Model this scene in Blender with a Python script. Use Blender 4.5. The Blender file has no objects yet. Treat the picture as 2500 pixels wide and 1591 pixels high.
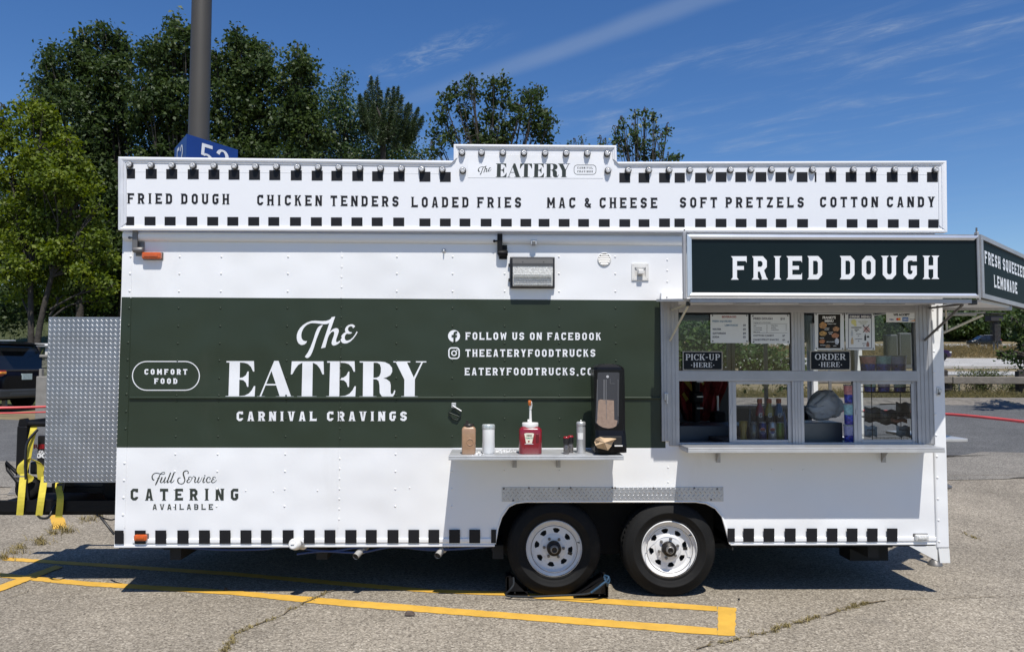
import bpy, bmesh, math, random
import numpy as np
from mathutils import Vector, Matrix
from mathutils.geometry import tessellate_polygon
random.seed(7)
S = bpy.context.scene
COL = S.collection
R = math.radians
# ------------------------------------------------------------------ camera
F = 1900.0                                   # focal length in pixels of the 2500 px wide photograph
CAM = Vector((0.0, -5.75, 1.68))
PITCH, YAW, ROLL = R(3.0), R(1.0), R(0.07)
fwd = Vector((math.sin(YAW) * math.cos(PITCH), math.cos(YAW) * math.cos(PITCH), math.sin(PITCH)))
r0 = Vector((math.cos(YAW), -math.sin(YAW), 0))
u0 = r0.cross(fwd)
rgt = r0 * math.cos(ROLL) + u0 * math.sin(ROLL)
upv = u0 * math.cos(ROLL) - r0 * math.sin(ROLL)
cam = bpy.data.cameras.new('camera')
cam.sensor_fit = 'HORIZONTAL'; cam.sensor_width = 36.0
cam.lens = F / 2500 * 36; cam.clip_start = 0.05; cam.clip_end = 3000
camo = bpy.data.objects.new('camera', cam); COL.objects.link(camo)
camo.matrix_world = Matrix(((rgt.x, upv.x, -fwd.x, CAM.x), (rgt.y, upv.y, -fwd.y, CAM.y), (rgt.z, upv.z, -fwd.z, CAM.z), (0, 0, 0, 1)))
S.camera = camo
# ------------------------------------------------------------------ light
SUN_L = Vector((-0.10, 0.53, -1.0)).normalized()           # the way the light travels
EL = math.asin(-SUN_L.z); AZ = math.atan2(-SUN_L.x, -SUN_L.y)
sl = bpy.data.lights.new('sun', 'SUN'); sl.energy = 5.0; sl.angle = R(0.5); sl.color = (1.0, 0.955, 0.88)
so = bpy.data.objects.new('sun', sl); COL.objects.link(so)
so.rotation_euler = SUN_L.to_track_quat('-Z', 'Y').to_euler(); so.location = (3, -20, 40)
W = bpy.data.worlds.new('World'); S.world = W; W.use_nodes = True
def _world():
    nt = W.node_tree; N = nt.nodes; L = nt.links
    N.clear()
    out = N.new('ShaderNodeOutputWorld'); bg = N.new('ShaderNodeBackground')
    sky = N.new('ShaderNodeTexSky'); sky.sky_type = 'NISHITA'; sky.sun_disc = False
    sky.sun_elevation = EL; sky.sun_rotation = AZ
    sky.air_density = 1.0; sky.dust_density = 0.25; sky.ozone_density = 3.0; sky.altitude = 100
    bg.inputs['Strength'].default_value = 0.070
    hs = N.new('ShaderNodeHueSaturation'); hs.inputs['Saturation'].default_value = 1.27; hs.inputs['Hue'].default_value = 0.509; hs.inputs['Value'].default_value = 1.66
    L.new(sky.outputs[0], hs.inputs['Color'])
    # thin cirrus: a cloud layer seen by direction (x/z, y/z)
    tc = N.new('ShaderNodeTexCoord'); sp = N.new('ShaderNodeSeparateXYZ'); L.new(tc.outputs['Generated'], sp.inputs[0])
    def mth(op, a, b=None, c=None):
        n = N.new('ShaderNodeMath'); n.operation = op
        for i, v in enumerate((a, b, c)):
            if v is None: continue
            if isinstance(v, (int, float)): n.inputs[i].default_value = v
            else: L.new(v, n.inputs[i])
        return n.outputs[0]
    zc = mth('MAXIMUM', sp.outputs[2], 0.06)
    px = mth('DIVIDE', sp.outputs[0], zc); py = mth('DIVIDE', sp.outputs[1], zc)
    u = mth('SUBTRACT', mth('MULTIPLY', px, 0.735), mth('MULTIPLY', py, 0.678))
    v = mth('ADD', mth('MULTIPLY', px, 0.678), mth('MULTIPLY', py, 0.735))
    def vec(a, b):
        c = N.new('ShaderNodeCombineXYZ'); L.new(a, c.inputs[0]); L.new(b, c.inputs[1]); return c.outputs[0]
    def noise(vv, sc, det, ro, dist=0.0):
        n = N.new('ShaderNodeTexNoise'); n.inputs['Scale'].default_value = sc; n.inputs['Detail'].default_value = det
        n.inputs['Roughness'].default_value = ro; n.inputs['Distortion'].default_value = dist
        L.new(vv, n.inputs['Vector']); return n.outputs[0]
    def ramp(x, a, b):
        m = N.new('ShaderNodeMapRange'); m.interpolation_type = 'SMOOTHSTEP'
        m.inputs['From Min'].default_value = a; m.inputs['From Max'].default_value = b
        L.new(x, m.inputs['Value']); return m.outputs[0]
    st = vec(mth('MULTIPLY', u, 0.85), mth('MULTIPLY', v, 2.2))
    n1 = noise(st, 2.3, 9, 0.62, 0.4); n2 = noise(vec(mth('MULTIPLY', u, 2.0), mth('MULTIPLY', v, 4.6)), 3.0, 8, 0.7, 1.2)
    n3 = noise(vec(u, v), 1.3, 3, 0.5)
    # the long streak
    vw = mth('ADD', v, mth('MULTIPLY', mth('SUBTRACT', n3, 0.5), 0.10))
    dv = mth('ABSOLUTE', mth('SUBTRACT', vw, 1.90))
    band = mth('SUBTRACT', 1.0, ramp(dv, 0.01, 0.095))
    band = mth('MULTIPLY', band, mth('MULTIPLY', ramp(u, -2.75, -1.5), mth('ADD', 0.35, mth('MULTIPLY', n1, 0.7))))
    # small wisps left of it
    dv2 = mth('ABSOLUTE', mth('SUBTRACT', v, 1.66)); b2 = mth('SUBTRACT', 1.0, ramp(dv2, 0.02, 0.11))
    b2 = mth('MULTIPLY', b2, mth('MULTIPLY', ramp(u, -2.15, -1.95), mth('SUBTRACT', 1.0, ramp(u, -1.75, -1.45))))
    b2 = mth('MULTIPLY', b2, ramp(n2, 0.40, 0.72))
    # broken cirrus to the right
    reg = mth('MULTIPLY', ramp(v, 2.02, 2.35), mth('SUBTRACT', 1.0, mth('MULTIPLY', ramp(v, 2.9, 4.2), 0.85)))
    c = mth('MULTIPLY', ramp(n1, 0.47, 0.80), ramp(n2, 0.36, 0.78))
    c = mth('MULTIPLY', c, reg)
    c = mth('ADD', c, mth('MULTIPLY', mth('MULTIPLY', ramp(n1, 0.42, 0.80), reg), 0.28))
    tot = mth('MINIMUM', mth('ADD', mth('ADD', mth('MULTIPLY', band, 0.32), mth('MULTIPLY', b2, 0.40)), mth('MULTIPLY', c, 0.60)), 0.8)
    mx = N.new('ShaderNodeMix'); mx.data_type = 'RGBA'
    L.new(tot, mx.inputs['Factor']); L.new(hs.outputs[0], mx.inputs['A']); mx.inputs['B'].default_value = (5.6, 6.8, 8.6, 1)
    L.new(mx.outputs['Result'], bg.inputs['Color']); L.new(bg.outputs[0], out.inputs[0])
_world()
S.view_settings.view_transform = 'Standard'; S.view_settings.look = 'None'
S.view_settings.exposure = 0.0; S.view_settings.gamma = 1.0
# ------------------------------------------------------------------ pixel -> world
def ray(px, py): return (fwd + rgt * ((px - 1250) / F) + upv * ((795.5 - py) / F))
def P(px, py, Y):
    d = ray(px, py); return CAM + d * ((Y - CAM.y) / d.y)
def PX(px, py, X):
    d = ray(px, py); return CAM + d * ((X - CAM.x) / d.x)
def sc(Y): return (Y - CAM.y) / F                          # metres per photo pixel at that distance
PROF = [(-60, 0), (2, 0), (12, .86), (14.5, .96), (34, 1.32), (43, 1.42), (47, 1.6), (50, 1.74), (70, 2.56), (104, 4.46), (119, 5.43), (135, 6.6), (250, 16), (900, 60)]
def tz(Y, X=9.0):
    """ground height: level under the trailer, rising behind it, lower on the left"""
    for (a, za), (b, zb) in zip(PROF, PROF[1:]):
        if Y <= b: z = za + (zb - za) * (Y - a) / (b - a); break
    else: z = PROF[-1][1]
    k = max(0., min(1., (1.0 - X) / 7.0)) * (1 - max(0., min(1., (Y - 14.5) / 32)))
    return z * (1 - .42 * k)
def G(px, py):                                             # the ground point behind a pixel
    d = ray(px, py); t0, t1 = 0.5, 300.0
    f = lambda t: (CAM + d * t).z - tz((CAM + d * t).y, (CAM + d * t).x)
    t = t0
    while t < t1 and f(t) > 0: t *= 1.02
    a, b = t / 1.02, t
    for _ in range(40):
        m = (a + b) / 2
        if f(m) > 0: a = m
        else: b = m
    return CAM + d * b
# ------------------------------------------------------------------ materials
MATS = {}
def mat(name, col, rough=0.5, metal=0.0, var=(3.0, 0.08), bump=None, bump2=None, spec=0.5, coat=0.0, dirt=None):
    """Principled surface whose colour wanders a little (noise) and whose surface is uneven (bump)."""
    if name in MATS: return MATS[name]
    m = bpy.data.materials.new(name); m.use_nodes = True
    N = m.node_tree.nodes; L = m.node_tree.links; b = N['Principled BSDF']
    tc = N.new('ShaderNodeTexCoord')
    def noise(s, det=5, ro=.6, st=None):
        n = N.new('ShaderNodeTexNoise'); n.inputs['Scale'].default_value = s; n.inputs['Detail'].default_value = det; n.inputs['Roughness'].default_value = ro
        if st:
            mp = N.new('ShaderNodeMapping'); mp.inputs['Scale'].default_value = st; L.new(tc.outputs['Object'], mp.inputs[0]); L.new(mp.outputs[0], n.inputs['Vector'])
        else: L.new(tc.outputs['Object'], n.inputs['Vector'])
        return n.outputs[0]
    def mixc(fac, a, bb):
        x = N.new('ShaderNodeMix'); x.data_type = 'RGBA'; L.new(fac, x.inputs['Factor'])
        for k, v in (('A', a), ('B', bb)):
            if isinstance(v, tuple): x.inputs[k].default_value = (*v[:3], 1)
            else: L.new(v, x.inputs[k])
        return x.outputs['Result']
    def ramp(x, a, bb, lo=0., hi=1.):
        r = N.new('ShaderNodeMapRange'); r.inputs['From Min'].default_value = a; r.inputs['From Max'].default_value = bb
        r.inputs['To Min'].default_value = lo; r.inputs['To Max'].default_value = hi; L.new(x, r.inputs['Value']); return r.outputs[0]
    k = var[1]
    lo = tuple(c * (1 - k) for c in col); hi = tuple(min(1, c * (1 + k)) for c in col)
    c = mixc(ramp(noise(var[0]), .3, .7), lo, hi)
    if dirt:                                               # (colour, scale, threshold, stretch)
        c = mixc(ramp(noise(dirt[1], 8, .7, dirt[3] if len(dirt) > 3 else None), dirt[2], dirt[2] + .25, 0, dirt[4] if len(dirt) > 4 else .6), c, dirt[0])
    L.new(c, b.inputs['Base Color'])
    b.inputs['Roughness'].default_value = rough; b.inputs['Metallic'].default_value = metal
    b.inputs['Specular IOR Level'].default_value = spec; b.inputs['Coat Weight'].default_value = coat
    last = None
    for bp in (bump, bump2):
        if not bp: continue
        bn = N.new('ShaderNodeBump'); bn.inputs['Strength'].default_value = bp[1]; bn.inputs['Distance'].default_value = bp[2]
        L.new(noise(bp[0], bp[3] if len(bp) > 3 else 4), bn.inputs['Height'])
        if last: L.new(last, bn.inputs['Normal'])
        last = bn.outputs[0]
    if last: L.new(last, b.inputs['Normal'])
    MATS[name] = m; return m
def glass_mat(name, tint, gloss=0.05):
    m = bpy.data.materials.new(name); m.use_nodes = True
    N = m.node_tree.nodes; L = m.node_tree.links; N.remove(N['Principled BSDF'])
    t = N.new('ShaderNodeBsdfTransparent'); t.inputs[0].default_value = (*tint, 1)
    g = N.new('ShaderNodeBsdfGlossy'); g.inputs['Roughness'].default_value = gloss
    fr = N.new('ShaderNodeFresnel'); fr.inputs[0].default_value = 1.34
    tc = N.new('ShaderNodeTexCoord'); n = N.new('ShaderNodeTexNoise'); n.inputs['Scale'].default_value = 2.0; L.new(tc.outputs['Object'], n.inputs['Vector'])
    bn = N.new('ShaderNodeBump'); bn.inputs['Strength'].default_value = .15; bn.inputs['Distance'].default_value = .01; L.new(n.outputs[0], bn.inputs['Height']); L.new(bn.outputs[0], g.inputs['Normal'])
    x = N.new('ShaderNodeMixShader'); L.new(fr.outputs[0], x.inputs[0]); L.new(t.outputs[0], x.inputs[1]); L.new(g.outputs[0], x.inputs[2])
    L.new(x.outputs[0], N['Material Output'].inputs[0]); MATS[name] = m; return m
WAVE = ((1.3, .85, .06, 2), (14, .10, .004, 3))
M_WHITE = mat('white_paint', (.80, .805, .81), .30, 0, (1.2, .02), *WAVE, coat=.15, dirt=((.52, .50, .46), 2.2, .60, (1, 1, .3), .28))
M_GREEN = mat('green_paint', (.025, .037, .022), .42, 0, (1.6, .06), *WAVE, spec=.35, dirt=((.06, .066, .05), 2.6, .58, (1, 1, .4), .35))
M_DECALW = mat('white_vinyl', (.80, .81, .83), .35, 0, (2, .02), *WAVE)
M_DECALK = mat('black_vinyl', (.009, .009, .011), .5, 0, (3, .1), spec=.3)
M_DECALG = mat('dark_green_vinyl', (.03, .038, .03), .4, 0, (3, .08))
M_MARQ = mat('marquee_white', (.79, .80, .825), .4, 0, (1.5, .02), (2.0, .05, .03, 1), dirt=((.6, .6, .58), 3, .62, (1, 1, .5), .25))
M_ALU = mat('aluminium', (.62, .62, .62), .38, .85, (6, .10), (60, .03, .002), dirt=((.25, .23, .21), 9, .58, (1, 1, 2), .45))
M_ALUP = mat('dull_aluminium_frame', (.42, .42, .43), .5, .55, (5, .10), (40, .03, .002), dirt=((.18, .165, .15), 8, .60, (1, 1, .4), .5))
M_STEEL = mat('brushed_steel', (.58, .58, .58), .36, .55, (8, .08), (30, .04, .003), dirt=((.35, .35, .36), 14, .55, (1, 1, 1), .5))
M_DIAM = mat('bright_tread_plate', (.36, .37, .39), .40, .92, (4, .15), (3.2, .35, .03, 1))
M_DIAM2 = mat('dull_tread_plate', (.50, .51, .53), .42, .8, (6, .12), (30, .05, .003))
M_BLACK = mat('black_plastic', (.012, .012, .013), .38, 0, (6, .2), (120, .05, .002))
M_BLACKM = mat('black_painted_metal', (.007, .007, .008), .5, .0, (5, .2), (60, .06, .003), dirt=((.035, .027, .022), 6, .6, (1, 1, 1), .35), spec=.2)
M_RUBBER = mat('tyre_rubber', (.0075, .0075, .0075), .75, 0, (10, .25), (90, .12, .004), spec=.25, dirt=((.04, .036, .03), 5, .58, (1, 1, 1), .4))
M_RIM = mat('white_wheel_paint', (.70, .70, .70), .4, 0, (6, .04), dirt=((.30, .25, .20), 9, .58, (1, 1, 1), .45))
M_DARK = mat('dark_underbody', (.012, .012, .012), .8, 0, (3, .3))
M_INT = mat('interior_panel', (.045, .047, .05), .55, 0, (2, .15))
M_AMBER = mat('amber_lens', (.52, .09, .008), .18, 0, (30, .15), (80, .25, .003), coat=.6)
M_CLEAR = mat('clear_lens', (.62, .62, .60), .12, 0, (60, .3), (150, .6, .004), coat=.8)
M_SIGNG = mat('sign_panel_green', (.005, .011, .012), .30, 0, (1.5, .15), (1.2, .04, .02, 1), spec=.22)
M_GREY = mat('grey_metal', (.16, .155, .15), .45, .4, (8, .2), dirt=((.12, .06, .03), 12, .6, (1, 1, 1), .4))
M_CREAM = mat('cream_rod', (.62, .58, .46), .45, 0, (9, .1))
M_PVC = mat('white_pvc', (.72, .71, .68), .4, 0, (9, .06))
M_YEL = mat('yellow_webbing', (.56, .46, .045), .75, 0, (18, .12), (160, .2, .003))
M_BLUE = mat('blue_hose', (.01, .035, .12), .45, 0, (5, .2))
M_ROPE = mat('blue_rope', (.010, .045, .09), .6, 0, (40, .3), (200, .4, .004))
M_WOOD = mat('weathered_wood', (.17, .153, .132), .85, 0, (4, .2), (22, .5, .02), dirt=((.12, .10, .085), 5, .5, (.4, 1, 6), .7))
M_POLE = mat('brown_pole_paint', (.060, .054, .045), .5, 0, (1.2, .06), (4, .03, .02))
M_SBLUE = mat('blue_sign_paint', (.010, .045, .23), .35, 0, (2, .08))
M_PANE = glass_mat('window_glass', (.86, .88, .88), .02)
M_CARGL = mat('car_glass', (.010, .011, .013), .05, 0, (3, .1), coat=.5)
M_RED = mat('red_plastic', (.28, .012, .018), .3, 0, (9, .12), coat=.3)
# ------------------------------------------------------------------ mesh helpers
class MB:
    def __init__(s): s.v = []; s.f = []; s.m = []; s.sm = []
    def add(s, vs, fs, mi=0, smooth=False):
        o = len(s.v); s.v += [tuple(v) for v in vs]
        for f in fs: s.f.append([i + o for i in f]); s.m.append(mi); s.sm.append(smooth)
        return s
    def box(s, x0, x1, y0, y1, z0, z1, mi=0, b=0.0, seg=2, fr=None):
        x0, x1 = sorted((x0, x1)); y0, y1 = sorted((y0, y1)); z0, z1 = sorted((z0, z1))
        c = [(x, y, z) for x in (x0, x1) for y in (y0, y1) for z in (z0, z1)]
        fs = [(0, 1, 3, 2), (4, 6, 7, 5), (0, 4, 5, 1), (2, 3, 7, 6), (0, 2, 6, 4), (1, 5, 7, 3)]
        if b <= 0: vs, ff = c, fs
        else:
            bm = bmesh.new(); bv = [bm.verts.new(p) for p in c]
            for f in fs: bm.faces.new([bv[i] for i in f])
            bmesh.ops.bevel(bm, geom=bm.edges[:], offset=min(b, .49 * min(x1 - x0, y1 - y0, z1 - z0)), segments=seg, affect='EDGES', profile=.5)
            bm.verts.index_update(); vs = [tuple(v.co) for v in bm.verts]; ff = [[v.index for v in f.verts] for f in bm.faces]; bm.free()
        if fr is not None: vs = [fr @ Vector(v) for v in vs]
        return s.add(vs, ff, mi, False)
    def boxpx(s, x0, y0, x1, y1, Yf, Yb, mi=0, b=0.0):
        a = P(x0, y1, Yf); c = P(x1, y0, Yf); return s.box(a.x, c.x, Yf, Yb, a.z, c.z, mi, b)
    def lathe(s, prof, o, ax='Z', seg=24, mi=0, smooth=True, fr=None, a0=0.0, caps=True):
        """prof: (radius, along) pairs"""
        vs = []; n = len(prof); o = Vector(o)
        for r, t in prof:
            for k in range(seg):
                a = 2 * math.pi * k / seg + a0; c, d = r * math.cos(a), r * math.sin(a)
                p = Vector((c, d, t)) if ax == 'Z' else (Vector((c, -t, d)) if ax == 'Y' else Vector((t, c, d)))
                p = p + o; vs.append(fr @ p if fr is not None else p)
        fs = []
        for i in range(n - 1):
            for k in range(seg):
                k2 = (k + 1) % seg; fs.append((i * seg + k, i * seg + k2, (i + 1) * seg + k2, (i + 1) * seg + k))
        s.add(vs, fs, mi, smooth)
        for i, rev in ((0, True), (n - 1, False)):
            if caps and prof[i][0] > 1e-6:
                ring = [vs[i * seg + k] for k in range(seg)]; s.add(ring[::-1] if rev else ring, [list(range(seg))], mi, False)
        return s
    def tube(s, pts, r, seg=8, mi=0, smooth=True, caps=True):
        pts = [Vector(p) for p in pts]; n = len(pts); rr = r if isinstance(r, (list, tuple)) else [r] * n
        vs = []; prev = None
        for i, p in enumerate(pts):
            t = (pts[min(i + 1, n - 1)] - pts[max(i - 1, 0)]).normalized()
            if prev is None: prev = t.orthogonal().normalized()
            x = (prev - t * prev.dot(t))
            x = x.normalized() if x.length > 1e-6 else t.orthogonal().normalized()
            prev = x; y = t.cross(x)
            for k in range(seg):
                a = 2 * math.pi * k / seg; vs.append(p + (x * math.cos(a) + y * math.sin(a)) * rr[i])
        fs = [(i * seg + k, i * seg + (k + 1) % seg, (i + 1) * seg + (k + 1) % seg, (i + 1) * seg + k) for i in range(n - 1) for k in range(seg)]
        s.add(vs, fs, mi, smooth)
        if caps: s.add(vs[:seg][::-1], [list(range(seg))], mi); s.add(vs[-seg:], [list(range(seg))], mi)
        return s
    def strip(s, pts, wv, th, mi=0):
        """a flat band along pts, width vector wv, thickness vector th"""
        pts = [Vector(p) for p in pts]; vs = []; wv = Vector(wv); th = Vector(th)
        for p in pts: vs += [p - wv, p + wv, p + wv + th, p - wv + th]
        fs = []
        for i in range(len(pts) - 1):
            a, b = i * 4, i * 4 + 4
            fs += [(a + k, a + (k + 1) % 4, b + (k + 1) % 4, b + k) for k in range(4)]
        fs += [(0, 3, 2, 1), tuple(len(vs) - 4 + k for k in range(4))]
        return s.add(vs, fs, mi)
    def prism(s, poly, d, mi=0, mi_side=None):
        """poly: 3-D outline, d: thickness vector"""
        poly = [Vector(p) for p in poly]; n = len(poly); d = Vector(d)
        tr = tessellate_polygon([poly])
        s.add(poly, [list(t) for t in tr], mi); s.add([p + d for p in poly], [list(t)[::-1] for t in tr], mi)
        s.add(poly + [p + d for p in poly], [(i, (i + 1) % n, n + (i + 1) % n, n + i) for i in range(n)], mi if mi_side is None else mi_side)
        return s
    def dome(s, p, r, h, nrm=(0, -1, 0), mi=0, seg=8):
        n = Vector(nrm); x = n.orthogonal().normalized(); y = n.cross(x); p = Vector(p); vs = []
        for rr, hh in ((1, 0), (.82, .55), (.45, .9)):
            vs += [p + (x * math.cos(2 * math.pi * k / seg) + y * math.sin(2 * math.pi * k / seg)) * r * rr + n * h * hh for k in range(seg)]
        vs.append(p + n * h)
        fs = [(i * seg + k, i * seg + (k + 1) % seg, (i + 1) * seg + (k + 1) % seg, (i + 1) * seg + k) for i in range(2) for k in range(seg)]
        fs += [(2 * seg + k, 2 * seg + (k + 1) % seg, 3 * seg) for k in range(seg)]
        return s.add(vs, fs, mi, True)
    def mesh(s, name, mats):
        me = bpy.data.meshes.new(name); me.from_pydata(s.v, [], s.f)
        for m in (mats if isinstance(mats, (list, tuple)) else [mats]): me.materials.append(m)
        me.polygons.foreach_set('material_index', s.m); me.polygons.foreach_set('use_smooth', s.sm)
        me.update(); return me
    def build(s, name, mats, parent=None, loc=None):
        o = bpy.data.objects.new(name, s.mesh(name, mats)); COL.objects.link(o)
        if loc is not None: o.location = loc
        return par(o, parent)
def par(o, parent):
    if parent is not None:
        o.parent = parent
        o.matrix_parent_inverse = Matrix.Translation(-parent.location)   # every location is kept in world terms
    return o
def thing(name, label, cat, loc=(0, 0, 0), group=None):
    o = bpy.data.objects.new(name, None); COL.objects.link(o); o.location = loc; o.empty_display_size = .2
    return tag(o, label, cat, group)
def tag(o, label, cat, group=None):
    o['label'] = label; o['category'] = cat
    if group: o['group'] = group
    return o
def struct(o, kind='structure'): o['kind'] = kind; return o
def sub(name, parent, loc=None):
    """an Empty part"""
    o = bpy.data.objects.new(name, None); COL.objects.link(o); o.empty_display_size = .1
    if loc is not None: o.location = loc
    return par(o, parent)
# ------------------------------------------------------------------ lettering
def ribbon(pts, w, closed=False):
    n = len(pts); ws = w if isinstance(w, (list, tuple)) else [w] * n; L = []; Rr = []
    for i in range(n):
        p = Vector(pts[i]); a = Vector(pts[i - 1]) if (i > 0 or closed) else None; b = Vector(pts[(i + 1) % n]) if (i < n - 1 or closed) else None
        d1 = (p - a).normalized() if a is not None else None; d2 = (b - p).normalized() if b is not None else None
        if d1 is None: d1 = d2
        if d2 is None: d2 = d1
        n1 = Vector((-d1.y, d1.x)); n2 = Vector((-d2.y, d2.x)); m = n1 + n2
        m = m.normalized() if m.length > 1e-6 else n1
        k = 1 / max(.5, m.dot(n1)); h = ws[i] / 2 * k
        L.append(p + m * h); Rr.append(p - m * h)
    q = []
    for i in range(n if closed else n - 1):
        j = (i + 1) % n; q.append([tuple(L[i]), tuple(L[j]), tuple(Rr[j]), tuple(Rr[i])])
    return q
def smooth(pts, n=6):
    """Catmull-Rom through points of any dimension"""
    out = []; p = [pts[0]] + list(pts) + [pts[-1]]
    for i in range(1, len(p) - 2):
        for k in range(n):
            t = k / n
            out.append(tuple(.5 * ((2 * b) + (-a + c) * t + (2 * a - 5 * b + 4 * c - d) * t * t + (-a + 3 * b - 3 * c + d) * t ** 3)
                             for a, b, c, d in zip(p[i - 1], p[i], p[i + 1], p[i + 2])))
    out.append(tuple(pts[-1])); return out
def glyphA(ch, w=.64, t=.20, c=.13):
    """octagonal carnival capitals with flared ends; returns polygons and width"""
    l, r, b, T, m = t / 2, w - t / 2, t / 2, 1 - t / 2, .5
    q = []
    def rb(pts, cl=False, tt=None): q.extend(ribbon(pts, tt or t, cl))
    def fl(x, y, up):                                      # flared end of a stem
        s = .085; h = .09; q.append([(x - t / 2 - s, y), (x + t / 2 + s, y), (x + t / 2, y - h if up else y + h), (x - t / 2, y - h if up else y + h)])
    def stem(x): rb([(x, 0), (x, 1)])
    tk = t * .8
    if ch in 'ODQ':
        if ch == 'D': rb([(l, b), (r - c, b), (r, b + c), (r, T - c), (r - c, T), (l, T)], True); q.append([(l - t / 2 - .07, 0), (l - t / 2, 0), (l - t / 2, .09)]); q.append([(l - t / 2 - .07, 1), (l - t / 2, 1), (l - t / 2, .91)])
        else: rb([(l + c, b), (r - c, b), (r, b + c), (r, T - c), (r - c, T), (l + c, T), (l, T - c), (l, b + c)], True)
        if ch == 'Q': q.append([(w * .45, .28), (w * .62, .34), (w * 1.05, -.06), (w * .85, -.1)])
    elif ch in 'CG':
        e = [(r, .30), (r, b + c), (r - c, b), (l + c, b), (l, b + c), (l, T - c), (l + c, T), (r, T), (r, .70)]
        if ch == 'G': e = [(w * .55, .47), (r, .47), (r, b + c), (r - c, b), (l + c, b), (l, b + c), (l, T - c), (l + c, T), (r, T), (r, .76)]
        rb(e)
    elif ch == 'E': stem(l); rb([(l, T), (w, T)]); rb([(l, b), (w, b)]); rb([(l, m), (w * .82, m)], tt=tk); q += [[(w - .02, 1 - t), (w + .03, 1 - t - .08), (w + .03, 1), (w - .02, 1)], [(w - .02, t), (w + .03, t + .08), (w + .03, 0), (w - .02, 0)]]; fl(l, 0, 0); fl(l, 1, 1)
    elif ch == 'F': stem(l); rb([(l, T), (w, T)]); rb([(l, m), (w * .84, m)], tt=tk); q += [[(w - .02, 1 - t), (w + .03, 1 - t - .08), (w + .03, 1), (w - .02, 1)]]; fl(l, 0, 0); fl(l, 1, 1)
    elif ch == 'H': stem(l); stem(r); rb([(l, m), (r, m)], tt=tk); [fl(x, y, y) for x in (l, r) for y in (0, 1)]
    elif ch == 'I': w = t + .1; stem(w / 2); fl(w / 2, 0, 0); fl(w / 2, 1, 1)
    elif ch == 'L': stem(l); rb([(l, b), (w, b)]); q += [[(w - .02, t), (w + .03, t + .1), (w + .03, 0), (w - .02, 0)]]; fl(l, 0, 0); fl(l, 1, 1)
    elif ch == 'T': stem(w / 2); rb([(0, T), (w, T)]); fl(w / 2, 0, 0); q += [[(-.03, 1), (-.03, 1 - t - .08), (.03, 1 - t), (.03, 1)], [(w + .03, 1), (w + .03, 1 - t - .08), (w - .03, 1 - t), (w - .03, 1)]]
    elif ch == 'A': q += [[(.01, 0), (t * .98, 0), (w / 2 + .03, 1), (w / 2 - .13, 1)], [(w - .01, 0), (w - t * .98, 0), (w / 2 - .03, 1), (w / 2 + .13, 1)]]; q.append([(w * .24, .20), (w * .76, .20), (w * .70, .36), (w * .30, .36)]); q += [[(-.06, 0), (t + .05, 0), (t * .95, .08), (.03, .08)], [(w + .06, 0), (w - t - .05, 0), (w - t * .95, .08), (w - .03, .08)]]
    elif ch in 'VYU':
        if ch == 'U': rb([(l, 1), (l, b + c), (l + c, b), (r - c, b), (r, b + c), (r, 1)]); fl(l, 1, 1); fl(r, 1, 1)
        elif ch == 'V': q += [[(.01, 1), (t * .98, 1), (w / 2 + .03, 0), (w / 2 - .13, 0)], [(w - .01, 1), (w - t * .98, 1), (w / 2 - .03, 0), (w / 2 + .13, 0)]]; fl(l, 1, 1); fl(r, 1, 1)
        else: q += [[(0, 1), (t, 1), (w / 2 + t / 2, .46), (w / 2 - t / 2, .40)], [(w, 1), (w - t, 1), (w / 2 - t / 2, .46), (w / 2 + t / 2, .40)]]; rb([(w / 2, 0), (w / 2, .46)]); fl(w / 2, 0, 0); fl(l, 1, 1); fl(r, 1, 1)
    elif ch == 'N': stem(l - .02); stem(r + .02); q.append([(0, 1), (t * 1.05, 1), (w, 0), (w - t * 1.05, 0)]); fl(l - .02, 0, 0); fl(r + .02, 1, 1)
    elif ch == 'M':
        w = .80; r = w - t / 2; stem(l); stem(r); q += [[(0, 1), (t * 1.0, 1), (w / 2 + t * .38, .26), (w / 2 - t * .38, .26)], [(w, 1), (w - t, 1), (w / 2 - t * .38, .26), (w / 2 + t * .38, .26)]]; fl(l, 0, 0); fl(r, 0, 0)
    elif ch == 'W':
        w = .84; q += [[(0, 1), (t * .95, 1), (w * .33, 0), (w * .17, 0)], [(w * .40, .85), (w * .56, .85), (w * .33, 0), (w * .19, 0)], [(w * .44, .85), (w * .60, .85), (w * .83, 0), (w * .67, 0)], [(w, 1), (w - t * .95, 1), (w * .67, 0), (w * .81, 0)]]
    elif ch in 'KX': stem(l); q += [[(t * .8, .38), (t * .8, .60), (w - t * .95, 1), (w, 1)], [(w * .42, .62), (w * .62, .68), (w + .03, 0), (w - t, 0)]]; fl(l, 0, 0); fl(l, 1, 1)
    elif ch in 'PRB':
        if ch == 'B':
            rb([(l, b), (r - c, b), (r, b + c), (r, m - c * .55), (r - c * .55, m), (r, m + c * .55), (r, T - c), (r - c, T), (l, T)], True); q.append([(l, m - tk / 2), (r - c * .55, m - tk / 2), (r - c * .55, m + tk / 2), (l, m + tk / 2)])
        else:
            k = .40; rb([(l, k + b - .06), (r - c, k + b - .06), (r, k + b + c - .06), (r, T - c), (r - c, T), (l, T)], True); stem(l); fl(l, 0, 0)
            if ch == 'R': q.append([(w * .42, .44), (w * .74, .47), (w + .02, 0), (w - t * 1.02, 0)])
            if ch == 'R': q.append([(w - t * 1.02 - .05, 0), (w + .06, 0), (w - .01, .09), (w - t - .01, .09)])
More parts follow.
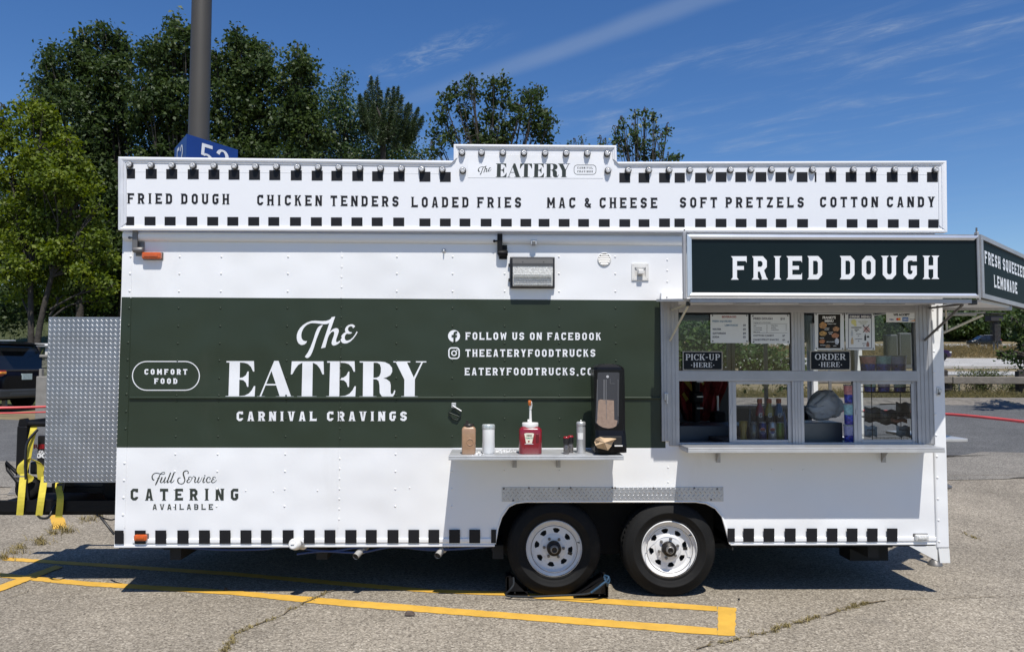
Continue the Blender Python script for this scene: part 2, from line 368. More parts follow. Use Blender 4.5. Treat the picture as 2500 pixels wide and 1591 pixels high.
        q.append([(l - t / 2 - .07, 1), (l - t / 2, 1), (l - t / 2, .91)])
    elif ch == 'S': rb([(r, .70), (r, T - c * .6), (r - c, T), (l + c, T), (l, T - c), (l, m + c * .9), (l + c, m), (r - c, m), (r, m - c * .9), (r, b + c), (r - c, b), (l + c, b), (l, b + c * .6), (l, .30)])
    elif ch == 'Z': rb([(0, T), (w, T)]); rb([(0, b), (w, b)]); q.append([(.02, t * .6), (t * 1.1, t * .6), (w - .02, 1 - t * .6), (w - t * 1.1, 1 - t * .6)])
    elif ch == '&': rb([(w * .98, .42), (w * .80, b + .03), (w * .5, b), (l, b + c), (l, .36), (w * .62, .68), (w * .62, T - .08), (w * .42, T), (w * .22, T - .08), (w * .22, .70), (w, .02)], tt=t * .8)
    elif ch == '.': w = .2; q.append([(w / 2 + .13 * math.cos(a * math.pi / 5), .02 + .13 * math.sin(a * math.pi / 5)) for a in range(10)])
    elif ch == '-': w = .35; q.append([(0, .40), (w, .40), (w, .56), (0, .56)])
    elif ch == ' ': w = .42
    return q, w
def layoutA(text, w=.64, t=.20, gap=.30, space=.42):
    x = 0; q = []
    for ch in text:
        if ch == ' ': x += space; continue
        g, gw = glyphA(ch, w, t); q += [[(p[0] + x, p[1]) for p in f] for f in g]; x += gw + gap
    return q, x - gap
# bold roman capitals for the small enamel signs
def glyphS(ch):
    T, h = .17, .07; q = []; w = .62
    def st(x, y0=0., y1=1.): q.append([(x, y0), (x + T, y0), (x + T, y1), (x, y1)])
    def se(x, y, ww=.31): q.append([(x + T / 2 - ww / 2, y), (x + T / 2 + ww / 2, y), (x + T / 2 + ww / 2, y + h), (x + T / 2 - ww / 2, y + h)])
    def bar(x0, x1, y, hh=h): q.append([(x0, y), (x1, y), (x1, y + hh), (x0, y + hh)])
    def bowl(cx, cy, rx, ry, a0, a1, wt, cl=False):
        n = 14; pts = []; ws = []
        for i in range(n + (0 if cl else 1)):
            a = R(a0 + (a1 - a0) * i / n); pts.append((cx + rx * math.cos(a), cy + ry * math.sin(a))); ws.append(h + (wt - h) * abs(math.cos(a)) ** 1.3)
        q.extend(ribbon(pts, ws, cl))
    if ch == 'I': w = .33; st(.08); se(.08, 0); se(.08, .93)
    elif ch in 'PRD':
        st(.08); se(.08, 0); se(.08, .93)
        if ch == 'D': w = .76; bar(.2, .4, .93); bar(.2, .4, 0); bowl(.38, .5, .30, .465, -90, 90, T)
        else:
            bar(.2, .38, .93); bar(.2, .38, .45); bowl(.36, .705, .22, .255, -90, 90, T); w = .66
            if ch == 'R': w = .74; q.append([(.30, .47), (.48, .49), (.72, .02), (.54, 0)]); bar(.52, .80, 0)
    elif ch == 'C': w = .70; bowl(.40, .5, .31, .465, 38, 322, T); q.append([(.60, .66), (.68, .66), (.68, .98), (.63, .98)])
    elif ch == 'O': w = .80; bowl(.40, .5, .31, .465, 0, 360, T, True)
    elif ch == 'K': w = .76; st(.08); se(.08, 0); se(.08, .93); q += [[(.24, .40), (.30, .40), (.66, .95), (.56, .95)], [(.30, .52), (.46, .60), (.74, .02), (.54, .02)]]; bar(.5, .76, .93); bar(.5, .80, 0)
    elif ch == 'U': w = .80; st(.08, .3, 1); se(.08, .93); q.append([(.56, .3), (.64, .3), (.64, 1), (.56, 1)]); bar(.50, .72, .93); bowl(.38, .32, .22, .285, 180, 360, T * .8)
    elif ch == 'H': w = .82; st(.08); st(.54); [se(x, y) for x in (.08, .54) for y in (0, .93)]; bar(.24, .56, .47)
    elif ch == 'E': w = .66; st(.08); se(.08, 0); se(.08, .93); bar(.2, .60, .93); bar(.2, .62, 0); bar(.2, .48, .47); q += [[(.54, .74), (.60, .74), (.60, 1), (.50, 1)], [(.56, .28), (.62, .28), (.62, 0), (.50, 0)], [(.44, .36), (.48, .36), (.48, .64), (.44, .64)]]
    elif ch == '-': w = .40; bar(.05, .36, .40, .12)
    elif ch == '*': w = .34; q.append([(.16 + .10 * math.cos(a * math.pi / 6), .45 + .10 * math.sin(a * math.pi / 6)) for a in range(12)])
    elif ch == '5': w = .6; q.extend(ribbon([(.56, .94), (.16, .94), (.13, .54)], .13)); bowl(.30, .33, .23, .27, 120, -140, .16)
    elif ch == '2': w = .62; bowl(.31, .70, .21, .24, 165, -35, .16); q.extend(ribbon([(.48, .60), (.12, .07), (.60, .07)], .14))
    return q, w
def layoutS(text, gap=.06):
    x = 0; q = []
    for ch in text:
        if ch == ' ': x += .35; continue
        g, gw = glyphS(ch); q += [[(p[0] + x, p[1]) for p in f] for f in g]; x += gw + gap
    return q, x - gap
def span(q, L, x0, y0, x1, y1, h):
    """unit lettering -> photo pixels along a baseline"""
    return [[(x0 + (x1 - x0) * p[0] / L, y0 + (y1 - y0) * p[0] / L - p[1] * h) for p in f] for f in q]
def decal(name, polys, fn, m, parent, n=(0, -1, 0), lift=.0014, holes=None, step=.00007, th=0.0):
    """flat vinyl shapes: polys in the map's own 2-D units, fn maps them on to the surface"""
    mb = MB(); n = Vector(n)
    for k, f in enumerate(polys):
        ls = [f] + (holes.get(k, []) if holes else [])
        off = n * (lift + step * (k % 16)); flat = [p for l in ls for p in l]
        w = [fn(*p) + off for p in flat]
        if len(f) <= 4 and len(ls) == 1: fs = [list(range(len(f)))]
        else: fs = [list(t) for t in tessellate_polygon([[Vector((p[0], p[1], 0)) for p in l] for l in ls])]
        good = []
        for q in fs:
            nn = Vector((0, 0, 0))
            for i in range(len(q)): nn += (w[q[i]]).cross(w[q[(i + 1) % len(q)]])
            good.append(q if nn.dot(n) >= 0 else q[::-1])
        mb.add(w, good)
    return mb.build(name, m, parent)
def onY(Y): return lambda u, v: P(u, v, Y)
def plain(text, size, x=0, y=0, align='LEFT', bold=0.0):
    """small print from the built-in font, as polygons in 2-D"""
    cu = bpy.data.curves.new('t', 'FONT'); cu.body = text; cu.size = size; cu.align_x = align; cu.offset = bold; cu.resolution_u = 2
    o = bpy.data.objects.new('t', cu); COL.objects.link(o)
    bpy.context.view_layer.update()
    me = bpy.data.meshes.new_from_object(o.evaluated_get(bpy.context.evaluated_depsgraph_get()))
    q = [[(me.vertices[i].co.x + x, me.vertices[i].co.y + y) for i in p.vertices] for p in me.polygons]
    bpy.data.objects.remove(o); bpy.data.curves.remove(cu); bpy.data.meshes.remove(me)
    return q
# ================================================================== the ground
def asphalt(name, c0, c1, c2, stain):
    m = bpy.data.materials.new(name); m.use_nodes = True
    N = m.node_tree.nodes; L = m.node_tree.links; b = N['Principled BSDF']
    tc = N.new('ShaderNodeTexCoord')
    def nz(s, det=2, ro=.5, ty=None):
        n = N.new('ShaderNodeTexNoise'); n.inputs['Scale'].default_value = s; n.inputs['Detail'].default_value = det; n.inputs['Roughness'].default_value = ro
        L.new(tc.outputs['Object'], n.inputs['Vector']); return n.outputs[0]
    vo = N.new('ShaderNodeTexVoronoi'); vo.inputs['Scale'].default_value = 105; L.new(tc.outputs['Object'], vo.inputs['Vector'])
    sx = N.new('ShaderNodeSeparateColor'); L.new(vo.outputs['Color'], sx.inputs[0])
    cr = N.new('ShaderNodeValToRGB'); e = cr.color_ramp.elements
    e[0].position = 0; e[0].color = (*c0, 1); e[1].position = 1; e[1].color = (*c2, 1)
    x = e.new(.30); x.color = (*c1, 1); x = e.new(.82); x.color = (*[(a * .6 + d * .4) for a, d in zip(c1, c2)], 1)
    L.new(sx.outputs[0], cr.inputs[0])
    def mul(a, fac, lo, hi):
        r = N.new('ShaderNodeMapRange'); r.inputs['From Min'].default_value = .28; r.inputs['From Max'].default_value = .72; r.inputs['To Min'].default_value = lo; r.inputs['To Max'].default_value = hi; L.new(fac, r.inputs['Value'])
        v = N.new('ShaderNodeVectorMath'); v.operation = 'SCALE'; L.new(a, v.inputs[0]); L.new(r.outputs[0], v.inputs['Scale']); return v.outputs[0]
    c = mul(cr.outputs[0], nz(34, 4, .7), .68, 1.28)
    c = mul(c, nz(.45, 5, .65), .74, 1.18)
    c = mul(c, nz(3.2, 5, .65), .90, 1.08)
    mx = N.new('ShaderNodeMix'); mx.data_type = 'RGBA'; L.new(c, mx.inputs['A']); mx.inputs['B'].default_value = (*stain, 1)
    r = N.new('ShaderNodeMapRange'); r.inputs['From Min'].default_value = .60; r.inputs['From Max'].default_value = .80; r.inputs['To Max'].default_value = .6; L.new(nz(1.1, 6, .7), r.inputs['Value']); L.new(r.outputs[0], mx.inputs['Factor'])
    L.new(mx.outputs['Result'], b.inputs['Base Color'])
    b.inputs['Roughness'].default_value = .9; b.inputs['Specular IOR Level'].default_value = .25
    bp = N.new('ShaderNodeBump'); bp.inputs['Strength'].default_value = .55; bp.inputs['Distance'].default_value = .006; L.new(sx.outputs[1], bp.inputs['Height']); L.new(bp.outputs[0], b.inputs['Normal'])
    return m
M_ASPH = asphalt('old_asphalt', (.125, .106, .084), (.245, .213, .166), (.48, .43, .35), (.145, .132, .115))
M_ASPH2 = asphalt('grey_asphalt', (.062, .063, .063), (.108, .109, .109), (.18, .18, .178), (.055, .057, .06))
M_ASPH3 = asphalt('dusty_asphalt', (.10, .092, .080), (.20, .185, .160), (.36, .335, .29), (.125, .12, .11))
M_ROAD = asphalt('pale_concrete_road', (.30, .29, .275), (.40, .39, .37), (.50, .49, .46), (.33, .32, .30))
M_DIRT = mat('dry_verge', (.20, .155, .085), .95, 0, (1.5, .35), (30, .6, .03), dirt=((.10, .12, .035), 1.4, .5, (1, 1, 1), .7))
M_GRAVEL = mat('pale_kerb_stone', (.185, .165, .14), .9, 0, (6, .35), (18, .9, .05), dirt=((.10, .095, .04), 2.5, .52, (1, 1, 1), .7))
def sheet(name, x0, x1, ya, yb, lift, m, nx=40, ny=40, wob=0.0, fz=None):
    """a sheet that follows the terrain"""
    mb = MB(); rnd = random.Random(len(name))
    ox = [rnd.uniform(-wob, wob) for _ in range(nx + 1)]; o2 = [rnd.uniform(-wob, wob) for _ in range(nx + 1)]
    ys = [k / ny for k in range(ny + 1)]
    kn = sorted(set([(Y - ya) / (yb - ya) for Y in [q[0] for q in PROF] + list(range(2, 48)) if ya < Y < yb] + ys))
    xs = [x0 + (x1 - x0) * i / nx for i in range(nx + 1)]
    xs += [x for x in (-6, -5, -4, -3, -2, -1, 0, 1) if x0 < x < x1 and min(abs(x - q) for q in xs) > 1e-4]; xs.sort(); nx = len(xs) - 1
    ox = [rnd.uniform(-wob, wob) for _ in range(nx + 1)]; o2 = [rnd.uniform(-wob, wob) for _ in range(nx + 1)]
    vs = []
    for j, t in enumerate(kn):
        for i, x in enumerate(xs):
            y = ya + (yb - ya) * t
            if j == 0: y += ox[i]
            elif j == len(kn) - 1: y += o2[i]
            vs.append((x, y, (fz(x, y) if fz else tz(y, x)) + lift))
    w = nx + 1
    fs = [(j * w + i, j * w + i + 1, (j + 1) * w + i + 1, (j + 1) * w + i) for j in range(len(kn) - 1) for i in range(nx)]
    mb.add(vs, fs, 0, True); return struct(mb.build(name, m))
struct_ground = sheet('ground', -400, 500, -60, 850, 0.0, M_DIRT, 30, 60)
sheet('parking_lot', -45, 60, -40, 5.6, .004, M_ASPH, 60, 40, .12)
sheet('access_road', -45, 70, 5.0, 11.9, .008, M_ASPH2, 160, 30, .28)
sheet('slip_road', -60, 200, 34, 43, .012, M_ROAD, 40, 6)
sheet('highway', -60, 260, 50, 70, .012, M_ROAD, 40, 12)
sheet('far_carriageway', -60, 300, 104, 119, .012, M_ROAD, 40, 8)
sheet('lot_edge', -45, 60, 4.3, 6.1, .0105, M_ASPH3, 130, 10, .45)
sheet('kerb', 3, 70, 11.6, 12.9, .0, M_GRAVEL, 90, 14, .14, lambda x, y: tz(y, x) + .10 * math.sin(math.pi * max(0, min(1, (y - 11.6) / 1.3))) + .002)
sheet('road_edge_line', -60, 260, 47.0, 47.6, .05, M_DECALW, 20, 3)
# painted lines: worn yellow
def paint_mat():
    m = mat('yellow_road_paint', (.66, .385, .055), .7, 0, (5, .12), (90, .5, .004), dirt=((.24, .20, .14), 9, .60, (1, 1, 1), .9))
    return m
M_LINE = paint_mat()
def marking(px, lift=.0075):
    mb = MB(); pts = [G(*p) for p in px]
    # densify long edges with slight wobble
    out = []
    for i, p in enumerate(pts):
        q = pts[(i + 1) % len(pts)]; n = max(1, int((q - p).length / .035))
        d = (q - p); nn = Vector((-d.y, d.x, 0)).normalized()
        for k in range(n):
            w = 0 if k == 0 else random.gauss(0, .0028)
            c = p + d * (k / n) + nn * w; out.append(Vector((c.x, c.y, tz(c.y, c.x) + lift)))
    tr = tessellate_polygon([[Vector((p.x, p.y, 0)) for p in out]])
    fs = []
    for t in tr:
        a, b, c = (out[i] for i in t); fs.append(list(t) if (b - a).cross(c - a).z > 0 else list(t)[::-1])
    mb.add(out, fs); return struct(mb.build('road_marking', M_LINE))
marking([(-60, 1394), (209, 1420.5), (558, 1441.5), (830, 1464.5), (1249, 1497.5), (1670, 1528.5), (1751, 1535), (1751, 1552), (1670, 1546.5), (1249, 1512.5), (830, 1480.5), (558, 1452.5), (209, 1431.5), (-60, 1404)])
marking([(5, 1361), (250, 1377), (560, 1397), (880, 1425), (1057, 1440), (1230, 1445), (1423, 1459), (1667, 1475), (1751, 1482), (1751, 1493.5), (1667, 1488.5), (1423, 1472), (1230, 1455), (1057, 1448), (880, 1435), (560, 1406), (250, 1385), (5, 1368.5)])
marking([(1752.5, 1482), (1797, 1485), (1795, 1553.5), (1752.5, 1552.5)])
marking([(-60, 1452), (70, 1404.5), (135, 1382), (154, 1386), (95, 1409), (-60, 1470)], .0105)
marking([(121, 1262), (140, 1250), (158, 1268), (163, 1290), (130, 1293)])
marking([(-60, 1178), (60, 1172.5), (60, 1177), (-60, 1183)])
# cracks with dry weeds in them
M_CRACK = mat('crack_soil', (.15, .115, .07), .95, 0, (6, .4), (60, .6, .01))
M_WEED = mat('dry_weed', (.24, .19, .075), .8, 0, (9, .35))
def crack(px, w):
    pts = [G(*p) for p in px]; out = []
    for a, b in zip(pts, pts[1:]):
        n = max(2, int((b - a).length / .05))
        for k in range(n): out.append(a + (b - a) * (k / n) + Vector((random.gauss(0, .010), random.gauss(0, .010), 0)))
    mb = MB(); vs = []
    for i, p in enumerate(out):
        d = (out[min(i + 1, len(out) - 1)] - out[max(0, i - 1)]).normalized(); nn = Vector((-d.y, d.x, 0)); h = w * random.uniform(.1, .8)
        vs += [Vector((p.x, p.y, tz(p.y, p.x) + .012)) + nn * h, Vector((p.x, p.y, tz(p.y, p.x) + .012)) - nn * h]
    mb.add(vs, [(2 * i + 1, 2 * i + 3, 2 * i + 2, 2 * i) for i in range(len(out) - 1)])
    struct(mb.build('pavement_crack_line', M_CRACK)); return out
cr1 = crack([(520, 1620), (560, 1576), (580, 1548), (645, 1520), (700, 1495), (745, 1474), (800, 1448), (850, 1430)], .013)
cr2 = crack([(1700, 1592), (1740, 1572), (1830, 1556), (1900, 1537), (1960, 1522), (2010, 1505), (2060, 1489), (2130, 1472), (2180, 1465)], .013)
cr3 = crack([(2170, 1466), (2300, 1462), (2420, 1460), (2520, 1455)], .006)
cr4 = crack([(2312, 1163), (2400, 1161), (2520, 1160)], .012)
cr5 = crack([(2310, 1288), (2350, 1300), (2400, 1322), (2460, 1336), (2520, 1345)], .006)
cr6 = crack([(20, 1462), (60, 1448), (110, 1428), (135, 1418)], .006)
def weeds(name, spots, hh, dens, m):
    mb = MB()
    for p, s in spots:
        for _ in range(dens):
            a = random.uniform(0, 6.283); r = abs(random.gauss(0, s)); x, y = p.x + math.cos(a) * r, p.y + math.sin(a) * r * .7
            h = hh * random.uniform(.25, 1.0); t = Vector((random.gauss(0, .6), random.gauss(0, .6), 1)).normalized() * h; z = tz(y, x) + .008
            sx = Vector((math.cos(a + 1.3), math.sin(a + 1.3), 0)) * .0028 * (1 + h * 4)
            q = Vector((x, y, z)); mid = q + t * .55; e = q + t + Vector((t.x, t.y, -abs(t.x) * .5)) * .5
            mb.add([q - sx, q + sx, mid + sx * .8, mid - sx * .8, e], [(0, 1, 2, 3), (3, 2, 4)])
    return struct(mb.build(name, m), 'stuff')
pick = lambda c, a, b, n: [(c[int(len(c) * random.uniform(a, b))], .022) for _ in range(n)]
weeds('dry_weeds', pick(cr1, .02, .45, 40) + pick(cr1, .45, .95, 14) + pick(cr2, .08, .32, 10) + pick(cr2, .35, .62, 46) + pick(cr2, .70, .93, 36) + pick(cr5, .2, .5, 8), .028, 10, M_WEED)
weeds('weeds', [(G(*p), s) for p, s in (((150, 1292), .10), ((165, 1300), .06), ((215, 1272), .09), ((240, 1262), .05), ((130, 1305), .06), ((100, 1330), .06), ((30, 1352), .08), ((10, 1366), .06), ((95, 1322), .07), ((48, 1340), .04))] , .09, 60, M_WEED)
# ================================================================== the trailer
TR = thing('food_trailer', 'white and dark green food trailer with a checkered marquee and an open serving window', 'food trailer', (0.13, 0, 0))
YB = 2.42
XL = P(279, 1332, 0).x; XR = P(2312, 1335, 0).x
ZT = P(1250, 576, 0).z; ZB = P(1250, 1329, 0).z
wall = MB()
def wpoly(px, mi, holes=()):
    pts = [P(x, y, 0) for x, y in px]; tr = tessellate_polygon([pts]); fs = []
    for t in tr:
        a, b, c = (pts[i] for i in t); fs.append(list(t) if (b - a).cross(c - a).y < 0 else list(t)[::-1])
    wall.add(pts, fs, mi)
wpoly([(304, 575), (2298, 585), (2302, 757), (1652, 757), (1652, 733), (1618, 733), (297, 725)], 0)
wpoly([(297, 725), (1618, 733), (1625, 1093), (285, 1092)], 1)
wpoly([(1618, 733), (1652, 733), (1655, 1088), (1625, 1093)], 0)
wpoly([(2248, 757), (2302, 757), (2309, 1088), (2252, 1088)], 0)
arch = [(1208.5, 1327), (1215, 1290), (1224, 1262), (1241.6, 1236), (1260, 1227), (1283, 1224), (1698, 1224), (1724, 1228), (1747, 1240), (1763, 1260), (1772, 1290), (1782, 1327)]
wpoly([(285, 1092), (1625, 1093), (1655, 1088), (2252, 1088), (2309, 1088), (2313, 1327), (1782, 1327)] + arch[::-1][1:] + [(279, 1332)], 0)
# rivets, dents' edge seams belong to the skin
yt = [626.6, 668, 711]; yg = [752, 796, 838, 880, 923, 965, 978, 1022, 1065]; yl = [1108, 1150, 1193, 1235]
def rivet(px, py, mi, r=.0082): wall.dome(P(px, py, 0), r, .0052, (0, -1, 0), mi)
for x0 in (438, 540, 703, 969, 1105, 1232, 1364.6, 1502):
    Xw = P(x0, 668, 0).x
    def at(y): return x0 + (x0 - 1217) * (y - 668) * 2.9e-5
    for y in yt:
        if not (1232 < x0 < 1360 and y < 700): rivet(at(y), y, 0)
    for y in yg: rivet(at(y), y, 1)
    if x0 < 1200:
        for y in yl: rivet(at(y), y, 0)
for k in range(29):                                        # the seam columns
    y = 627 + k * 24.6
    if 715 < y < 735 or 1085 < y < 1100: continue
    mi = 1 if 730 < y < 1090 else 0
    if y < 1290: rivet(834 + (834 - 1217) * (y - 668) * 2.9e-5, y, mi)
for k in range(17):
    y = 626 + k * 42
    if 715 < y < 735 or 1085 < y < 1100: continue
    rivet(319 - (y - 626) * .030, y, 1 if 730 < y < 1090 else 0, .010)
for y in (634, 660, 687): rivet(1629, y, 0)
for x, y in ((600, 1197), (668, 1198), (775, 1197), (1000, 1190), (1231, 1148), (1365, 1148), (1631, 1140), (1631, 1176), (1884, 1146), (1960, 1146)): rivet(x, y, 0, .006)
# the thin seam lines of the panels
for x0 in (323, 834):
    a, b = P(x0, 610, 0), P(x0 + (x0 - 1217) * 620 * 2.9e-5, 1288, 0)
    for z0, z1, mi in ((a.z, P(x0, 727, 0).z, 0), (P(x0, 728, 0).z, P(x0, 1091, 0).z, 1), (P(x0, 1093, 0).z, b.z, 0)):
        wall.box(a.x - .0025, a.x + .0025, -.0035, .01, z0, z1, mi)
# inner lining
def grid_wall(mb, fn, u0, u1, v0, v1, holes, th, mi=0):
    us = sorted({u0, u1, *[h[0] for h in holes], *[h[1] for h in holes]}); vs = sorted({v0, v1, *[h[2] for h in holes], *[h[3] for h in holes]})
    for a, b in zip(us, us[1:]):
        for c, d in zip(vs, vs[1:]):
            m = ((a + b) / 2, (c + d) / 2)
            if any(h[0] < m[0] < h[1] and h[2] < m[1] < h[3] for h in holes): continue
            p = [fn(a, c), fn(b, c), fn(b, d), fn(a, d)]
            mb.prism(p, th, mi)
wx0, wx1 = P(1652, 900, 0).x, P(2250, 900, 0).x; wz0, wz1 = P(1900, 1089, 0).z, P(1900, 756, 0).z
lin = MB()
zwell = P(1500, 1222, 0).z
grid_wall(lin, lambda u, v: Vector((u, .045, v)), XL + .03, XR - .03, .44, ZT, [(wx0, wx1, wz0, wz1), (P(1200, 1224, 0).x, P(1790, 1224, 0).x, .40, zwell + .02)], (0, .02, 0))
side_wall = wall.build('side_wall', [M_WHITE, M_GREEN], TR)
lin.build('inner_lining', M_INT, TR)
# rear wall with its windows, seen through the serving hatch
def hole(x0, y0, x1, y1): a, b = P(x0, y1, YB), P(x1, y0, YB); return (a.x, b.x, a.z, b.z)
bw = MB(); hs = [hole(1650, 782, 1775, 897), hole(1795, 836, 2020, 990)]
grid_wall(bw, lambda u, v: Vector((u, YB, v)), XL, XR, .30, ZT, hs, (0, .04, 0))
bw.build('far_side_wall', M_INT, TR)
fr_ = MB()
for h in hs:
    fr_.box(h[0] - .03, h[1] + .03, YB - .015, YB - .001, h[2] - .03, h[2], 0); fr_.box(h[0] - .03, h[1] + .03, YB - .015, YB - .001, h[3], h[3] + .03, 0)
    fr_.box(h[0] - .03, h[0], YB - .015, YB - .001, h[2], h[3], 0); fr_.box(h[1], h[1] + .03, YB - .015, YB - .001, h[2], h[3], 0)
hh = hs[1]; ww = hh[1] - hh[0]
for t in (.33, .66): fr_.box(hh[0] + ww * t - .02, hh[0] + ww * t + .02, YB - .015, YB - .001, hh[2], hh[3])
fr_.build('far_window_frame', M_GREY, TR)
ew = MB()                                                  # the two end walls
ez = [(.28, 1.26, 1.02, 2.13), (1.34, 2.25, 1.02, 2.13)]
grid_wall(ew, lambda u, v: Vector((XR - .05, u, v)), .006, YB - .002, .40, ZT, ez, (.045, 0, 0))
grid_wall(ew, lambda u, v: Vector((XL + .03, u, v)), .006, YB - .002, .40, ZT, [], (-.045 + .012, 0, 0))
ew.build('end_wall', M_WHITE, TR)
ef = MB()
for a, b, c, d in ez:
    for q in ((a - .03, a, c, d), (b, b + .03, c, d), (a - .03, b + .03, d, d + .03), (a - .03, b + .03, c - .03, c), (a, b, 1.60, 1.64)):
        ef.box(XR - .075, XR - .052, *q)
ef.build('end_window_frame', M_ALUP, TR)
rf = MB(); rf.box(XL + .02, XR - .02, .0, YB + .04, ZT, ZT + .05, 0, .015); rf.build('roof', M_WHITE, TR)
fl = MB()
xa, xb = P(1204, 1224, 0).x, P(1786, 1224, 0).x
fl.box(XL + .02, xa, .03, YB - .01, .36, .42); fl.box(xb, XR - .06, .03, YB - .01, .36, .42); fl.box(xa + .001, xb - .001, .50, YB - .01, .36, .42)
fl.box(xa + .001, xb - .001, .002, .50, zwell + .004, zwell + .03); fl.box(xa - .01, xa, .005, .50, .34, zwell + .03); fl.box(xb, xb + .01, .005, .50, .34, zwell + .03); fl.box(xa + .001, xb - .001, .49, .499, .20, zwell)
for x in (XL + .4, -1.3, .0, 1.4, XR - .5): fl.box(x - .04, x + .04, .10, YB - .05, .26, .359)
fl.box(XL + .1, XR - .1, .60, .68, .22, .258); fl.box(XL + .1, XR - .1, 1.75, 1.83, .22, .258)
for x in (P(1353, 1400, 0).x, P(1635, 1400, 0).x): fl.box(x - .05, x + .05, .3, YB - .2, .28, .355)
fl.box(P(2075, 1340, .5).x, P(2168, 1340, .5).x, .5, .7, .14, .259)
for x in (P(1353, 1400, 0).x, P(1635, 1400, 0).x): fl.lathe([(.2, -.1), (.34, -.1), (.345, .1), (.2, .1)], (x, 2.25, .345), 'Y', 30)
fl.box(-2.3, -1.2, .9, 1.9, .20, .359, 0, .03); fl.box(1.3, 2.2, 1.0, 1.9, .18, .359, 0, .03); fl.box(-.6, -.2, .6, 2.0, .22, .359, 0, .02)  # unseen tank boxes, added to darken the ground under the trailer
fl.build('floor_frame', M_DARK, TR)
# the rounded cap rail at the eaves
cr = MB()
for t0, t1 in ((304, 1667), (1667, 2299)):
    a, b = P(t0, 584, 0), P(t1, 590, 0); zc, zb = (a.z + b.z) / 2, .042
    n = 8; vs = []
    for p, ym in ((a, 569 + (t0 - 304) * .004), (b, 569 + (t1 - 304) * .004)):
        top = P(p.x * 0 + 1250, ym, 0).z; bot = top - .072
        for k in range(n + 1):
            an = R(-90 + 180 * k / n); vs.append((p.x, -.034 * math.cos(an) - .002, (top + bot) / 2 + (top - bot) / 2 * math.sin(an)))
    cr.add(vs, [(k, n + 1 + k, n + 2 + k, k + 1) for k in range(n)], 0, True)
    cr.add([(a.x, -.002, P(1250, 569, 0).z)] + [tuple(v) for v in vs[:1]], [], 0)
cr.build('cap_rail', mat('rail_white', (.80, .82, .84), .35, 0, (2, .02), dirt=((.40, .22, .14), 16, .70, (1, 1, 5), .8)), TR)
# belt moulding
bm_ = MB(); a, b = P(316, 970.5, 0), P(1622, 970.5, 0); bm_.box(a.x, b.x, -.014, .004, a.z - .010, a.z + .010, 0, .008, 3); bm_.build('belt_moulding', M_GREEN, TR)
# corner posts
cp = MB()
for (z0, z1, mi) in ((P(2300, 1336, 0).z - .002, P(2300, 745, 0).z + .44, 0),):
    x1 = XR + .01; x0 = x1 - .095
    cp.box(x0, x1, -.018, .10, z0, z1, 0, .012)
    for k in range(13): cp.dome((x0 + .018, -.018, z0 + .05 + k * .155), .009, .005, (0, -1, 0), 0)
lp = P(2297, 1372, 0)
cp.prism([(XR - .072, -.016, z0), (XR + .008, -.016, z0), (XR + .012, -.016, lp.z), (XR - .072 + .01, -.016, lp.z)], (0, .08, 0), 1)
cp.prism([(XR - .28, -.006, z0 + .015), (XR - .075, -.006, z0 + .015), (XR - .075, -.006, lp.z + .01)], (0, .01, 0), 1)
cp.build('corner_post', [M_WHITE, mat('rusty_white_post', (.72, .72, .70), .5, 0, (5, .05), dirt=((.22, .08, .03), 7, .60, (3, 1, .5), .8))], TR)
o = MB(); p = P(2291, 955, -.02); o.box(p.x - .014, p.x + .014, -.026, -.018, p.z - .032, p.z + .032, 0, .003); o.box(p.x - .004, p.x + .020, -.036, -.026, p.z - .006, p.z + .018, 0, .003); o.box(p.x - .008, p.x + .006, -.040, -.026, p.z - .024, p.z - .008, 1, .003); o.build('post_latch', [M_STEEL, M_GREY], TR)
# lower rub rail + checker band
rb = MB(); a, b = P(324, 1322, 0), P(1207, 1322, 0); rb.box(a.x, b.x, -.010, .004, a.z - .010, a.z + .022, 0, .008, 3)
a, b = P(1786, 1318, 0), P(2290, 1318, 0); rb.box(a.x, b.x, -.010, .004, a.z - .010, a.z + .022, 0, .008, 3)
a, b = P(279, 1332, 0), P(1208, 1328, 0); rb.box(a.x, b.x, -.006, .03, a.z - .012, a.z + .006, 0, .004); a, b = P(1783, 1327, 0), P(2290, 1326, 0); rb.box(a.x, b.x, -.006, .03, a.z - .010, a.z + .006, 0, .004)
rb.build('rub_rail', M_WHITE, TR)
def quadpx(x, y, w, h, dx=0): return [(x, y + h), (x + w, y + h), (x + w, y), (x, y)]
skl = [(280, 22), (329, 27), (379, 27), (433, 27.5), (485.6, 27), (536, 27), (587, 27), (637, 26.5), (690, 27), (741.6, 27), (792, 27), (843, 27.5), (893, 27), (946, 27), (997, 26.5), (1046, 26.5), (1096.5, 26.5), (1145.7, 26.5), (1199, 12)]
skr = [(1776, 18), (1814.5, 26.5), (1864, 26.5), (1916, 26.5), (1969, 26), (2018.6, 26), (2067, 26.5), (2116.6, 26), (2165, 26)]
decal('checker_pattern', [quadpx(x, 1294 - (x - 280) * .0024, w, 33) for x, w in skl] + [quadpx(x, 1289, w, 33) for x, w in skr], onY(-.011), M_DECALK, side_wall, step=0, lift=.001)
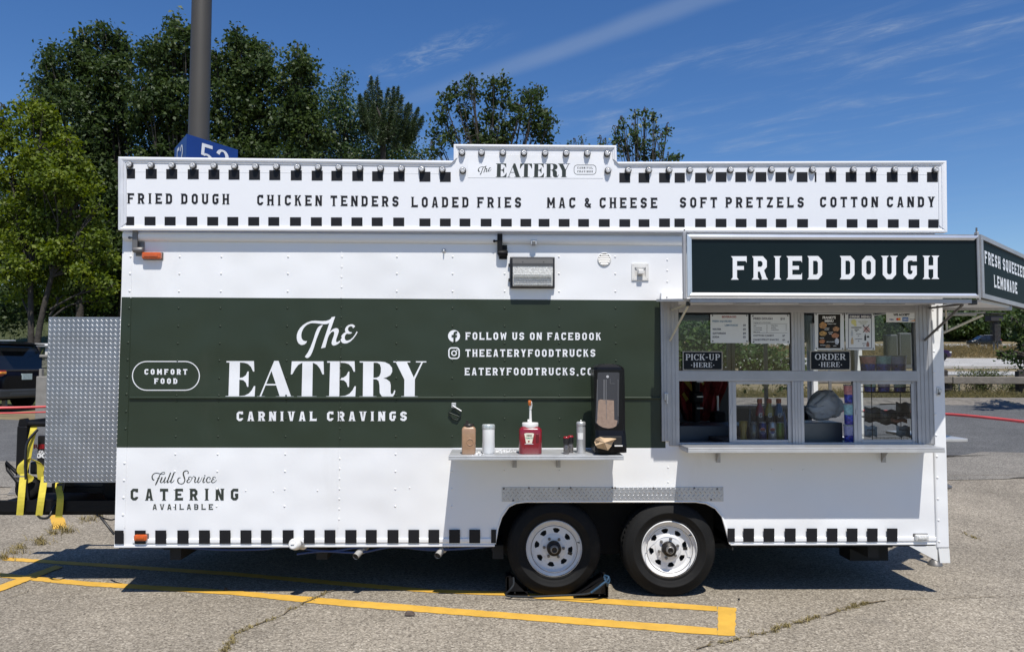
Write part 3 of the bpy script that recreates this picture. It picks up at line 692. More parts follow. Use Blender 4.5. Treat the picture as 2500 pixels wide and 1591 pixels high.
# ------------------------------------------------------------------ writing on the wall
def textA(s, x0, y0, x1, y1, h, fn, m, parent, gap=.30, t=.20, space=.42, w=.64, n=(0, -1, 0), lift=.0014):
    q, L = layoutA(s, w, t, gap, space); return decal('lettering', span(q, L, x0, y0, x1, y1, h), fn, m, parent, n, lift)
W0 = onY(0)
textA('CARNIVAL CRAVINGS', 578, 1027, 993, 1027, 23, W0, M_DECALW, side_wall, .46, .23, .62)
textA('COMFORT', 353, 914, 457, 914, 13.5, W0, M_DECALW, side_wall, .42, .24)
textA('FOOD', 377, 936.5, 433, 936.5, 13.5, W0, M_DECALW, side_wall, .42, .24)
textA('FOLLOW US ON FACEBOOK', 1137, 829, 1466.6, 830, 18, W0, M_DECALW, side_wall, .32, .20, .50)
textA('THEEATERYFOODTRUCKS', 1137, 870.5, 1453, 870.5, 18, W0, M_DECALW, side_wall, .32, .20)
textA('EATERYFOODTRUCKS.COM', 1135, 915.5, 1466, 915.5, 18, W0, M_DECALW, side_wall, .32, .20)
textA('CATERING', 319, 1220.5, 582, 1220.5, 28.5, W0, M_DECALG, side_wall, .62, .22)
textA('AVAILABLE', 373, 1243.3, 520, 1243, 13.5, W0, M_DECALG, side_wall, .50, .18)
def pill(cx0, cy0, cx1, cy1, rad, wpx):
    pts = []
    for (x, y, a0) in ((cx1 - rad, cy0 + rad, -90), (cx1 - rad, cy1 - rad, 0), (cx0 + rad, cy1 - rad, 90), (cx0 + rad, cy0 + rad, 180)):
        for k in range(9): a = R(a0 + 90 * k / 8); pts.append((x + rad * math.cos(a), y + rad * math.sin(a)))
    o = []
    for p in pts:
        if not o or (abs(p[0] - o[-1][0]) + abs(p[1] - o[-1][1])) > 1e-6: o.append(p)
    if abs(o[0][0] - o[-1][0]) + abs(o[0][1] - o[-1][1]) < 1e-6: o.pop()
    return ribbon(o, wpx, True)
decal('lettering_outline', pill(323.5, 882, 487, 952, 35, 2.3), W0, M_DECALW, side_wall, step=0)
# the script word and the roman word, traced
THE = [[(1425, 150), (1318, 172), (1300, 215), (1240, 255), (1160, 278), (1050, 285), (950, 280), (840, 272), (730, 280), (600, 325), (480, 400), (390, 490), (330, 590), (300, 690), (295, 780), (310, 860), (345, 930), (400, 975), (455, 985), (520, 970), (570, 930), (600, 870), (545, 872), (500, 860), (460, 825), (435, 770), (428, 700), (440, 620), (475, 530), (530, 450), (600, 390), (690, 350), (760, 342), (870, 348), (980, 362), (1090, 375), (1180, 370), (1255, 340), (1010, 1085), (1135, 1058), (1215, 760), (1255, 680), (1310, 615), (1360, 588), (1390, 595), (1400, 640), (1385, 710), (1335, 850), (1318, 930), (1335, 980), (1385, 1003), (1450, 985), (1520, 945), (1580, 895), (1560, 855), (1510, 895), (1470, 905), (1450, 880), (1455, 820), (1500, 690), (1530, 600), (1530, 540), (1500, 500), (1450, 490), (1390, 505), (1330, 540), (1268, 605)],
       [(1063, 405), (1055, 397), (1000, 410), (945, 445), (905, 495), (870, 570), (840, 650), (780, 840), (700, 1050), (620, 1210), (535, 1330), (565, 1355), (600, 1370), (650, 1352), (700, 1300), (750, 1200), (790, 1090), (880, 800), (960, 600), (1010, 490)],
       [(1950, 495), (2012, 440), (1985, 405), (1945, 382), (1890, 378), (1820, 398), (1755, 445), (1718, 510), (1715, 570), (1735, 605), (1675, 640), (1620, 700), (1592, 770), (1575, 850), (1600, 880), (1640, 925), (1700, 942), (1780, 930), (1870, 885), (1960, 800), (2040, 690), (2085, 610), (2058, 585), (2010, 680), (1940, 770), (1860, 835), (1780, 860), (1740, 850), (1712, 815), (1703, 765), (1720, 700), (1770, 650), (1830, 662), (1890, 652), (1922, 625), (1905, 612), (1860, 605), (1815, 570), (1800, 525), (1810, 480), (1840, 450), (1890, 432), (1930, 450)]]
kz = 200 / 2408
decal('lettering', [[(700 + x * kz, 760 + y * kz) for x, y in f] for f in THE], W0, M_DECALW, side_wall)
_E = [(62, 52), (378, 52), (383, 172), (368, 172), (345, 120), (310, 85), (270, 72), (217, 68), (214, 245), (250, 240), (285, 215), (305, 172), (318, 172), (314, 348), (300, 348), (285, 300), (255, 272), (210, 266), (207, 455), (270, 450), (320, 425), (355, 385), (378, 340), (393, 340), (385, 470), (50, 470), (50, 455), (85, 453), (97, 68), (62, 68)]
EAT = [_E, [(412, 458), (443, 457), (612, 50), (662, 50), (805, 457), (838, 458), (838, 470), (630, 470), (630, 458), (675, 457), (635, 332), (512, 332), (462, 457), (508, 458), (508, 470), (412, 470)],
       [(815, 55), (1180, 55), (1185, 205), (1168, 205), (1140, 140), (1105, 95), (1057, 70), (1050, 457), (1102, 458), (1102, 470), (876, 470), (876, 458), (928, 457), (937, 70), (890, 95), (855, 140), (820, 205), (803, 205)],
       [(x + 1160, y + 2) for x, y in _E],
       [(1597, 55), (1830, 57), (1890, 65), (1940, 90), (1970, 130), (1972, 175), (1950, 215), (1905, 240), (1870, 250), (1910, 262), (1945, 290), (1955, 330), (1953, 410), (1960, 430), (1972, 433), (1985, 418), (1995, 388), (2008, 390), (2000, 430), (1980, 460), (1945, 472), (1895, 473), (1850, 455), (1828, 420), (1825, 330), (1815, 280), (1790, 262), (1753, 260), (1752, 457), (1792, 458), (1792, 470), (1592, 470), (1592, 458), (1633, 457), (1637, 70), (1597, 68)],
       [(1985, 55), (2180, 55), (2180, 67), (2142, 68), (2220, 240), (2308, 68), (2245, 67), (2245, 55), (2365, 55), (2365, 67), (2325, 68), (2233, 262), (2231, 457), (2266, 458), (2266, 468), (2075, 468), (2075, 457), (2110, 456), (2112, 265), (2015, 68), (1985, 67)]]
EATH = {1: [[(580, 165), (520, 315), (630, 315)]], 4: [[(1757, 70), (1800, 72), (1830, 90), (1842, 130), (1840, 185), (1825, 225), (1795, 243), (1755, 245)]]}
ke = 510 / 2408
big = lambda f: [(540 + x * ke, 870 + y * ke) for x, y in f]
decal('lettering', [big(f) for f in EAT], W0, M_DECALW, side_wall, holes={k: [big(h) for h in v] for k, v in EATH.items()})
FS = [[(205, 425, 24), (172, 425, 30), (142, 370, 32), (145, 310, 26), (190, 250, 19), (260, 225, 17), (330, 235, 15), (400, 258, 13), (460, 262, 13), (508, 242, 13), (512, 214, 13), (480, 200, 13), (430, 215, 15), (385, 255, 20), (350, 330, 26), (310, 420, 32), (270, 510, 34), (235, 580, 26)], [(285, 380, 9), (365, 380, 9)],
      [(435, 345, 32), (400, 430, 32), (380, 480, 28), (400, 506, 18), (440, 495, 12), (490, 430, 10)], [(535, 345, 32), (490, 470, 30), (500, 508, 18), (550, 480, 11), (600, 420, 10)],
      [(685, 215, 30), (590, 470, 30), (600, 508, 18), (650, 475, 11), (700, 410, 10)], [(785, 215, 30), (690, 470, 30), (702, 508, 18), (750, 484, 13), (792, 425, 11)],
      [(1190, 245, 32), (1205, 200, 20), (1170, 162, 18), (1120, 160, 22), (1068, 200, 30), (1056, 260, 36), (1080, 340, 36), (1100, 420, 30), (1085, 490, 24), (1040, 535, 19), (980, 545, 20), (920, 520, 26), (892, 460, 32), (905, 395, 28), (945, 364, 19), (975, 366, 18)],
      [(1290, 375, 24), (1288, 345, 13), (1250, 335, 14), (1210, 365, 22), (1217, 398, 18), (1250, 415, 11)], [(1225, 405, 13), (1178, 440, 27), (1164, 480, 28), (1190, 506, 20), (1240, 495, 12), (1290, 430, 10), (1350, 320, 10)],
      [(1355, 320, 12), (1390, 342, 22), (1415, 365, 28), (1400, 420, 32), (1388, 485, 26), (1412, 503, 15), (1455, 465, 10)], [(1525, 345, 30), (1490, 430, 30), (1478, 485, 26), (1502, 506, 15), (1560, 455, 10), (1612, 345, 10)],
      [(1680, 345, 30), (1640, 450, 30), (1632, 488, 24), (1660, 506, 15), (1705, 465, 10)], [(1690, 284, 4), (1690, 294, 34), (1690, 308, 34), (1690, 318, 4)],
      [(1830, 410, 26), (1852, 378, 18), (1820, 347, 14), (1772, 362, 22), (1738, 430, 32), (1752, 488, 26), (1790, 506, 17), (1855, 475, 10)],
      [(2003, 375, 20), (1988, 345, 12), (1955, 340, 14), (1922, 370, 22), (1932, 403, 18), (1970, 425, 10)], [(1938, 405, 14), (1894, 440, 26), (1888, 488, 26), (1920, 508, 18), (1972, 493, 12), (2040, 430, 10)]]
q = []
for st in FS:
    sp = smooth(st, 5); q += ribbon([(360 + p[0] * kz, 1135 + p[1] * kz) for p in sp], [max(.6, p[2] * kz * 1.05) for p in sp])
decal('lettering', q, W0, M_DECALG, side_wall)
# two round and square social marks
def disc(cx, cy, r, n=28): return [(cx + r * math.cos(2 * math.pi * k / n), cy + r * math.sin(2 * math.pi * k / n)) for k in range(n)]
fmk = [(1107, 834.6), (1107, 822.5), (1102.5, 822.5), (1102.5, 817.5), (1107, 817.5), (1107, 814.5), (1108.6, 810.5), (1112.5, 808.6), (1116.5, 809), (1116.5, 813.2), (1113.5, 813.3), (1112.2, 815), (1112.2, 817.5), (1116.3, 817.5), (1115.5, 822.5), (1112.2, 822.5), (1112.2, 834)]
decal('social_logo', [disc(1108.5, 820, 14.6)], W0, M_DECALW, side_wall)
decal('social_logo_letter', [fmk], W0, M_GREEN, side_wall, lift=.005)
decal('social_logo', pill(1096, 849, 1121, 874.5, 7, 3.0) + ribbon(disc(1108.6, 861.8, 5.6), 2.8, True) + [disc(1115.6, 854.8, 1.7, 10)], W0, M_DECALW, side_wall)
# ------------------------------------------------------------------ fittings on the wall
def marker(x0, y0, x1, y1, m, d=.022):
    o = MB(); a, c = P(x0, y1, 0), P(x1, y0, 0); o.box(a.x, c.x, -.006, 0.002, a.z, c.z, 1, .004); o.box(a.x + .004, c.x - .004, -d, -.005, a.z + .004, c.z - .004, 0, .012, 3)
    o.box(a.x + .022, c.x - .022, -d - .004, -d + .003, (a.z + c.z) / 2 - .010, (a.z + c.z) / 2 + .010, 0, .004)
    return o.build('marker_light', [m, M_GREY], TR)
marker(350, 616, 399.5, 635, M_AMBER, .045); marker(329, 1301, 364, 1319.5, M_AMBER, .034); marker(2229, 1301, 2264.5, 1319.5, M_CLEAR, .034)
wl = sub('wall_lamp', TR, P(1300, 665, 0))
o = MB(); a, c = P(1245, 703, -.03), P(1354.5, 627, -.03)
o.box(a.x, c.x, -.03, 0, a.z, c.z, 0, .006)
zt = c.z - .003; zm = P(1250, 650, -.07).z
pr = [(a.x + .018, -.03, zt)] + [(a.x + .018, -.03 - .072 * math.sin(R(15 * k)), zm + (zt - zm) * math.cos(R(15 * k))) for k in range(1, 7)] + [(a.x + .018, -.03, zm)]
o.prism(pr, (c.x - a.x - .036, 0, 0), 1)
for t in (.28, .74): o.box(a.x + (c.x - a.x) * t - .002, a.x + (c.x - a.x) * t + .002, -.098, -.04, zm + .006, zm + .035, 0)
for z in (a.z + .06, a.z + .17): o.box(a.x - .012, a.x, -.02, -.008, z - .008, z + .012, 0)
o.build('housing', [mat('lamp_housing', (.020, .020, .022), .42, 0, (6, .2), (60, .06, .002)), mat('lamp_hood', (.040, .042, .045), .62, 0, (6, .12), (60, .05, .002))], wl)
o = MB(); b0, c0 = P(1252, 698, -.07), P(1349, 650, -.07)
o.prism([(b0.x, -.03, c0.z - .002), (b0.x, -.098, c0.z - .002), (b0.x, -.094, c0.z - .05), (b0.x, -.070, b0.z + .004), (b0.x, -.03, b0.z)], (c0.x - b0.x, 0, 0), 0)
for k in range(6): z = b0.z + .014 + k * .013; o.box(b0.x + .008, c0.x - .008, -.101 + .004 * (6 - k) * (k < 4), -.06, z, z + .004, 0)
o.build('lens', mat('prismatic_lens', (.72, .72, .69), .22, .0, (120, .35), (140, .8, .006), coat=.5), wl)
o = MB(); p = P(1475, 633, 0)                              # round vent
n = 28; o.lathe([(.050, 0), (.050, .008), (.044, .012), (.041, .006), (.041, 0)], p, 'Y', n)
for k in range(-2, 3): h = k * .0155; wv = math.sqrt(.041 ** 2 - h * h); o.prism([(p.x - wv, -.006, p.z + h + .006), (p.x - wv, -.001, p.z + h + .006), (p.x - wv, -.012, p.z + h - .005)], (2 * wv, 0, 0), 0)
o.add([(p.x + .04 * math.cos(2 * math.pi * k / n), -.0008, p.z + .04 * math.sin(2 * math.pi * k / n)) for k in range(n)], [list(range(n))[::-1]], 1)
o.build('vent_cover', [M_PVC, M_GREY], TR)
o = MB(); a, c = P(1542, 684, 0), P(1583, 644, 0); x0, x1, z0, z1 = a.x, c.x, a.z, c.z     # power inlet plate
for q_ in ((x0, x1, z1 - .026, z1), (x0, x1, z0, z0 + .026), (x0, x0 + .022, z0 + .026, z1 - .026), (x1 - .022, x1, z0 + .026, z1 - .026)): o.box(q_[0], q_[1], -.010, 0, q_[2], q_[3], 0)
cx, cz = (x0 + x1) / 2, (z0 + z1) / 2
o.prism([(x0 + .022, -.010, z1 - .026), (x1 - .022, -.010, z1 - .026), (cx + .022, -.001, cz + .012), (cx - .022, -.001, cz + .012)], (0, -.001, 0), 0)
o.box(x0 + .022, x1 - .022, -.0012, -.0004, z0 + .026, z1 - .026, 1)
o.box(cx - .020, cx + .020, -.050, -.001, cz - .020, cz + .014, 0, .006)
for sx in (x0 + .010, x1 - .010):
    for sz in (z0 + .010, z1 - .010): o.dome((sx, -.010, sz), .004, .002, (0, -1, 0), 1)
o.build('power_inlet', [M_PVC, mat('pvc_recess', (.55, .54, .52), .5)], TR)
def hinge(px, py, m):
    o = MB(); p = P(px, py, -.02)
    o.box(p.x - .018, p.x + .020, -.045, -.030, p.z - .055, p.z + .10, 0, .004); o.box(p.x - .005, p.x + .055, -.012, 0, p.z - .085, p.z + .02, 0, .003)
    o.lathe([(.020, -.016), (.022, 0), (.022, .05), (.016, .055)], (p.x + .005, -.03, p.z - .045), 'X', 14); o.box(p.x - .04, p.x - .018, -.042, -.034, p.z + .038, p.z + .050, 0, .003)
    o.lathe([(.010, .0), (.010, .008)], (p.x - .040, -.034, p.z + .044), 'Y', 10)
    return o.build('hinge_bracket', m, TR)
hinge(332, 596, M_GREY); hinge(1220, 604, M_BLACKM)
o = MB(); p = P(1303, 591, -.035); o.box(p.x - .022, p.x + .022, -.044, -.03, p.z - .020, p.z + .018, 0, .004); o.box(p.x - .012, p.x + .012, -.054, -.04, p.z - .028, p.z + .006, 1, .004); o.build('latch', [M_STEEL, M_GREY], TR)
o = MB(); p = P(1084, 612, 0); o.lathe([(.017, 0), (.017, .003), (.011, .005)], p, 'Y', 14); o.tube([p + Vector((0, 0, .008)), p + Vector((0, -.02, .006)), p + Vector((0, -.022, -.018)), p + Vector((0, -.004, -.020))], .004, 6); o.build('eye_hook', M_STEEL, TR)
o = MB(); p = P(1109, 992, 0)                              # folding latch below the logo
o.box(p.x - .020, p.x + .014, -.012, 0, p.z - .010, p.z + .028, 0, .003)
o.tube([p + Vector((-.012, -.02, .008)), p + Vector((.054, -.03, -.032))], .006, 6, 0)
L4 = [p + Vector(v) for v in ((-.035, -.014, -.030), (-.005, -.014, -.062), (.050, -.014, -.044), (.030, -.014, -.082), (-.020, -.014, -.075))]
o.tube([p + Vector((-.010, -.012, -.012)), L4[0], p + Vector((-.040, -.014, -.052)), L4[4] + Vector((.012, 0, -.012)), p + Vector((.022, -.014, -.098)), p + Vector((.048, -.014, -.062)), L4[2], p + Vector((.006, -.012, -.012))], .005, 6, 1)
o.tube([p + Vector((-.034, -.018, -.044)), p + Vector((.034, -.018, -.072))], .006, 6, 1)
o.build('folding_latch', [M_STEEL, mat('green_painted_latch', (.022, .030, .022), .4)], TR)
# drains, pipes and hoses under the skirt
o = MB(); p = P(722, 1328, -.06); fr = Matrix.Translation(p) @ Matrix.Rotation(R(-18), 4, 'X') @ Matrix.Rotation(R(-20), 4, 'Z')
o.lathe([(.030, -.10), (.030, -.02), (.038, -.02), (.040, .0), (.038, .034), (.030, .036)], (0, 0, 0), 'Y', 22, 0, True, fr); o.box(-.014, .014, -.045, -.03, -.006, .006, 0, .002, 2, fr); o.build('drain_cap', M_PVC, TR)
for px, py in ((868, 1358), (1068, 1356)):
    o = MB(); p = P(px, py, -.02); d = Vector((.055, .12, .055)); o.tube([p, p + d * .5, p + d, p + d + Vector((.0, .1, .06))], [.024, .024, .024, .024], 16, 0, True, False)
    o.tube([p + d * .55, p + d * .95], .032, 16, 0); o.tube([p + d * .02, p + d * .9], .019, 14, 1, True, True); o.build('drain_pipe', [mat('grey_pvc', (.36, .35, .33), .5, 0, (9, .1), dirt=((.15, .12, .09), 8, .5)), M_DARK], TR)
for pts in ([(318, 1338), (420, 1334), (540, 1341), (640, 1340), (700, 1334), (800, 1345), (870, 1336), (960, 1332), (1100, 1340), (1200, 1332)], [(725, 1352), (790, 1345), (880, 1348), (960, 1334), (1060, 1342), (1180, 1334)]):
    o = MB(); o.tube([P(x, y, .03) for x, y in smooth(pts, 5)], .0085, 8); o.build('hose', M_BLUE, TR)
# tread plate strip over the wheel arch
def tread(mb, fn, u0, u1, v0, v1, pitch, ln, wd, h, mi=0):
    """raised lozenges in alternate directions; fn(u, v, height)"""
    nu, nv = int((u1 - u0) / pitch), int((v1 - v0) / pitch)
    for i in range(2 * nu):
        for j in range(2 * nv):
            if (i + j) % 2: continue
            cu, cv = u0 + (i + .5) * (u1 - u0) / nu / 2, v0 + (j + .5) * (v1 - v0) / nv / 2; a = R(45 if i % 2 else -45); c, s = math.cos(a), math.sin(a)
            def q(x, y, k): return fn(cu + x * c - y * s, cv + x * s + y * c, k)
            L2, W2 = ln / 2, wd / 2
            vs = [q(-L2, 0, 0), q(-L2 * .4, -W2, 0), q(L2 * .4, -W2, 0), q(L2, 0, 0), q(L2 * .4, W2, 0), q(-L2 * .4, W2, 0), q(-L2 * .45, 0, h), q(L2 * .45, 0, h)]
            mb.add(vs, [(0, 1, 6), (1, 2, 7, 6), (2, 3, 7), (3, 4, 7), (4, 5, 6, 7), (5, 0, 6)], mi, False)
o = MB(); a, c = P(1225, 1224, -.004), P(1766, 1188, -.004); o.box(a.x, c.x, -.004, 0.001, a.z, c.z, 0, .002)
tread(o, lambda u, v, k: (u, -.0041 - k, v), a.x + .006, c.x - .006, a.z + .006, c.z - .006, .034, .026, .008, .0028)
for px, py in ((1230, 1192), (1291, 1190.5), (1365, 1191.5), (1393, 1190.5), (1495, 1190), (1502, 1190), (1595, 1190.5), (1695, 1191), (1751, 1193), (1736, 1219), (1253, 1221)): o.dome(P(px, py, -.004), .008, .006, (0, -1, 0), 1)
o.build('tread_plate_strip', [M_DIAM2, M_GREY], TR)
# arch lip
o = MB(); pts = [P(x, y, -.004) for x, y in arch]; o.tube([p + Vector((0, .002, 0)) for p in pts], .007, 6); o.build('wheel_arch_lip', M_WHITE, TR)
# ------------------------------------------------------------------ wheels
def tyre_mb():
    o = MB(); Rr, rw = .345, .198
    prof = [(rw, .02), (rw + .006, -.006), (rw + .022, -.016), (rw + .024, -.013), (rw + .030, -.019), (rw + .045, -.026), (.262, -.034), (.264, -.0365), (.272, -.037), (.274, -.034), (.300, -.033), (.302, -.030), (.318, -.025), (.330, -.014), (.342, .004)]
    o.lathe(prof, (0, 0, 0), 'Y', 96, caps=False); seg = 120; rows = [(.342, .004), (.345, .02), (.345, .06), (.338, .064), (.338, .072), (.345, .076), (.345, .13), (.338, .134), (.338, .142), (.345, .146), (.345, .185), (.342, .20), (.28, .235), (rw, .19)]
    vs = []; fs = []
    for i, (r, t) in enumerate(rows):
        for k in range(seg):
            a = 2 * math.pi * k / seg; rr = r - (.007 if (k % 2 == 0 and (i in (0, 1, 2) or i in (9, 10))) else 0); vs.append((rr * math.cos(a), t, rr * math.sin(a)))
    # 'Y' lathe above grows towards -Y for positive t, so mirror: outer face at y = 0
    for i in range(len(rows) - 1):
        for k in range(seg): fs.append((i * seg + k, (i + 1) * seg + k, (i + 1) * seg + (k + 1) % seg, i * seg + (k + 1) % seg))
    o.add(vs, fs, 0, False); return o
def flipy(o): o.v = [(x, -y, z) for x, y, z in o.v]; o.f = [f[::-1] for f in o.f]; return o
def rim_mb():
    o = MB()
    o.lathe([(.200, -.012), (.206, -.008), (.204, .004), (.196, .010), (.186, .012), (.181, .020), (.1725, .024), (.170, .036), (.167, .037), (.163, .046)], (0, 0, 0), 'Y', 72, caps=False)
    seg = 288; rows = [(.163, .046), (.150, .042), (.1445, .041)] + [(.1445 - .0031 * k, .0408 - .0002 * k) for k in range(1, 14)] + [(.099, .036), (.094, .030), (.088, .026), (.052, .026)]
    vs = []; fs = []
    for r, t in rows: vs += [(r * math.cos(2 * math.pi * k / seg), t, r * math.sin(2 * math.pi * k / seg)) for k in range(seg)]
    for i in range(len(rows) - 1):
        rm = (rows[i][0] + rows[i + 1][0]) / 2; q = (rm - .106) / .036          # 0 inner .. 1 outer end of a hand hole
        hw = 0 if not 0 < q < 1 else (.0105 + .0215 * q) * min(1, (q / .14) ** .5 if q < .14 else 1, ((1 - q) / .22) ** .5 if q > .78 else 1) / rm
        for k in range(seg):
            a = 2 * math.pi * (k + .5) / seg; d = (a + .2) % (math.pi / 4) - math.pi / 8
            if abs(d) < hw: continue
            fs.append((i * seg + k, i * seg + (k + 1) % seg, (i + 1) * seg + (k + 1) % seg, (i + 1) * seg + k))
    o.add(vs, fs, 0, True); return o
def barrel_mb():
    o = MB(); o.lathe([(.183, .03), (.17, .09), (.17, .13)], (0, 0, 0), 'Y', 40, 0, caps=False)
    o.add([(.17 * math.cos(2 * math.pi * k / 40), .075, .17 * math.sin(2 * math.pi * k / 40)) for k in range(40)], [list(range(40))]); return o
def hub_mb():
    o = MB(); o.lathe([(.052, .03), (.052, -.022), (.047, -.028), (.030, -.030), (.027, -.046), (.022, -.052), (.012, -.052), (.012, -.046)], (0, 0, 0), 'Y', 28)
    return o
def lug_mb():
    o = MB(); o.lathe([(.011, 0), (.011, -.014), (.008, -.017)], (0, 0, 0), 'Y', 6, 0, False); return o
def wheel(px, turn, yy):
    c = P(px, 1349, yy); c.z = .345 if px > 1500 else .352; c.x = P(px, 1349, yy - .02).x
    e = sub('wheel', TR, c)
    def put(name, me, rot, par_, off=(0, 0, 0)):
        ob = bpy.data.objects.new(name, me); COL.objects.link(ob); ob.parent = par_; ob.location = off; ob.rotation_euler = (0, rot, 0); return ob
    put('tyre', WM['tyre'], turn * .3, e); rm = put('rim', WM['rim'], turn, e); put('hub', WM['hub'], turn, e); put('brake_drum', WM['drum'], 0, e)
    e.matrix_parent_inverse = Matrix.Translation(-TR.location)
    return e
WM = {}
def mk_meshes():
    t = MB(); raw = tyre_mb()
    # the first lathe block uses -along; mirror just those vertices
    n0 = 15 * 96; raw.v = [((x, -y, z) if i < n0 else (x, y, z)) for i, (x, y, z) in enumerate(raw.v)]
    WM['tyre'] = raw.mesh('tyre', M_RUBBER)
    r = rim_mb(); n1 = 10 * 72; r.v = [((x, -y, z) if i < n1 else (x, y, z)) for i, (x, y, z) in enumerate(r.v)]
    r.lathe([(.1715, -.022), (.169, -.0235), (.1665, -.022)], (0, 0, 0), 'Y', 72, 2, True, caps=False)
    r.v[-216:] = [(x, -y, z) for x, y, z in r.v[-216:]]
    r.tube([(.150, .030, .095), (.160, -.002, .102)], .0045, 6, 1)
    r.add([(.112, .0365, -.012), (.145, .0375, -.012), (.145, .0375, .010), (.112, .0365, .010)], [(0, 1, 2, 3)], 1)
    for k in range(6):
        a = 2 * math.pi * k / 6 + .3; lg = lug_mb(); r.add([(x + .072 * math.cos(a), y + .026, z + .072 * math.sin(a)) for x, y, z in [(v[0], -v[1], v[2]) for v in lg.v]], lg.f, 2)
    WM['rim'] = r.mesh('rim', [M_RIM, M_BLACK, M_GREY])
    h = hub_mb(); h.lathe([(.031, -.0305), (.0275, -.0475), (.0235, -.053), (.021, -.0525)], (0, 0, 0), 'Y', 24, 1, caps=False); h.v = [(x, -y, z) for x, y, z in h.v]; h.f = [f[::-1] for f in h.f]; WM['hub'] = h.mesh('hub', [mat('greasy_hub', (.020, .017, .015), .45, .3, (20, .4)), mat('hub_cap_metal', (.30, .29, .28), .4, .6, (30, .3))])
    d = barrel_mb(); d.v = [(x, abs(y), z) for x, y, z in d.v]; WM['drum'] = d.mesh('brake_drum', M_DARK)
mk_meshes()
wheel(1353, .35, .030); wheel(1635, .02, .030)
# ------------------------------------------------------------------ the marquee
YM = -.065
mq = sub('marquee', TR, P(1300, 480, YM))
o = MB()
outl = [(291, 562), (2310, 568), (2308, 394), (1505, 396.5), (1504, 356.5), (1108, 353.5), (1108, 393.5), (291, 384)]
pts = [P(x, y, YM) for x, y in outl]; o.prism(pts, (0, .045, 0), 0)
o.build('sign_board', M_MARQ, mq)
o = MB()
def rim_strip(a, b, wpx, side, mi=0):
    """frame strip between two outline points, inside the outline"""
    A, B = P(*a, YM), P(*b, YM); d = (B - A).normalized(); n = Vector((-d.z, 0, d.x)) * side; h = n * (wpx / 330.0)
    prof = [(0.0, 0.0), (0.0, -.014), (.35, -.016), (.62, -.012), (.66, -.007), (1.0, -.005), (1.0, 0.0)]
    vs = []
    for p, e in ((A, 1), (B, -1)): vs += [p + h * u + Vector((0, v - .0005, 0)) + d * e * u * wpx / 330.0 * (1 if True else 0) for u, v in prof]
    k = len(prof); o.add(vs, [(i, i + 1, k + i + 1, k + i) for i in range(k - 1)] + [tuple(range(k))[::-1], tuple(range(k, 2 * k))], mi)
rim_strip((291, 384), (1108, 393.5), 13, -1); rim_strip((1108, 353.5), (1504, 356.5), 11, -1); rim_strip((1505, 396.5), (2308, 394), 11, -1)
rim_strip((291, 562), (2310, 568), 11, 1); rim_strip((291, 562), (291, 384), 18, -1, 1); rim_strip((2308, 394), (2310, 568), 18, -1)
rim_strip((1108, 393.5), (1108, 353.5), 9, -1); rim_strip((1504, 356.5), (1505, 396.5), 9, -1)
o.build('frame', [M_MARQ, mat('scuffed_white', (.66, .67, .70), .4, .1, (5, .05), dirt=((.30, .31, .33), 7, .52, (4, 1, .5), .6))], mq)
o = MB()                                                   # the vinyl overlay round the name and its seams
for y, x0, x1 in ((419.5, 312, 1098), (422, 1513, 2290)): a, b = P(x0, y, YM), P(x1, y, YM); o.box(a.x, b.x, YM - .0012, YM, a.z - .001, a.z + .001)
a, b = P(1142, 434, YM), P(1472, 380, YM); o.box(a.x, b.x, YM - .0016, YM - .0004, a.z, b.z)
o.build('overlay', M_DECALW, mq)
MQ = onY(YM)
ux = [(310, 20), (356, 27), (406, 27), (458.5, 27), (509, 27), (558, 27), (608, 27), (657.5, 27), (710, 27), (761, 27), (809, 27), (860, 27), (908.5, 27), (961, 27), (1024, 27), (1074, 26.5), (1512, 26.5), (1559, 26.5), (1609, 26.5), (1647, 25), (1697, 26.5), (1747, 26.5), (1795, 26.5), (1844.5, 26.5), (1893, 26.5), (1945, 26.5), (1989, 4), (2015, 26.5), (2064.6, 26.5), (2113, 26.5), (2165, 26.5), (2215, 26.5), (2263, 26.5)]
lx = [(308, 20), (353, 27), (402, 27), (455, 27), (506, 27), (555, 27), (606, 27), (655, 27), (708, 27), (759, 27), (808, 27), (858, 27), (907.5, 27), (960, 27), (1024, 27), (1074, 26.5), (1122, 26.5), (1173.6, 26.5), (1223, 26.5), (1270.5, 26.5), (1315, 26.5), (1364, 26.5), (1411.5, 26.5), (1462, 26.5), (1512, 26.5), (1559, 26.5), (1609, 26.5), (1646.5, 25), (1697, 26.5), (1747, 26.5), (1796, 26.5), (1845.6, 26.5), (1894, 26.5), (1946, 26.5), (2017, 26.5), (2067, 26.5), (2116, 26.5), (2167.5, 26.5), (2218, 26.5), (2266, 25)]
yy = lambda x, a, b: a + (b - a) * (x - 300) / 1980
yu = lambda x: 412 + (420.5 - 412) * min(1, (x - 300) / 800) + (1.5 if 1450 < x < 1700 else 0)
decal('checker_pattern', [quadpx(x, yu(x), w, 24) for x, w in ux], MQ, M_DECALK, mq, step=0, lift=.0016)
decal('checker_pattern', [quadpx(x, yy(x, 529, 536) + (2.0 if 1000 < x < 1600 else 0), w, 24) for x, w in lx], MQ, M_DECALK, mq, step=0, lift=.0016)
for s, x0, y0, x1, y1 in (('FRIED DOUGH', 312, 497, 559, 499), ('CHICKEN TENDERS', 628, 501, 973, 504.5), ('LOADED FRIES', 1005, 506, 1272, 507), ('MAC & CHEESE', 1336, 507.5, 1604, 508), ('SOFT PRETZELS', 1660, 507, 1962, 506.5), ('COTTON CANDY', 2002, 506, 2281, 505.5)):
    textA(s, x0, y0, x1, y1, 25.2, MQ, M_DECALK, mq, .44, .21, .52)
ks = (1392 - 1210) / (2365 - 50)
sm = lambda f: [(1210 + (x - 50) * ks, 399.5 + (y - 52) * 33.5 / 418) for x, y in f]
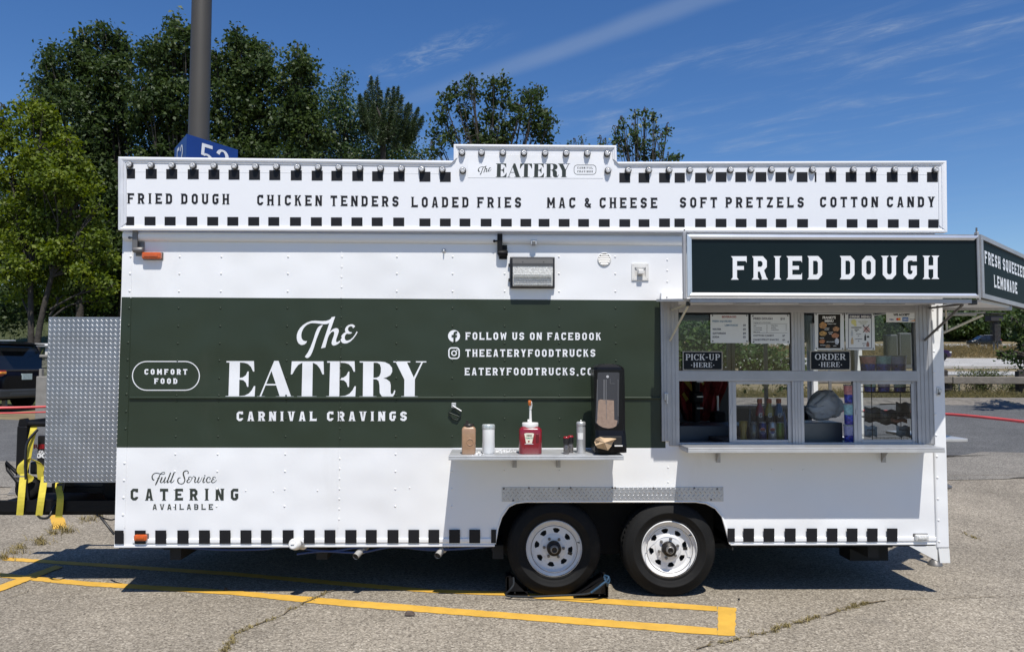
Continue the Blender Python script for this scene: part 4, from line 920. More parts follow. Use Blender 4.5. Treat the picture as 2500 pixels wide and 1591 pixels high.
decal('lettering', [sm(f) for f in EAT], MQ, M_DECALG, mq, holes={k: [sm(h) for h in v] for k, v in EATH.items()}, lift=.0022)
tm = lambda f: [(1166.6 + (x - 295) * 33.6 / 1790, 405 + (y - 150) * 22 / 1222) for x, y in f]
decal('lettering', [tm(f) for f in THE], MQ, M_DECALG, mq, lift=.0022)
decal('lettering_outline', pill(1401.5, 403.3, 1455, 426.2, 8, 1.2), MQ, M_DECALG, mq, step=0, lift=.0022)
for s, y in (('CARNIVAL', 412.3), ('CRAVINGS', 421.3)): textA(s, 1409.5, y, 1447, y, 4.6, MQ, M_DECALG, mq, .45, .2, lift=.0022)
bl = [(318, 401), (370.4, 402.5), (421.7, 402.7), (472.6, 403.3), (524, 404), (574, 405), (625.4, 405.6), (676, 406), (727.6, 407), (778, 407.5), (828.4, 408), (879.5, 409.5), (930, 410.5), (980.7, 411), (1030, 412), (1080, 413), (1130, 415), (1128, 371.5), (1175.7, 371.8), (1227.6, 372), (1279, 372.5), (1330.5, 373), (1382, 373.3), (1433.4, 373.5), (1482, 373.8), (1483.7, 415), (1533, 414.6), (1583, 414.4), (1632.6, 414), (1683, 414), (1733, 413.8), (1782, 413.5), (1832, 413.5), (1882, 413.2), (1932, 413.2), (1982, 413), (2032, 413), (2082, 413), (2132, 413), (2182.5, 413), (2232, 413), (2282, 413)]
b0 = MB(); b0.lathe([(.0245, 0), (.025, .004), (.025, .016), (.020, .018)], (0, 0, 0), 'Y', 20, 0); b0.lathe([(.0185, .016), (.0195, .027), (.016, .033), (.009, .035), (.009, .033)], (0, 0, 0), 'Y', 12, 1, False)
for k in range(6): a = k * math.pi / 3; b0.lathe([(.0035, .030), (.0035, .0362), (.001, .037)], (.012 * math.cos(a), 0, .0135 * math.sin(a)), 'Y', 6, 1, False)
bme = b0.mesh('bulb', [mat('bulb_collar', (.05, .052, .056), .4, .1, (20, .2)), mat('bulb_lens', (.66, .66, .66), .14, .1, (200, .25), (180, .5, .004), coat=.6)])
for x, y in bl:
    bo = bpy.data.objects.new('bulb', bme); COL.objects.link(bo); bo.location = P(x, y + 2.4, YM); par(bo, mq)
# ------------------------------------------------------------------ the serving window
sw = sub('service_window', TR, P(1950, 920, 0))
o = MB()
def rail(x0, y0, x1, y1, yf, yb, grooves=0, vert=False, mb=None, b=.003):
    mb = mb or o; a, c = P(x0, y1, yf), P(x1, y0, yf); mb.box(a.x, c.x, yf, yb, a.z, c.z, 0, b)
    for k in range(grooves):
        t = (k + 1) / (grooves + 1)
        if vert: x = a.x + (c.x - a.x) * t; mb.box(x - .0025, x + .0025, yf - .004, yf + .001, a.z + .002, c.z - .002)
        else: z = a.z + (c.z - a.z) * t; mb.box(a.x + .002, c.x - .002, yf - .004, yf + .001, z - .0025, z + .0025)
rail(1616, 716, 1634, 1077, -.022, 0, 2, True); rail(1634.5, 733, 1656, 1088, -.010, .05, 2, True); rail(2243, 745, 2262, 1087, -.010, .05, 2, True); rail(2262.5, 745, 2282, 1084, -.014, .04, 2, True)
rail(1656.5, 746, 2242.5, 762, -.008, .05, 2); rail(1656.5, 905, 2242.5, 930, -.008, .05, 3); rail(1934, 762.5, 1963, 904.5, -.007, .05, 3, True); rail(1936, 930.5, 1962, 1087, -.007, .05, 3, True)
rail(1656.5, 1080, 1935.5, 1087, -.004, .05); rail(1962.5, 1080, 2242.5, 1087, -.004, .05)
o.build('frame', M_ALUP, sw)
o = MB(); p0 = P(1627, 965, -.022); o.box(p0.x - .018, p0.x + .012, -.040, -.022, p0.z - .035, p0.z + .02, 0, .004); o.box(p0.x - .006, p0.x + .006, -.052, -.04, p0.z - .06, p0.z + .01, 0, .003); o.build('latch', M_STEEL, sw)
def pane(x0, y0, x1, y1, y, parent):
    mb = MB(); a, c = P(x0, y1, y), P(x1, y0, y); mb.box(a.x, c.x, y, y + .004, a.z, c.z); return mb.build('pane', M_PANE, parent)
pane(1657, 762, 1934, 905, .020, sw); pane(1963, 762, 2243, 905, .020, sw)
def sash(x0, x1, y0, y1, y):
    mb = MB()
    for q in ((x0, y0, x0 + 16, y1), (x1 - 13, y0, x1, y1)): rail(*q, y, y + .018, 1, True, mb)
    rail(x0 + 16.2, y0, x1 - 13.2, y0 + 7, y, y + .018, 0, False, mb); rail(x0 + 16.2, y1 - 7, x1 - 13.2, y1, y, y + .018, 0, False, mb)
    s_ = mb.build('sliding_sash', M_ALUP, sw); pane(x0 + 15, y0 + 6, x1 - 12, y1 - 6, y + .008, s_)
    k = MB(); p = P(x0 + 5, (y0 + y1) / 2, y); k.box(p.x - .006, p.x + .006, y - .006, y, p.z - .02, p.z + .02, 0, .002); k.build('handle', M_ALUP, s_)
sash(1781, 1938, 930.5, 1080, .008); sash(2086, 2241, 930.5, 1080, .008)
# ------------------------------------------------------------------ the awning with its sign
aw = sub('awning', TR, P(1990, 740, -.3))
YA = -.60
o = MB()
tl, br = P(1676, 573, YA), P(2391, 728, YA)
AX0, AX1, AZ0, AZ1 = tl.x, br.x, br.z, tl.z
o.box(AX0 + .012, AX1 - .004, YA + .002, YA + .045, AZ0 + .004, AZ1 - .004, 0, .004); o.build('sign_panel', M_SIGNG, aw)
o = MB(); fw = .031
def bevel_strip(mb, a, b, inw, w, mi=0, yb=YA):
    """mitred angle-section frame from a to b (x, z), inw = inward direction"""
    A, B = Vector((a[0], 0, a[1])), Vector((b[0], 0, b[1])); d = (B - A).normalized(); h = Vector((inw[0], 0, inw[1])) * w
    vs = []
    for p, e in ((A, 1), (B, -1)):
        for u, v in ((0, 0), (0, -.012), (.5, -.016), (1, -.010), (1, -.0005)): vs.append(p + h * u + d * e * u * w + Vector((0, yb + v, 0)))
    mb.add(vs, [(i, i + 1, 5 + i + 1, 5 + i) for i in range(4)] + [(0, 5, 6, 1)], mi)
    mb.add(vs, [(4, 3, 2, 1, 0), (5, 6, 7, 8, 9)], mi)
bevel_strip(o, (AX0, AZ1), (AX1, AZ1), (0, -1), fw); bevel_strip(o, (AX1, AZ0), (AX0, AZ0), (0, 1), fw); bevel_strip(o, (AX0, AZ0), (AX0, AZ1), (1, 0), fw); bevel_strip(o, (AX1, AZ1), (AX1, AZ0), (-1, 0), .012, 1)
o.box(AX0 - .022, AX0 - .001, YA + .004, YA + .04, AZ0 - .01, AZ1 + .025, 1, .003); o.box(AX1 + .001, AX1 + .014, YA + .004, YA + .04, AZ0 - .01, AZ1 + .03, 1, .003)
o.box(AX0 + .02, AX1 - .02, YA + .004, YA + .04, AZ1 + .001, AZ1 + .010, 1)
o.build('sign_frame', [mat('polished_trim', (.74, .75, .76), .33, .75, (5, .05), dirt=((.45, .44, .43), 12, .6, (1, 1, 3), .3)), M_ALUP], aw)
textA('FRIED DOUGH', 1789, 682.5, 2289, 681, 57, onY(YA), M_DECALW, aw, .36, .205, .56, lift=-.0008)
o = MB(); z = P(1900, 739, YA).z                           # horizontal flap: trim under the sign, underside boards
o.box(P(1686, 735, YA).x, P(2375, 735, YA).x, YA + .005, YA + .045, z, AZ0 - .003, 0, .003)
o.build('flap_edge', M_ALUP, aw)
o = MB(); zf = z + .012; zr = P(1650, 737, 0).z
ff = [(AX0 - .01, YA + .046, zf), (AX1, YA + .046, zf), (AX1, -.03, zr), (AX0 - .09, -.03, zr)]
o.prism(ff, (0, 0, .018), 0)
for t in (.25, .5, .75): x = AX0 + (AX1 - AX0) * t; o.prism([(x - .015, YA + .05, zf - .002), (x + .015, YA + .05, zf - .002), (x + .015, -.03, zr - .002), (x - .015, -.03, zr - .002)], (0, 0, -.014), 1)
o.build('flap', [mat('flap_underside', (.60, .59, .57), .6, 0, (2, .08), dirt=((.30, .25, .2), 4, .6)), M_ALUP], aw)
o = MB(); a, c = P(1613, 734, -.02), P(1668, 714, -.02); o.box(a.x, c.x, -.04, 0, a.z, c.z, 0, .006); a, c = P(1668, 733, -.02), P(2284, 722, -.02); o.box(a.x, c.x, -.035, 0, a.z, c.z, 0, .004); o.dome(P(1628, 726, -.04), .006, .003, (0, -1, 0), 1); o.build('hinge_cover', [M_WHITE, M_GREY], aw)
def rods(pts, r, m, nm='strut'):
    mb = MB()
    for a, b in zip(pts, pts[1:]): mb.tube([a, b], r, 8)
    return mb.build(nm, m, aw)
rods([P(1636, 830, -.02), P(1681, 744, -.42)], .008, M_CREAM); rods([P(1640, 756, -.02), P(1680, 742, -.42)], .008, M_CREAM)
rods([P(2258, 830, -.02), P(2350, 744, -.47)], .009, M_GREY); rods([P(2270, 752, -.02), P(2350, 742, -.47)], .008, M_GREY)
rods([P(2289, 745, -.08), P(2289, 808, -.06)], .007, M_ALUP)
o = MB(); o.box(AX0 + .008, AX0 + .035, YA + .05, YA + .08, zf - .03, zf, 0, .004); o.box(AX1 - .05, AX1 - .01, YA + .004, YA + .05, zf - .02, zf + .012, 0, .004); o.build('strut_bracket', M_BLACK, aw)
for px in (1671, 2384): rods([P(px, 560 if px < 2000 else 556, YA + .02), P(px, 575, YA + .02)], .006, M_GREY, 'pin')
# side flap with the slanting sign
sd = sub('side_awning', TR, Vector((XR + .2, -.2, 2.2)))
D45 = Vector((math.cos(R(45)), math.sin(R(45)), 0)); N45 = Vector((math.sin(R(45)), -math.cos(R(45)), 0))
O45 = Vector((AX1 + .018, YA + .012, 0)); LEN = 1.95; zt_, zb_ = AZ1 + .012, AZ0 + .005
def S45(u, v): return O45 + D45 * u + Vector((0, 0, v))
o = MB(); o.prism([S45(.0, zb_), S45(LEN, zb_), S45(LEN, zt_), S45(.0, zt_)], -N45 * .04, 0); o.build('sign_panel', mat('sign_panel_dark', (.006, .012, .012), .45, 0, (1.5, .15), spec=.04), sd)
o = MB()
for u0, u1, v0, v1 in ((.0, .055, zb_, zt_), (LEN - .05, LEN, zb_, zt_), (.056, LEN - .051, zt_ - .03, zt_), (.056, LEN - .051, zb_, zb_ + .03)):
    o.prism([S45(u0, v0) + N45 * .012, S45(u1, v0) + N45 * .012, S45(u1, v1) + N45 * .012, S45(u0, v1) + N45 * .012], -N45 * .0118, 0)
for v in (zb_ + .04, (zb_ + zt_) / 2, zt_ - .03): o.dome(S45(.02, v) + N45 * .012, .006, .003, N45, 0)
o.build('sign_frame', M_ALUP, sd)
def textU(s, u0, v0, u1, h):
    q, L = layoutA(s, .64, .21, .28, .5); decal('lettering', [[(u0 + (u1 - u0) * p[0] / L, v0 + p[1] * h) for p in f] for f in q], S45, M_DECALW, sd, N45, .0012)
textU('FRESH SQUEEZED', .13, zb_ + .245, 1.36, .088); textU('LEMONADE', .37, zb_ + .098, 1.08, .088)
o = MB(); e1 = O45 + D45 * .02; e2 = O45 + D45 * LEN        # side flap, underside seen from below
zs = AZ0 - .015
e3 = O45 + D45 * .93
fl_ = [Vector((XR + .012, .05, zs)), Vector((XR + .012, -.03, zs)), Vector((e1.x + .05, e1.y + .09, zs)), Vector((e3.x - .04, .05, zs))]
o.prism(fl_, (0, 0, .02), 0); o.build('flap', mat('side_flap_underside', (.70, .72, .74), .5, 0, (2, .05)), sd)
o = MB(); bx1 = P(2468, 750, .07).x; zbm = P(2400, 746, .07).z; o.box(XR + .012, bx1, .055, .085, zbm - .036, zbm, 0, .004); o.box(XR + .012, bx1 - .25, .09, .11, zbm - .075, zbm - .05, 0, .004); o.build('flap_beam', M_ALUP, sd)
for a, b, m, r_ in ((P(2303, 812, .03), P(2400, 769, -.02), M_CREAM, .009), (P(2309, 756, .04), P(2312, 806, .035), M_CREAM, .0075), (P(2300, 771, .06), P(2405, 762, .06), M_ALUP, .006)):
    mb = MB(); mb.tube([a, b], r_, 8); mb.build('strut', m, sd)
o = MB(); cz_ = P(2340, 1070, .15); o.box(XR + .012, P(2363, 1073, .15).x, .15, .9, cz_.z - .025, cz_.z, 0, .004); o.build('side_counter', M_STEEL, sd)
# ------------------------------------------------------------------ counters
def counter(nm, xl, yl, xr, yr, th, depth, brk, parent, m, pull=.0):
    e = sub(nm, parent, P((xl + xr) / 2, yl, -depth / 2))
    a, c = P(xl, yl, -depth), P(xr, yr, -depth); z = (a.z + c.z) / 2
    mb = MB(); mb.box(a.x, c.x, -depth, -.001, z - .012, z, 0, .003); mb.box(a.x, c.x, -depth - .002, -depth + .014, z - th, z - .013, 0, .002); mb.box(a.x, a.x + .012, -depth + .015, -.01, z - th, z - .013, 0); mb.box(c.x - .012, c.x, -depth + .015, -.01, z - th, z - .013, 0)
    mb.build('top', m, e)
    for x in brk:
        k = MB(); p = P(x, yl, -.02); k.prism([(p.x - .018, -.003, z - .014), (p.x - .018, -depth * .55, z - .014), (p.x - .018, -.003, z - .13)], (.005, 0, 0)); k.box(p.x - .018, p.x + .014, -.007, -.001, z - .135, z - .014); k.box(p.x - .018, p.x + .014, -depth * .55, -.008, z - .020, z - .0135); k.build('bracket', M_ALUP, e)
    return z
ZS = counter('condiment_shelf', 1095, 1112.5, 1523, 1111, .030, .44, (1257, 1364), TR, mat('galvanised_steel', (.50, .51, .52), .42, .35, (9, .18), (40, .04, .003), dirt=((.30, .31, .33), 18, .52, (1, 1, 1), .55)))
ZC = counter('service_counter', 1680, 1094, 2307, 1090.5, .036, .27, (1755, 2160), TR, M_STEEL)
# ------------------------------------------------------------------ bits at the front end
DY = .14
o = MB(); a, c = P(107.5, 1177, DY), P(290, 774, DY); sk = P(120, 774, DY).x - a.x
def shp(u, v, k): return Vector((u + sk * (v - a.z) / (c.z - a.z) * (1 - (u - a.x) / (c.x + .1 - a.x)), DY - .006 - k, v))
o.prism([shp(a.x, a.z, -.006), shp(c.x + .05, a.z, -.006), shp(c.x + .05, c.z, -.006), shp(a.x, c.z, -.006)], (0, -.006, 0), 0)
tread(o, shp, a.x + .004, c.x + .046, a.z + .004, c.z - .004, .0338, .027, .0074, .0019)
o.build('tread_plate_shield', M_DIAM, TR)
o = MB()
dk = P(20, 1235, .30).z + .01
o.box(P(-40, 1240, .30).x, XL + .3, .30, 1.25, dk - .055, dk - .01, 0, .004); o.box(XL - 1.35, XL - .01, .35, .43, dk - .085, dk - .056); o.box(XL - 1.35, XL - .01, 1.10, 1.18, dk - .085, dk - .056)
for y in (.30, 1.20): o.box(P(-40, 1240, .30).x, XL - .02, y, y + .04, dk - .012, dk + .03)
o.box(XL - .045, XL - .006, .3, 1.3, dk - .1, dk + .5)
o.build('tongue_platform', M_BLACKM, TR)
o = MB(); o.tube([P(246, 1262, .25), P(262, 1282, .2), P(279, 1304, .2)], .009, 6); o.tube(smooth([P(235, 1256, .3), P(258, 1266, .3), P(275, 1268, .3), P(290, 1262, .3)], 4), .006, 6); o.build('cable', M_BLACK, TR)
# ================================================================== loose things on the shelf
def rnd_box(mb, cx, cy, z0, z1, hx, hy, r, mi=0, shoulder=0, seg=5, neck=None):
    """rounded-rectangle bottle: rows of (z, scale)"""
    rows = [(z0, .93), (z0 + .006, 1.0)] + ([(z1 - shoulder, 1.0), (z1 - shoulder * .6, .95), (z1 - shoulder * .25, .82), (z1, .66)] if shoulder else [(z1 - .004, 1.0), (z1, .95)])
    n = 0; vs = []
    for z, k in rows:
        ring = []
        for sx, sy, a0 in ((1, 1, 0), (-1, 1, 90), (-1, -1, 180), (1, -1, 270)):
            for q in range(seg + 1):
                a = R(a0 + 90 * q / seg); ring.append((cx + (sx * (hx - r) + r * math.cos(a)) * k, cy + (sy * (hy - r) + r * math.sin(a)) * k, z))
        n = len(ring); vs += ring
    fs = [(i * n + j, i * n + (j + 1) % n, (i + 1) * n + (j + 1) % n, (i + 1) * n + j) for i in range(len(rows) - 1) for j in range(n)]
    fs += [tuple(range(n))[::-1], tuple((len(rows) - 1) * n + j for j in range(n))]
    mb.add(vs, fs, mi, True)
def onshelf(px, y): p = P(px, 1090, y); return p.x
def pz(px, py, y): return P(px, py, y).z
# cinnamon sugar shaker
y = -.33; x = onshelf(1144.5, y); k = sc(y)
t = thing('sugar_shaker', 'clear square shaker of brown cinnamon sugar with a black flip lid', 'shaker', (x, y, ZS))
o = MB(); rnd_box(o, x, y, ZS + .001, pz(1144, 1040, y), 16.7 * k, 14 * k, .014, 0, .022); o.lathe([(.0225, -.007), (.026, 0), (.0225, .0035), (.0195, .0015), (.0195, -.002)], (x + .010, y - 14 * k - .0005, ZS + .085), 'Y', 18, 0)
o.build('bottle', mat('cinnamon_sugar', (.36, .215, .125), .35, 0, (14, .14), (60, .15, .003), coat=.5, dirt=((.52, .37, .26), 9, .55)), t)
o = MB(); z0 = pz(1144, 1041, y); o.lathe([(.036, z0), (.037, z0 + .012), (.035, z0 + .018), (.020, z0 + .022)], (x, y, 0), 'Z', 22)
o.prism([(x - .022, y - .01, z0 + .020), (x - .006, y - .01, z0 + .020), (x + .002, y - .01, z0 + .030), (x - .008, y - .01, z0 + .044), (x - .020, y - .01, z0 + .044)], (0, .02, 0)); o.build('lid', mat('dark_lid', (.022, .017, .014), .35, 0, (9, .2)), t)
# powdered sugar
y = -.30; x = onshelf(1192.5, y); k = sc(y)
t = thing('sugar_shaker', 'round shaker full of white powdered sugar with a mesh top', 'shaker', (x, y, ZS))
o = MB(); r = 15.2 * k; z1 = pz(1192, 1046, y); o.lathe([(r * .9, ZS + .001), (r, ZS + .008), (r, z1)], (x, y, 0), 'Z', 28); o.build('jar', mat('powdered_sugar', (.80, .80, .78), .3, 0, (9, .03), coat=.6), t)
o = MB(); z2 = pz(1192, 1036, y); o.lathe([(r * 1.03, z1 - .001), (r * 1.04, z1 + .003), (r * 1.04, z2 - .006), (r * .98, z2), (r * .9, z2 + .002), (0.0005, z2 + .004)], (x, y, 0), 'Z', 28); o.build('lid', mat('shaker_mesh_lid', (.50, .54, .53), .35, .3, (90, .35)), t)
# ketchup
y = -.30; x = onshelf(1294.5, y); k = sc(y)
t = thing('ketchup_jug', 'red ketchup jug with white screw lid and a tall white pump', 'ketchup jug', (x, y, ZS))
z1 = pz(1294, 1040, y); o = MB(); rnd_box(o, x, y, ZS + .001, z1, 27.5 * k, 22 * k, .028, 0, .026)
xr = x + 16 * k; o.box(xr - 3.5 * k, xr + 4 * k, y - 22 * k - .003, y - 20 * k, pz(1294, 1078, y), pz(1294, 1057, y), 1, .008, 3)
o.box(x + 22 * k, x + 26 * k, y - 18 * k, y - 14 * k, ZS + .02, z1 - .05, 0, .006)
o.build('jug', [mat('ketchup_red', (.24, .008, .018), .22, 0, (6, .1), coat=.5), mat('ketchup_red_recess', (.12, .006, .01), .4)], t)
yf = y - 22 * k - .0012
lab = [(1280, 1058), (1284, 1056.5), (1300, 1056.5), (1304, 1058), (1302, 1066), (1298.5, 1082), (1284.5, 1082), (1281.5, 1066)]
o2 = decal('label', [lab], onY(yf), mat('cream_label', (.74, .70, .56), .5, 0, (30, .05)), t, lift=.0005)
for st_, s_, yb, c in (('HEINZ', 4.4, 1064.5, M_DECALK), ('TOMATO', 4.2, 1070.5, mat('label_green', (.05, .25, .16), .5))):
    q = plain(st_, 1, 0, 0, 'CENTER', .03); decal('label_print', [[(1291.8 + p[0] * s_, yb - p[1] * s_ * 1.15) for p in f] for f in q], onY(yf), c, t, lift=.0014, step=0)
decal('label_print', [disc(1291, 1077, 2.2, 12)], onY(yf), M_RED, t, lift=.0014); decal('label_print', [[(1281, 1082.8), (1302, 1082.8), (1302, 1083.8), (1281, 1083.8)]], onY(yf), M_DECALW, t, lift=.0014)
o = MB(); z2 = pz(1294, 1031, y); r = 19.3 * k; o.lathe([(r, z1 - .008), (r * 1.02, z1 - .004), (r * 1.02, z2 - .003), (r * .96, z2), (.0005, z2 + .001)], (x, y, 0), 'Z', 30); o.build('lid', M_PVC, t)
o = MB(); zp = pz(1294, 977, y); o.tube([(x + .002, y, z2), (x + .001, y, z2 + (zp - z2) * .62)], [.0105, .0075], 12); o.tube(smooth([(x + .001, y, z2 + (zp - z2) * .60), (x + .004, y - .004, z2 + (zp - z2) * .80), (x - .001, y - .014, zp - .012)], 5), [.010 + .003 * (i / 10) for i in range(11)], 12)
o.box(x - .020, x - .004, y - .016, y + .010, z2, z2 + .022, 0, .004); o.build('pump', M_PVC, t)
o = MB(); o.tube(smooth([(x - .003, y - .010, zp - .030), (x - .005, y - .018, zp - .014), (x - .004, y - .016, zp)], 5), [.0115] * 6 + [.012] * 4 + [.008], 12); o.build('pump_cap', mat('orange_cap', (.62, .16, .03), .4), t)
# two little grinders
for px, y, dz, lb in ((1382.5, -.34, 1095, 'small black pepper grinder with red cap, the nearer one'), (1393, -.26, 1092, 'small black pepper grinder with red cap, just behind another')):
    x = onshelf(px, y); k = sc(y); t = thing('pepper_grinder', lb, 'pepper grinder', (x, y, ZS), 'pepper grinders on the shelf')
    o = MB(); o.lathe([(.019, ZS + .001), (.020, ZS + .008), (.020, ZS + .052), (.015, ZS + .062), (.016, ZS + .066)], (x, y, 0), 'Z', 18); o.build('jar', mat('peppercorn_glass', (.10, .09, .085), .2, 0, (150, .9), (150, .5, .004), coat=.8), t)
    o = MB(); o.lathe([(.020, ZS + .067), (.021, ZS + .072), (.021, ZS + .108)], (x, y, 0), 'Z', 18, 0); o.lathe([(.0205, ZS + .1085), (.0205, ZS + .116), (.016, ZS + .120), (.0005, ZS + .121)], (x, y, 0), 'Z', 18, 1); o.build('cap', [M_BLACK, M_RED], t)
# steel shaker
y = -.27; x = onshelf(1418.5, y); k = sc(y); r = 11 * k
t = thing('salt_shaker', 'tall stainless steel shaker with a white paper tag', 'shaker', (x, y, ZS))
z1 = pz(1418, 1030, y); o = MB(); o.lathe([(r * .97, ZS + .001), (r, ZS + .004), (r, z1 - .03)], (x, y, 0), 'Z', 26); o.build('body', M_STEEL, t)
o = MB(); o.lathe([(r * .97, z1 - .030), (r * 1.04, z1 - .028), (r * 1.04, z1 - .006), (r * .99, z1), (r * .80, z1 + .004), (.004, z1 + .006), (.004, z1 + .016), (.0005, z1 + .017)], (x, y, 0), 'Z', 26); o.build('lid', M_STEEL, t)
o = MB(); vs = []; n = 6
for i in range(n + 1):
    a = R(-140 + 70 * i / n)
    for z in (pz(1418, 1071, y), pz(1418, 1055, y)): vs.append((x + (r + .001) * math.cos(a), y + (r + .001) * math.sin(a), z))
o.add(vs, [(2 * i, 2 * i + 2, 2 * i + 3, 2 * i + 1) for i in range(n)]); o.build('paper_tag', mat('tag_paper', (.74, .73, .70), .7, 0, (60, .12)), t)
# napkin dispenser
y0, y1 = -.40, -.18
t = thing('napkin_dispenser', 'tall black napkin dispenser with a clear front and a paper napkin hanging out', 'napkin dispenser', (P(1489, 1095, -.3).x, -.3, ZS))
o = MB()
zz = lambda py: P(1489, py, y0).z
def sect(z, x0, x1, ya, yb_): return [(x0, yb_, z), (x1, yb_, z), (x1, ya + .02, z), (x1 - .02, ya, z), (x0 + .02, ya, z), (x0, ya + .02, z)]
def loft(mb, rows, mi=0, sm=False):
    n = len(rows[0]); vs = [p for r_ in rows for p in r_]
    fs = [(i * n + j, i * n + (j + 1) % n, (i + 1) * n + (j + 1) % n, (i + 1) * n + j) for i in range(len(rows) - 1) for j in range(n)]
    mb.add(vs, fs, mi, sm); mb.add(rows[0], [list(range(n))[::-1]], mi); mb.add(rows[-1], [list(range(n))], mi)
xl = lambda px: P(px, 1000, y0).x
top = []
rows = []
for py, xa, xb, ya in ((1104, 1452, 1529, y0 - .02), (1088, 1452, 1529, y0 - .025), (1062, 1454, 1528, y0 - .01)): rows.append(sect(max(zz(py), ZS + .002), xl(xa), xl(xb), ya, y1))
rows.append(sect(zz(1050), xl(1454), xl(1527), y0, y1)); rows.append(sect(zz(960), xl(1452), xl(1527), y0, y1)); rows.append(sect(zz(902), xl(1451), xl(1526), y0, y1)); rows.append(sect(zz(896), xl(1453), xl(1523), y0 + .004, y1)); rows.append(sect(zz(890), xl(1463), xl(1514), y0 + .02, y1)); rows.append(sect(zz(887.5), xl(1478), xl(1500), y0 + .04, y1))
loft(o, rows, 0); o.build('housing', mat('gloss_black_plastic', (.005, .005, .006), .28, 0, (6, .2), spec=.25), t)
fpl = [(1458, 914), (1458.5, 909.5), (1462, 908.5), (1509, 908.5), (1513, 910), (1512.5, 940), (1511, 1032), (1505, 1040), (1497, 1044.5), (1484, 1046), (1471, 1043.5), (1460, 1038), (1452.5, 1031), (1455, 960)]
cl = lambda f: [(1484 + (x - 1484) * .97, y) for x, y in f]
decal('front_window', [cl(fpl)], onY(y0), mat('smoky_window', (.045, .047, .056), .2, 0, (3, .12), spec=.35), t, lift=.003)
decal('napkin_stack', [cl([(1460, 977), (1465, 974.5), (1499, 977), (1500, 1024), (1508, 1026), (1505, 1039), (1497, 1043.5), (1484, 1045), (1471, 1042.5), (1461, 1037), (1455.5, 1031), (1457, 1024)])], onY(y0), mat('stacked_napkins', (.30, .215, .165), .6, 0, (60, .12), (60, .3, .004), spec=.3), t, lift=.0045)
decal('window_line', [quadpx(*v) for v in ((1480, 978, .8, 45), (1457.5, 926, 1, 96), (1508, 926, 1, 90), (1489, 924, .8, 12), (1489, 935.5, 12, .8), (1473, 926, 3, 50), (1478.5, 926, 2, 60))], onY(y0), mat('window_line', (.14, .14, .15), .3), t, lift=.0055, step=0)
decal('maker_logo', [disc(1483, 919, 3.4, 14)], onY(y0), mat('grey_print', (.45, .45, .46), .4), t, lift=.0055)
o = MB(); a, c = P(1462, 1090, y0 - .03), P(1519, 1064, y0 - .03); o.box(a.x, c.x, y0 - .026, y0 - .008, a.z + .01, c.z, 0, .008); o.build('outlet', M_DARK, t)
o = MB(); a, c = P(1501, 1090, y0 - .055), P(1521, 1087, y0 - .055); o.box(a.x, c.x, y0 - .045, y0 - .027, a.z, c.z, 0, .002); o.build('lever', M_PVC, t)
nk = thing('paper_napkin', 'crumpled brown paper napkin hanging from the black dispenser', 'napkin', P(1478, 1085, y0 - .04))
o = MB(); ol = [(1451, 1078), (1454, 1071), (1465, 1066), (1476, 1068.5), (1492, 1068.5), (1505, 1070.5), (1497, 1078), (1493, 1088), (1484, 1099), (1472, 1096), (1459, 1093), (1454, 1087)]
cpt = P(1476, 1080, y0 - .078); vs = [cpt] + [P(px, py, y0 - .03 - .012 * (i % 3)) for i, (px, py) in enumerate(ol)]; n = len(ol)
o.add(vs, [(0, 1 + (i + 1) % n, 1 + i) for i in range(n)], 0, False); o.add([v + Vector((0, .004, 0)) for v in vs], [(0, 1 + i, 1 + (i + 1) % n) for i in range(n)])
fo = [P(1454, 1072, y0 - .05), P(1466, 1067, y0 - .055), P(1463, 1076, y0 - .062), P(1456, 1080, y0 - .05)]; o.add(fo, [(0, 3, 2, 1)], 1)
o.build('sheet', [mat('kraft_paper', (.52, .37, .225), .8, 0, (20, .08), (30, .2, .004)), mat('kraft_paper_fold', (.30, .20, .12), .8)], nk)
# spilled sugar
o = MB(); rs = random.Random(3)
for _ in range(260):
    cx_, cy_, s_ = rs.choice(((1168, 1104, 8), (1164, 1109, 7), (1215, 1099, 14), (1200, 1098, 8), (1240, 1100, 16)))
    px, py = rs.gauss(cx_, s_), rs.gauss(cy_, 2.4); p = CAM + ray(px, py) * ((ZS + .0035 - CAM.z) / ray(px, py).z)
    if -.43 < p.y < -.01: o.dome((p.x, p.y, ZS + .0005), rs.uniform(.0015, .0055), .0025, (0, 0, 1), 0, 6)
struct(o.build('spilled_sugar_dust', M_DECALW), 'stuff')
# ================================================================== signs on the glass
YG = -.002
def card(name, x0, y0, x1, y1, m, label, cat, y=YG, th=.003, group=None):
    c = P((x0 + x1) / 2, (y0 + y1) / 2, y); t = thing(name, label, cat, c, group)
    mb = MB(); a, b = P(x0, y1, y), P(x1, y0, y); mb.box(a.x, b.x, y, y + th, a.z, b.z, 0, .001); mb.build('sheet' if th < .006 else 'board', m, t); return t
def small(t, s, x, y, h, m, Y=YG, align='LEFT', bold=.02, wx=1.0):
    q = plain(s, 1, 0, 0, align, bold); decal('lettering', [[(x + p[0] * h * 1.38 * wx, y - p[1] * h * 1.38) for p in f] for f in q], onY(Y), m, t, lift=.0012, step=0)
M_PAPER = mat('laminated_paper', (.62, .64, .68), .18, 0, (6, .03), coat=.4)
M_INK = mat('navy_ink', (.03, .035, .07), .5); M_INKB = mat('blue_ink', (.04, .16, .33), .5); M_INKR = mat('red_ink', (.28, .03, .03), .5); M_TACK = mat('tack_grey', (.08, .085, .09), .4)
GL = 'paper menus taped to the serving window glass'
def tacks(t, pts): decal('tack', [disc(x, y, 1.9, 10) for x, y in pts], onY(YG), M_TACK, t, lift=.002, step=0)
t = card('menu_sheet', 1735, 767.5, 1826.5, 837, M_PAPER, 'white beverages price list taped to the upper pick-up window', 'menu', group=GL)
